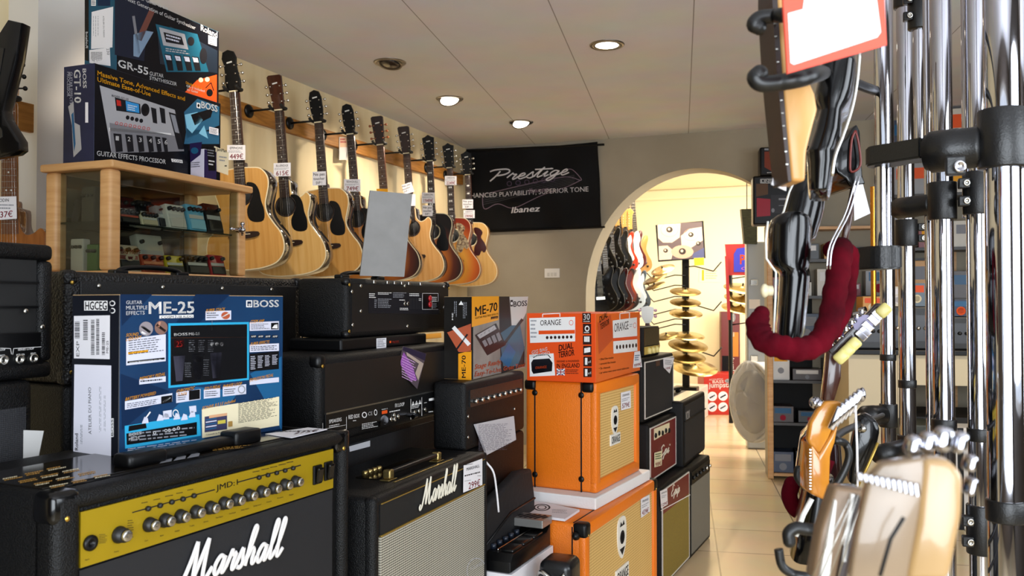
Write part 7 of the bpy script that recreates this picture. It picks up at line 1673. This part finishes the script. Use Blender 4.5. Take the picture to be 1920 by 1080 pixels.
hook([(1424, 52), (1413, 46), (1424, 34), (1450, 30), (1500, 28), (1560, 40, 1.2), (1640, 60, 1.5)], .92, .0080)
hook([(1424, 138), (1416, 146), (1428, 157), (1460, 155), (1500, 148), (1535, 138, .90), (1560, 140, 1.3), (1640, 170, 1.5)], .84, .0085)
hook([(1497, 880), (1496, 895), (1510, 912), (1535, 922), (1560, 918), (1582, 885), (1592, 855), (1585, 832), (1565, 822), (1600, 800, 1.6), (1655, 778, 2.4)], 1.35, .0062)
hook([(1480, 1015), (1479, 1000), (1492, 990), (1512, 992), (1560, 998), (1640, 1010, .95), (1760, 1015, 1.5)], .88, .0065)
hook([(1463, 1050), (1460, 1030), (1466, 1060), (1485, 1075), (1520, 1082), (1600, 1090, 1.0), (1760, 1060, 1.6)], .95, .0050)
# sale card
def sc(A):
    A.poly([(455, 30), (1000, -190), (960, 215), (930, 245), (375, 432), (355, 420), (340, 90), (455, 60)] if 0 else [(345, 90), (445, 62), (460, -60), (930, -60), (965, 215), (940, 250), (385, 432), (362, 420)], WHITE); A.up()
    A.small(780, 110, 905, 165, 3, GREY, -16, .4, 3); A.small(420, 130, 600, 300, 3, mat('faint_ink', '#dcd8dc', .6), -30, .25, 4)
PC_, NC = fp_plane(1560, 60, .80)
card('sale_card', 'large white sale card with orange red border at the top right', [(310, -80), (985, -80), (1006, 300), (345, 490)], plane=(PC_, NC+RGT*.15), cs=(1380, 0, 3.556), m=mat('coral_card', '#e8503a', .5), art=sc, cat='sale card', th=.003)
# near neck in the hook
P, N_ = fp_plane(1500, 200, .95)
t = thing('electric_guitar', 'maple necked guitar seen from its side behind the sale card', 'guitar', Matrix.Translation(P))
b = BM(); solid(b, [(1458, -40), (1457, 0), (1466, 130), (1474, 230), (1484, 340), (1511, 340), (1513, 285), (1524, 240), (1534, 205), (1529, 175), (1518, 150), (1505, 120), (1495, -40)], P, N_, .05, .004); obj('neck', b, mat('maple_side', '#cf9f62', .35, var=(7, '#bd8848', (4, 4, .8))), t, world=True, smooth=50)
b = BM(); solid(b, [(1448, -40), (1448, 0), (1456, 130), (1466, 230), (1478, 340), (1484, 340), (1474, 230), (1466, 130), (1458, 0), (1458, -40)], P, N_, .055); fb = obj('fingerboard', b, ROSEW, t, world=True)
b = BM()
for k in range(13): y = 20+k*24; x = 1448+(y/340)*30; q = at(x, y, .945); box(b, q-Vector((.001, .0, .0006)), q+Vector((.0015, .045, .0006)))
obj('frets', b, NICKEL, fb, world=True)
# gloss black guitar seen edge-on
def loft(bm, secs, d, depth_k=1.0, seg=28, pw=3.2, mi=0):
    """rounded body: (py, px left, px right, depth) sections"""
    rings = []
    for py, xl, xr, dp in secs:
        c = at((xl+xr)/2, py, d); hw = (xr-xl)/2*d/1600; ring = []; D_ = c-CAM; D_.z = 0; D_.normalize(); R_ = Vector((D_.y, -D_.x, 0)); c = c+D_*dp
        for k in range(seg):
            a = 2*PI*k/seg; ca, sa = cos(a), sin(a); e = 2/pw
            ring.append(bm.verts.new(c+R_*hw*math.copysign(abs(ca)**e, ca)+D_*dp*math.copysign(abs(sa)**e, sa)))
        rings.append(ring)
    for i in range(len(rings)-1):
        for k in range(seg): f = bm.faces.new((rings[i][k], rings[i][(k+1) % seg], rings[i+1][(k+1) % seg], rings[i+1][k])); f.smooth = True; f.material_index = mi
    bm.faces.new(rings[0][::-1]); bm.faces.new(rings[-1]); return bm
t = thing('electric_guitar', 'gloss black electric guitar hung edge-on in the velvet-covered hook', 'guitar', Matrix.Translation(at(1480, 500, 1.35)))
b = BM(); loft(b, [(396, 1470, 1505, .05), (400, 1455, 1516, .08), (407, 1444, 1521, .10), (425, 1438, 1523, .115), (480, 1437, 1520, .12), (497, 1443, 1517, .11), (504, 1455, 1512, .10), (509, 1459, 1518, .11), (520, 1460, 1519, .12), (570, 1457, 1515, .13), (625, 1453, 1510, .12), (640, 1460, 1502, .09), (645, 1468, 1496, .06)], 1.30); obj('body', b, GLOSS, t, world=True, smooth='keep')
b = BM(); tube(b, loop_px([(1440, 415), (1436, 450), (1437, 485), (1455, 510), (1454, 560), (1450, 632)], 1.31), .0018, 6); obj('binding', b, PEARL, t, world=True)
b = BM(); loft(b, [(392, 1500, 1535, .02), (330, 1520, 1548, .02), (200, 1550, 1575, .018), (60, 1580, 1600, .018)], 2.0); obj('neck', b, MAHOG, t, world=True, smooth='keep')
b = BM(); cyl(b, at(1448, 545, 1.31), at(1435, 545, 1.31), .008); ball(b, at(1434, 545, 1.31), .011, 12, (.6, 1, 1)); obj('strap_button', b, IVORY, t, world=True, smooth=True)
t = thing('electric_guitar', 'gloss black guitar hung edge-on just above the lowest black one', 'guitar', Matrix.Translation(at(1510, 380, 1.25)))
b = BM(); loft(b, [(326, 1508, 1530, .05), (331, 1494, 1541, .07), (340, 1482, 1546, .09), (360, 1475, 1547, .10), (385, 1468, 1545, .11), (405, 1464, 1540, .11), (440, 1470, 1530, .10), (450, 1480, 1520, .06)], 1.62); obj('body', b, GLOSS, t, world=True, smooth='keep')
b = BM(); tube(b, loop_px([(1492, 335), (1480, 360), (1470, 395), (1462, 412)], 1.6), .002, 6); obj('binding', b, PEARL, t, world=True)
t = thing('electric_guitar', 'black guitar with notched edge hanging below the sale card', 'guitar', Matrix.Translation(at(1560, 200, 1.1)))
b = BM(); loft(b, [(95, 1550, 1600, .03), (110, 1540, 1604, .06), (140, 1532, 1602, .08), (165, 1527, 1598, .085), (185, 1528, 1590, .085), (200, 1536, 1580, .07), (205, 1535, 1579, .07), (240, 1525, 1577, .09), (272, 1514, 1568, .09), (279, 1512, 1562, .07), (284, 1512, 1564, .09), (300, 1513, 1564, .10), (330, 1514, 1560, .10), (352, 1516, 1556, .08), (356, 1524, 1550, .05)], 1.12, pw=3.8); obj('body', b, GLOSS, t, world=True, smooth='keep')
b = BM(); tube(b, spline(loop_px([(1612, 95), (1607, 150), (1598, 200), (1582, 250), (1566, 292), (1560, 330)], 1.08), 5), .0022, 8); obj('binding', b, NICKEL, t, world=True, smooth=True)
# sunburst edge guitar beyond with hanging tag
t = thing('electric_guitar', 'dark red bound guitar hanging just left of the thin brassy pole', 'guitar', Matrix.Translation(at(1600, 290, 1.7)))
b = BM(); P, N_ = fp_plane(1600, 290, 1.75); solid(b, [(1598, 240), (1607, 232), (1613, 245), (1618, 330), (1624, 345), (1596, 352), (1585, 335), (1570, 325), (1560, 300), (1575, 270), (1590, 255)], P, N_, .30, .004); obj('body', b, GLOSS, t, world=True, smooth=50)
b = BM(); tube(b, spline(loop_px([(1604, 245), (1610, 270), (1613, 310), (1596, 322), (1594, 300), (1597, 262), (1604, 245)], 1.74), 4), .0025, 6); obj('binding', b, mat('dark_red_binding', '#7a2a24', .3), t, world=True)
b = BM(); loft(b, [(345, 1596, 1612, .01), (420, 1582, 1596, .01), (520, 1562, 1574, .01)], 1.8); obj('neck', b, MAHOG, t, world=True, smooth='keep')
P, N_ = fp_plane(1608, 380, 1.7)
card('paper_tag', 'creased white paper tag hanging under the dark red bound guitar', [(1600, 348), (1618, 345), (1632, 400), (1602, 414)], plane=(P, N_), cat='tag', th=.001)
P, N_ = fp_plane(1460, 330, 1.0)
card('paper_tag', 'creased white paper tag hanging left of the maple neck', [(1467, 268), (1476, 330), (1474, 358), (1446, 346)], plane=(P, N_), cat='tag', th=.001)
b = BM(); tube(b, spline(loop_px([(1606, 330), (1585, 400), (1556, 460), (1550, 505)], 1.2), 5), .0012, 8); tube(b, spline(loop_px([(1612, 330), (1592, 400), (1562, 460), (1556, 505)], 1.2), 5), .0012, 8)
o = obj('steel_loop', b, CHROME); tag(o, 'bright double steel wire running down beside the velvet hook', 'wire')
# velvet covered hook
VEL = mat('velvet', '#5a0414', .9, bump=(90, .8), var=(14, '#2a0209'), spec=.08); VEL.node_tree.nodes['Principled BSDF'].inputs['Sheen Weight'].default_value = .0; VEL.node_tree.nodes['Principled BSDF'].inputs['Sheen Tint'].default_value = (.8, .2, .3, 1)
t = thing('velvet_hook', 'padded hook covered in dark red velvet cradling the black guitar', 'padded hook', Matrix.Translation(at(1500, 600, 1.25)))
pts = spline(loop_px([(1428, 588, 1.22), (1421, 612, 1.22), (1432, 638, 1.21), (1462, 650, 1.20), (1500, 655, 1.20), (1535, 642, 1.21), (1556, 600, 1.22), (1566, 545, 1.24), (1575, 490, 1.28), (1577, 462, 1.32)], 1.25), 6); n = len(pts)
b = BM(); tube(b, pts, [(.011+.006*min(1, i/4))*(1+.07*sin(i*1.7)) for i in range(n)], 16); ball(b, pts[0], .0115, 14); obj('velvet_sleeve', b, VEL, t, world=True, smooth=True)
b = BM(); pts = spline(loop_px([(1560, 468, 1.36), (1592, 476, 1.36), (1590, 520, 1.36), (1584, 570, 1.36), (1562, 620, 1.34)], 1.36), 6); tube(b, pts, [.0145*(1+.06*sin(i*1.3)) for i in range(len(pts))], 14); ball(b, pts[0], .0145, 12); ball(b, pts[-1], .0145, 12); obj('velvet_sleeve', b, VEL, t, world=True, smooth=True)
b = BM(); loft(b, [(648, 1450, 1508, .02), (662, 1455, 1500, .03), (676, 1468, 1494, .02)], 1.35); obj('guitar_end', b, mat('grey_green_shell', '#77766a', .3), t, world=True, smooth='keep')
t = thing('velvet_hook', 'second velvet-covered hook lower down beside the maple headstock', 'padded hook', Matrix.Translation(at(1500, 930, 1.45)))
b = BM(); pts = spline(loop_px([(1485, 908), (1480, 930), (1492, 955), (1518, 962), (1530, 940), (1540, 890), (1550, 860)], 1.5), 5); tube(b, pts, .014, 12); ball(b, pts[0], .014, 12); obj('velvet_sleeve', b, VEL, t, world=True, smooth=True)
# dark headstock with cream tuners
P, N_ = fp_plane(1590, 640, 1.75); N_ = N_-RGT*.2; cs = (1480, 540, 4.154)
t = thing('electric_guitar', 'dark brown headstock and neck with cream tuner buttons, leaning right', 'guitar', Matrix.Translation(P))
b = BM(); solid(b, [(305, 485), (600, 200), (680, 118), (715, 122), (722, 150), (640, 250), (560, 360), (470, 470), (400, 560), (340, 540)], P, N_, .018, .002, cs); hs = obj('headstock', b, mat('mahogany_dark', '#2a100c', .25, coat=.4), t, world=True, smooth=40)
b = BM(); solid(b, [(300, 475), (410, 545), (405, 700), (350, 890), (258, 885), (280, 700)], P, N_, .04, .005, cs); obj('neck', b, mat('mahogany_neck', '#3c1a10', .25, coat=.4), t, world=True, smooth=50)
def A3(x, y, d): return at(cs[0]+x/cs[2], cs[1]+y/cs[2], d)
for x, y in ((345, 440), (400, 385), (455, 325), (500, 275), (540, 225), (580, 190)): b = BM(); cyl(b, A3(x-35, y-35 if 0 else y-12, 1.73), A3(x+15, y-25, 1.72), .006); cyl(b, A3(x-15, y+8, 1.72), A3(x-15, y-20, 1.72), .0035); obj('string_post', b, CHROME, t, world=True, smooth=40)
for i, (x, y) in enumerate(((405, 535), (450, 490), (500, 440), (735, 175))):
    c_ = A3(x, y, 1.72); b = BM(); box(b, (-.014, -.008, -.012), (.014, .008, .012), .006, 3, M=Matrix.Translation(c_) @ Matrix.Rotation(rad(-45), 4, 'Y')); obj('tuner_button', b, mat('cream_button', '#d8cc7e', .3), t, world=True, smooth=50)
for x, y in ((560, 370), (610, 300), (655, 250), (590, 340), (690, 210)): b = BM(); box(b, (-.007, -.006, -.012), (.007, .006, .012), .002, 2, M=Matrix.Translation(A3(x, y, 1.73)) @ Matrix.Rotation(rad(-45), 4, 'Y')); obj('tuner_housing', b, CHROME, t, world=True)
b = BM(); prism(b, sm([(-.016, -.012), (-.014, .014), (.014, .016), (.016, -.010)], 3), -.001, .0, T=Matrix.Translation(A3(575, 278, 1.735))); obj('headstock_logo', b, mat('violet_pearl', '#8a80a8', .3), t, world=True)
b = BM(); Pb, Nb = fp_plane(1620, 840, 1.95); loft(b, [(800, 1520, 1560, .08), (830, 1500, 1575, .12), (900, 1490, 1580, .14), (980, 1500, 1580, .12)], 2.0); obj('body', b, mat('dark_wine_body', '#1c0608', .1, coat=.8), t, world=True, smooth='keep')
# maple headstock in line tuners
cs = (1440, 720, 3.0); P, N_ = fp_plane(1540, 820, 1.25)
t = thing('electric_guitar', 'amber maple headstock with chrome in-line tuners resting in a black hook', 'guitar', Matrix.Translation(P)); AMBM = mat('amber_maple', '#c8842a', .22, var=(6, '#b06c1c', (6, 6, 1)), coat=.6)
b = BM(); solid(b, [(225, 320), (240, 220), (280, 150), (325, 98), (400, 96), (425, 110), (380, 220), (340, 310), (290, 395), (240, 345)], P, N_, .015, .004, cs); obj('headstock', b, AMBM, t, world=True, smooth=50)
b = BM(); solid(b, [(245, 330), (290, 400), (340, 310), (400, 215), (380, 330), (355, 400), (350, 560), (330, 660), (240, 620), (240, 500)], P, N_, .05, .006, cs); obj('neck', b, AMBM, t, world=True, smooth=50)
for k in range(6):
    f = k/5; x, y = 380+f*115, 190-f*95; c_ = at(cs[0]+x/3, cs[1]+y/3, 1.235); b = BM(); box(b, (-.005, -.008, -.018), (.005, .008, .018), .0025, 2, M=Matrix.Translation(c_) @ Matrix.Rotation(rad(22), 4, 'Y')); obj('tuner_housing', b, CHROME, t, world=True, smooth=40)
    c_ = at(cs[0]+(x+35)/3, cs[1]+(y-35)/3, 1.24); b = BM(); ball(b, c_, .009, 10, (.6, 1, 1.2)); obj('tuner_button', b, CHROME, t, world=True, smooth=True)
b = BM(); cyl(b, at(1440+255/3, 720+100/3, 1.27), at(1440+310/3, 720+125/3, 1.26), .006); ball(b, at(1440+265/3, 720+105/3, 1.27), .009); obj('string_post', b, CHROME, t, world=True, smooth=True)
b = BM()
for k in range(14): q = at(1440+241/3, 720+(370+k*17)/3, 1.25); box(b, q-Vector((.002, .0, .001)), q+Vector((.001, .03, .001)))
obj('frets', b, NICKEL, t, world=True)
b = BM(); loft(b, [(918, 1515, 1560, .06), (925, 1508, 1565, .09), (960, 1500, 1565, .12), (1010, 1490, 1560, .13), (1060, 1480, 1550, .12)], 1.3); obj('body', b, GLOSS, t, world=True, smooth='keep')
b = BM(); tube(b, loop_px([(1522, 935), (1506, 965), (1492, 1005)], 1.28), .004, 6); obj('binding', b, PEARL, t, world=True)
t = thing('electric_guitar', 'gloss black guitar body with strap button right of the maple headstock', 'guitar', Matrix.Translation(at(1620, 840, 1.7)))
b = BM(); P, N_ = fp_plane(1620, 840, 1.7); solid(b, [(1607, 780), (1625, 775), (1643, 788), (1651, 805), (1645, 835), (1625, 880), (1605, 915), (1590, 905), (1596, 840)], P, N_-RGT*.3, .045, .010); obj('body', b, GLOSS, t, world=True, smooth=60)
b = BM(); q = at(1616, 803, 1.68); lathe(b, [(.009, 0), (.009, .002), (.005, .006), (.006, .01), (0, .01)], q, -FWD, 18); obj('strap_button', b, NICKEL, t, world=True, smooth='keep')
b = BM(); tube(b, loop_px([(1646, 830), (1628, 872), (1608, 912)], 1.67), .003, 6); obj('binding', b, GOLD, t, world=True)
b = BM(); tube(b, loop_px([(1604, 760), (1607, 840), (1608, 912)], 1.18), .0016, 6); o = obj('cord', b, PAPER); tag(o, 'thin white cord hanging straight down beside the amber headstock', 'cord')
# blurred foreground headstock and neck
cs = (1600, 560, 2.078); P, N_ = fp_plane(1700, 950, .52); N_ = N_-RGT*.25
t = thing('electric_guitar', 'very near out-of-focus pale maple headstock at the bottom right', 'guitar', Matrix.Translation(P)); PM = mat('pale_maple', '#ac8c62', .3, var=(4, '#a08052', (4, 4, 1)), coat=.4); PMF = mat('maple_face', '#857058', .35, coat=.5)
b = BM(); solid(b, [(60, 700), (110, 645), (280, 620), (285, 700), (250, 900), (215, 1100), (-15, 1100), (15, 900)], P, N_, .014, .002, cs); hs = obj('headstock', b, PMF, t, world=True, smooth=50)
b = BM(); P2 = P+N_.normalized()*.002; solid(b, [(275, 622), (380, 632), (430, 690), (425, 850), (395, 1000), (375, 1100), (205, 1100), (250, 880)], P2, N_, .022, .004, cs); obj('headstock_side', b, PM, t, world=True, smooth=50)
for k, (x, y, hw, hh) in enumerate(((232, 572, 26, 42), (290, 560, 28, 44), (350, 548, 34, 48), (415, 560, 26, 44), (455, 640, 18, 34), (455, 730, 14, 36))):
    c_ = at(cs[0]+x/cs[2], cs[1]+y/cs[2], .535); s1, s2 = hw*.535/1600/cs[2], hh*.535/1600/cs[2]; b = BM(); box(b, (-s1, -.005, -s2), (s1, .006, s2), .004, 3, M=Matrix.Translation(c_) @ Matrix.Rotation(YAW, 4, 'Z') @ Matrix.Rotation(rad(14), 4, 'Y')); obj('tuner_housing', b, CHROME, t, world=True, smooth=50)
for k in range(11): b = BM(); x = 20+k*22; y = 690+k*5; cyl(b, at(cs[0]+x/cs[2], cs[1]+(y-10-k)/cs[2], .50), at(cs[0]+(x+6)/cs[2], cs[1]+(y+14+k)/cs[2], .50), .0016+.00008*k, seg=10); obj('string_coil', b, CHROME, t, world=True, smooth=40)
b = BM(); tube(b, loop_px([(1695, 970, .505), (1670, 1010, .505), (1650, 1080, .505)], .5), .0012, 6); obj('string', b, MATTE, t, world=True)
cs = (1440, 720, 3.0); P, N_ = fp_plane(1570, 990, .72)
t = thing('electric_guitar', 'out-of-focus dark fretboard with pale binding running down beside the near headstock', 'guitar', Matrix.Translation(P))
b = BM(); solid(b, [(380, 580), (590, 610), (560, 740), (460, 1100), (250, 1100), (300, 820)], P, N_, .02, .003, cs); obj('neck', b, mat('brown_neck', '#7a624a', .4), t, world=True, smooth=50)
b = BM(); P2 = P+N_*.004; solid(b, [(490, 620), (530, 640), (500, 760), (440, 1100), (390, 1100), (430, 900)], P2, N_, .004, 0, cs); obj('fingerboard', b, ROSEW, t, world=True)
for pl in ([(470, 620), (488, 622), (440, 1000), (415, 1000)], [(378, 650), (386, 660), (345, 1100), (290, 1100)], [(575, 640), (592, 650), (575, 850), (556, 850)]): b = BM(); solid(b, pl, P2, N_, .004, 0, cs); obj('binding', b, mat('pale_binding', '#e6e2dc', .3), t, world=True)
for k in range(5): b = BM(); tube(b, [on_plane(1440+(560-k*26)/3, 720+(600+k*12)/3, P2+N_*.003, N_), on_plane(1440+(440-k*50)/3, 720+1100/3, P2+N_*.003, N_)], .0005, 5); obj('string', b, NICKEL, t, world=True)
b = BM(); loft(b, [(915, 1568, 1600, .01), (920, 1562, 1606, .02), (935, 1562, 1604, .025), (952, 1570, 1595, .02)], .9); obj('horn', b, GLOSS, t, world=True, smooth='keep')
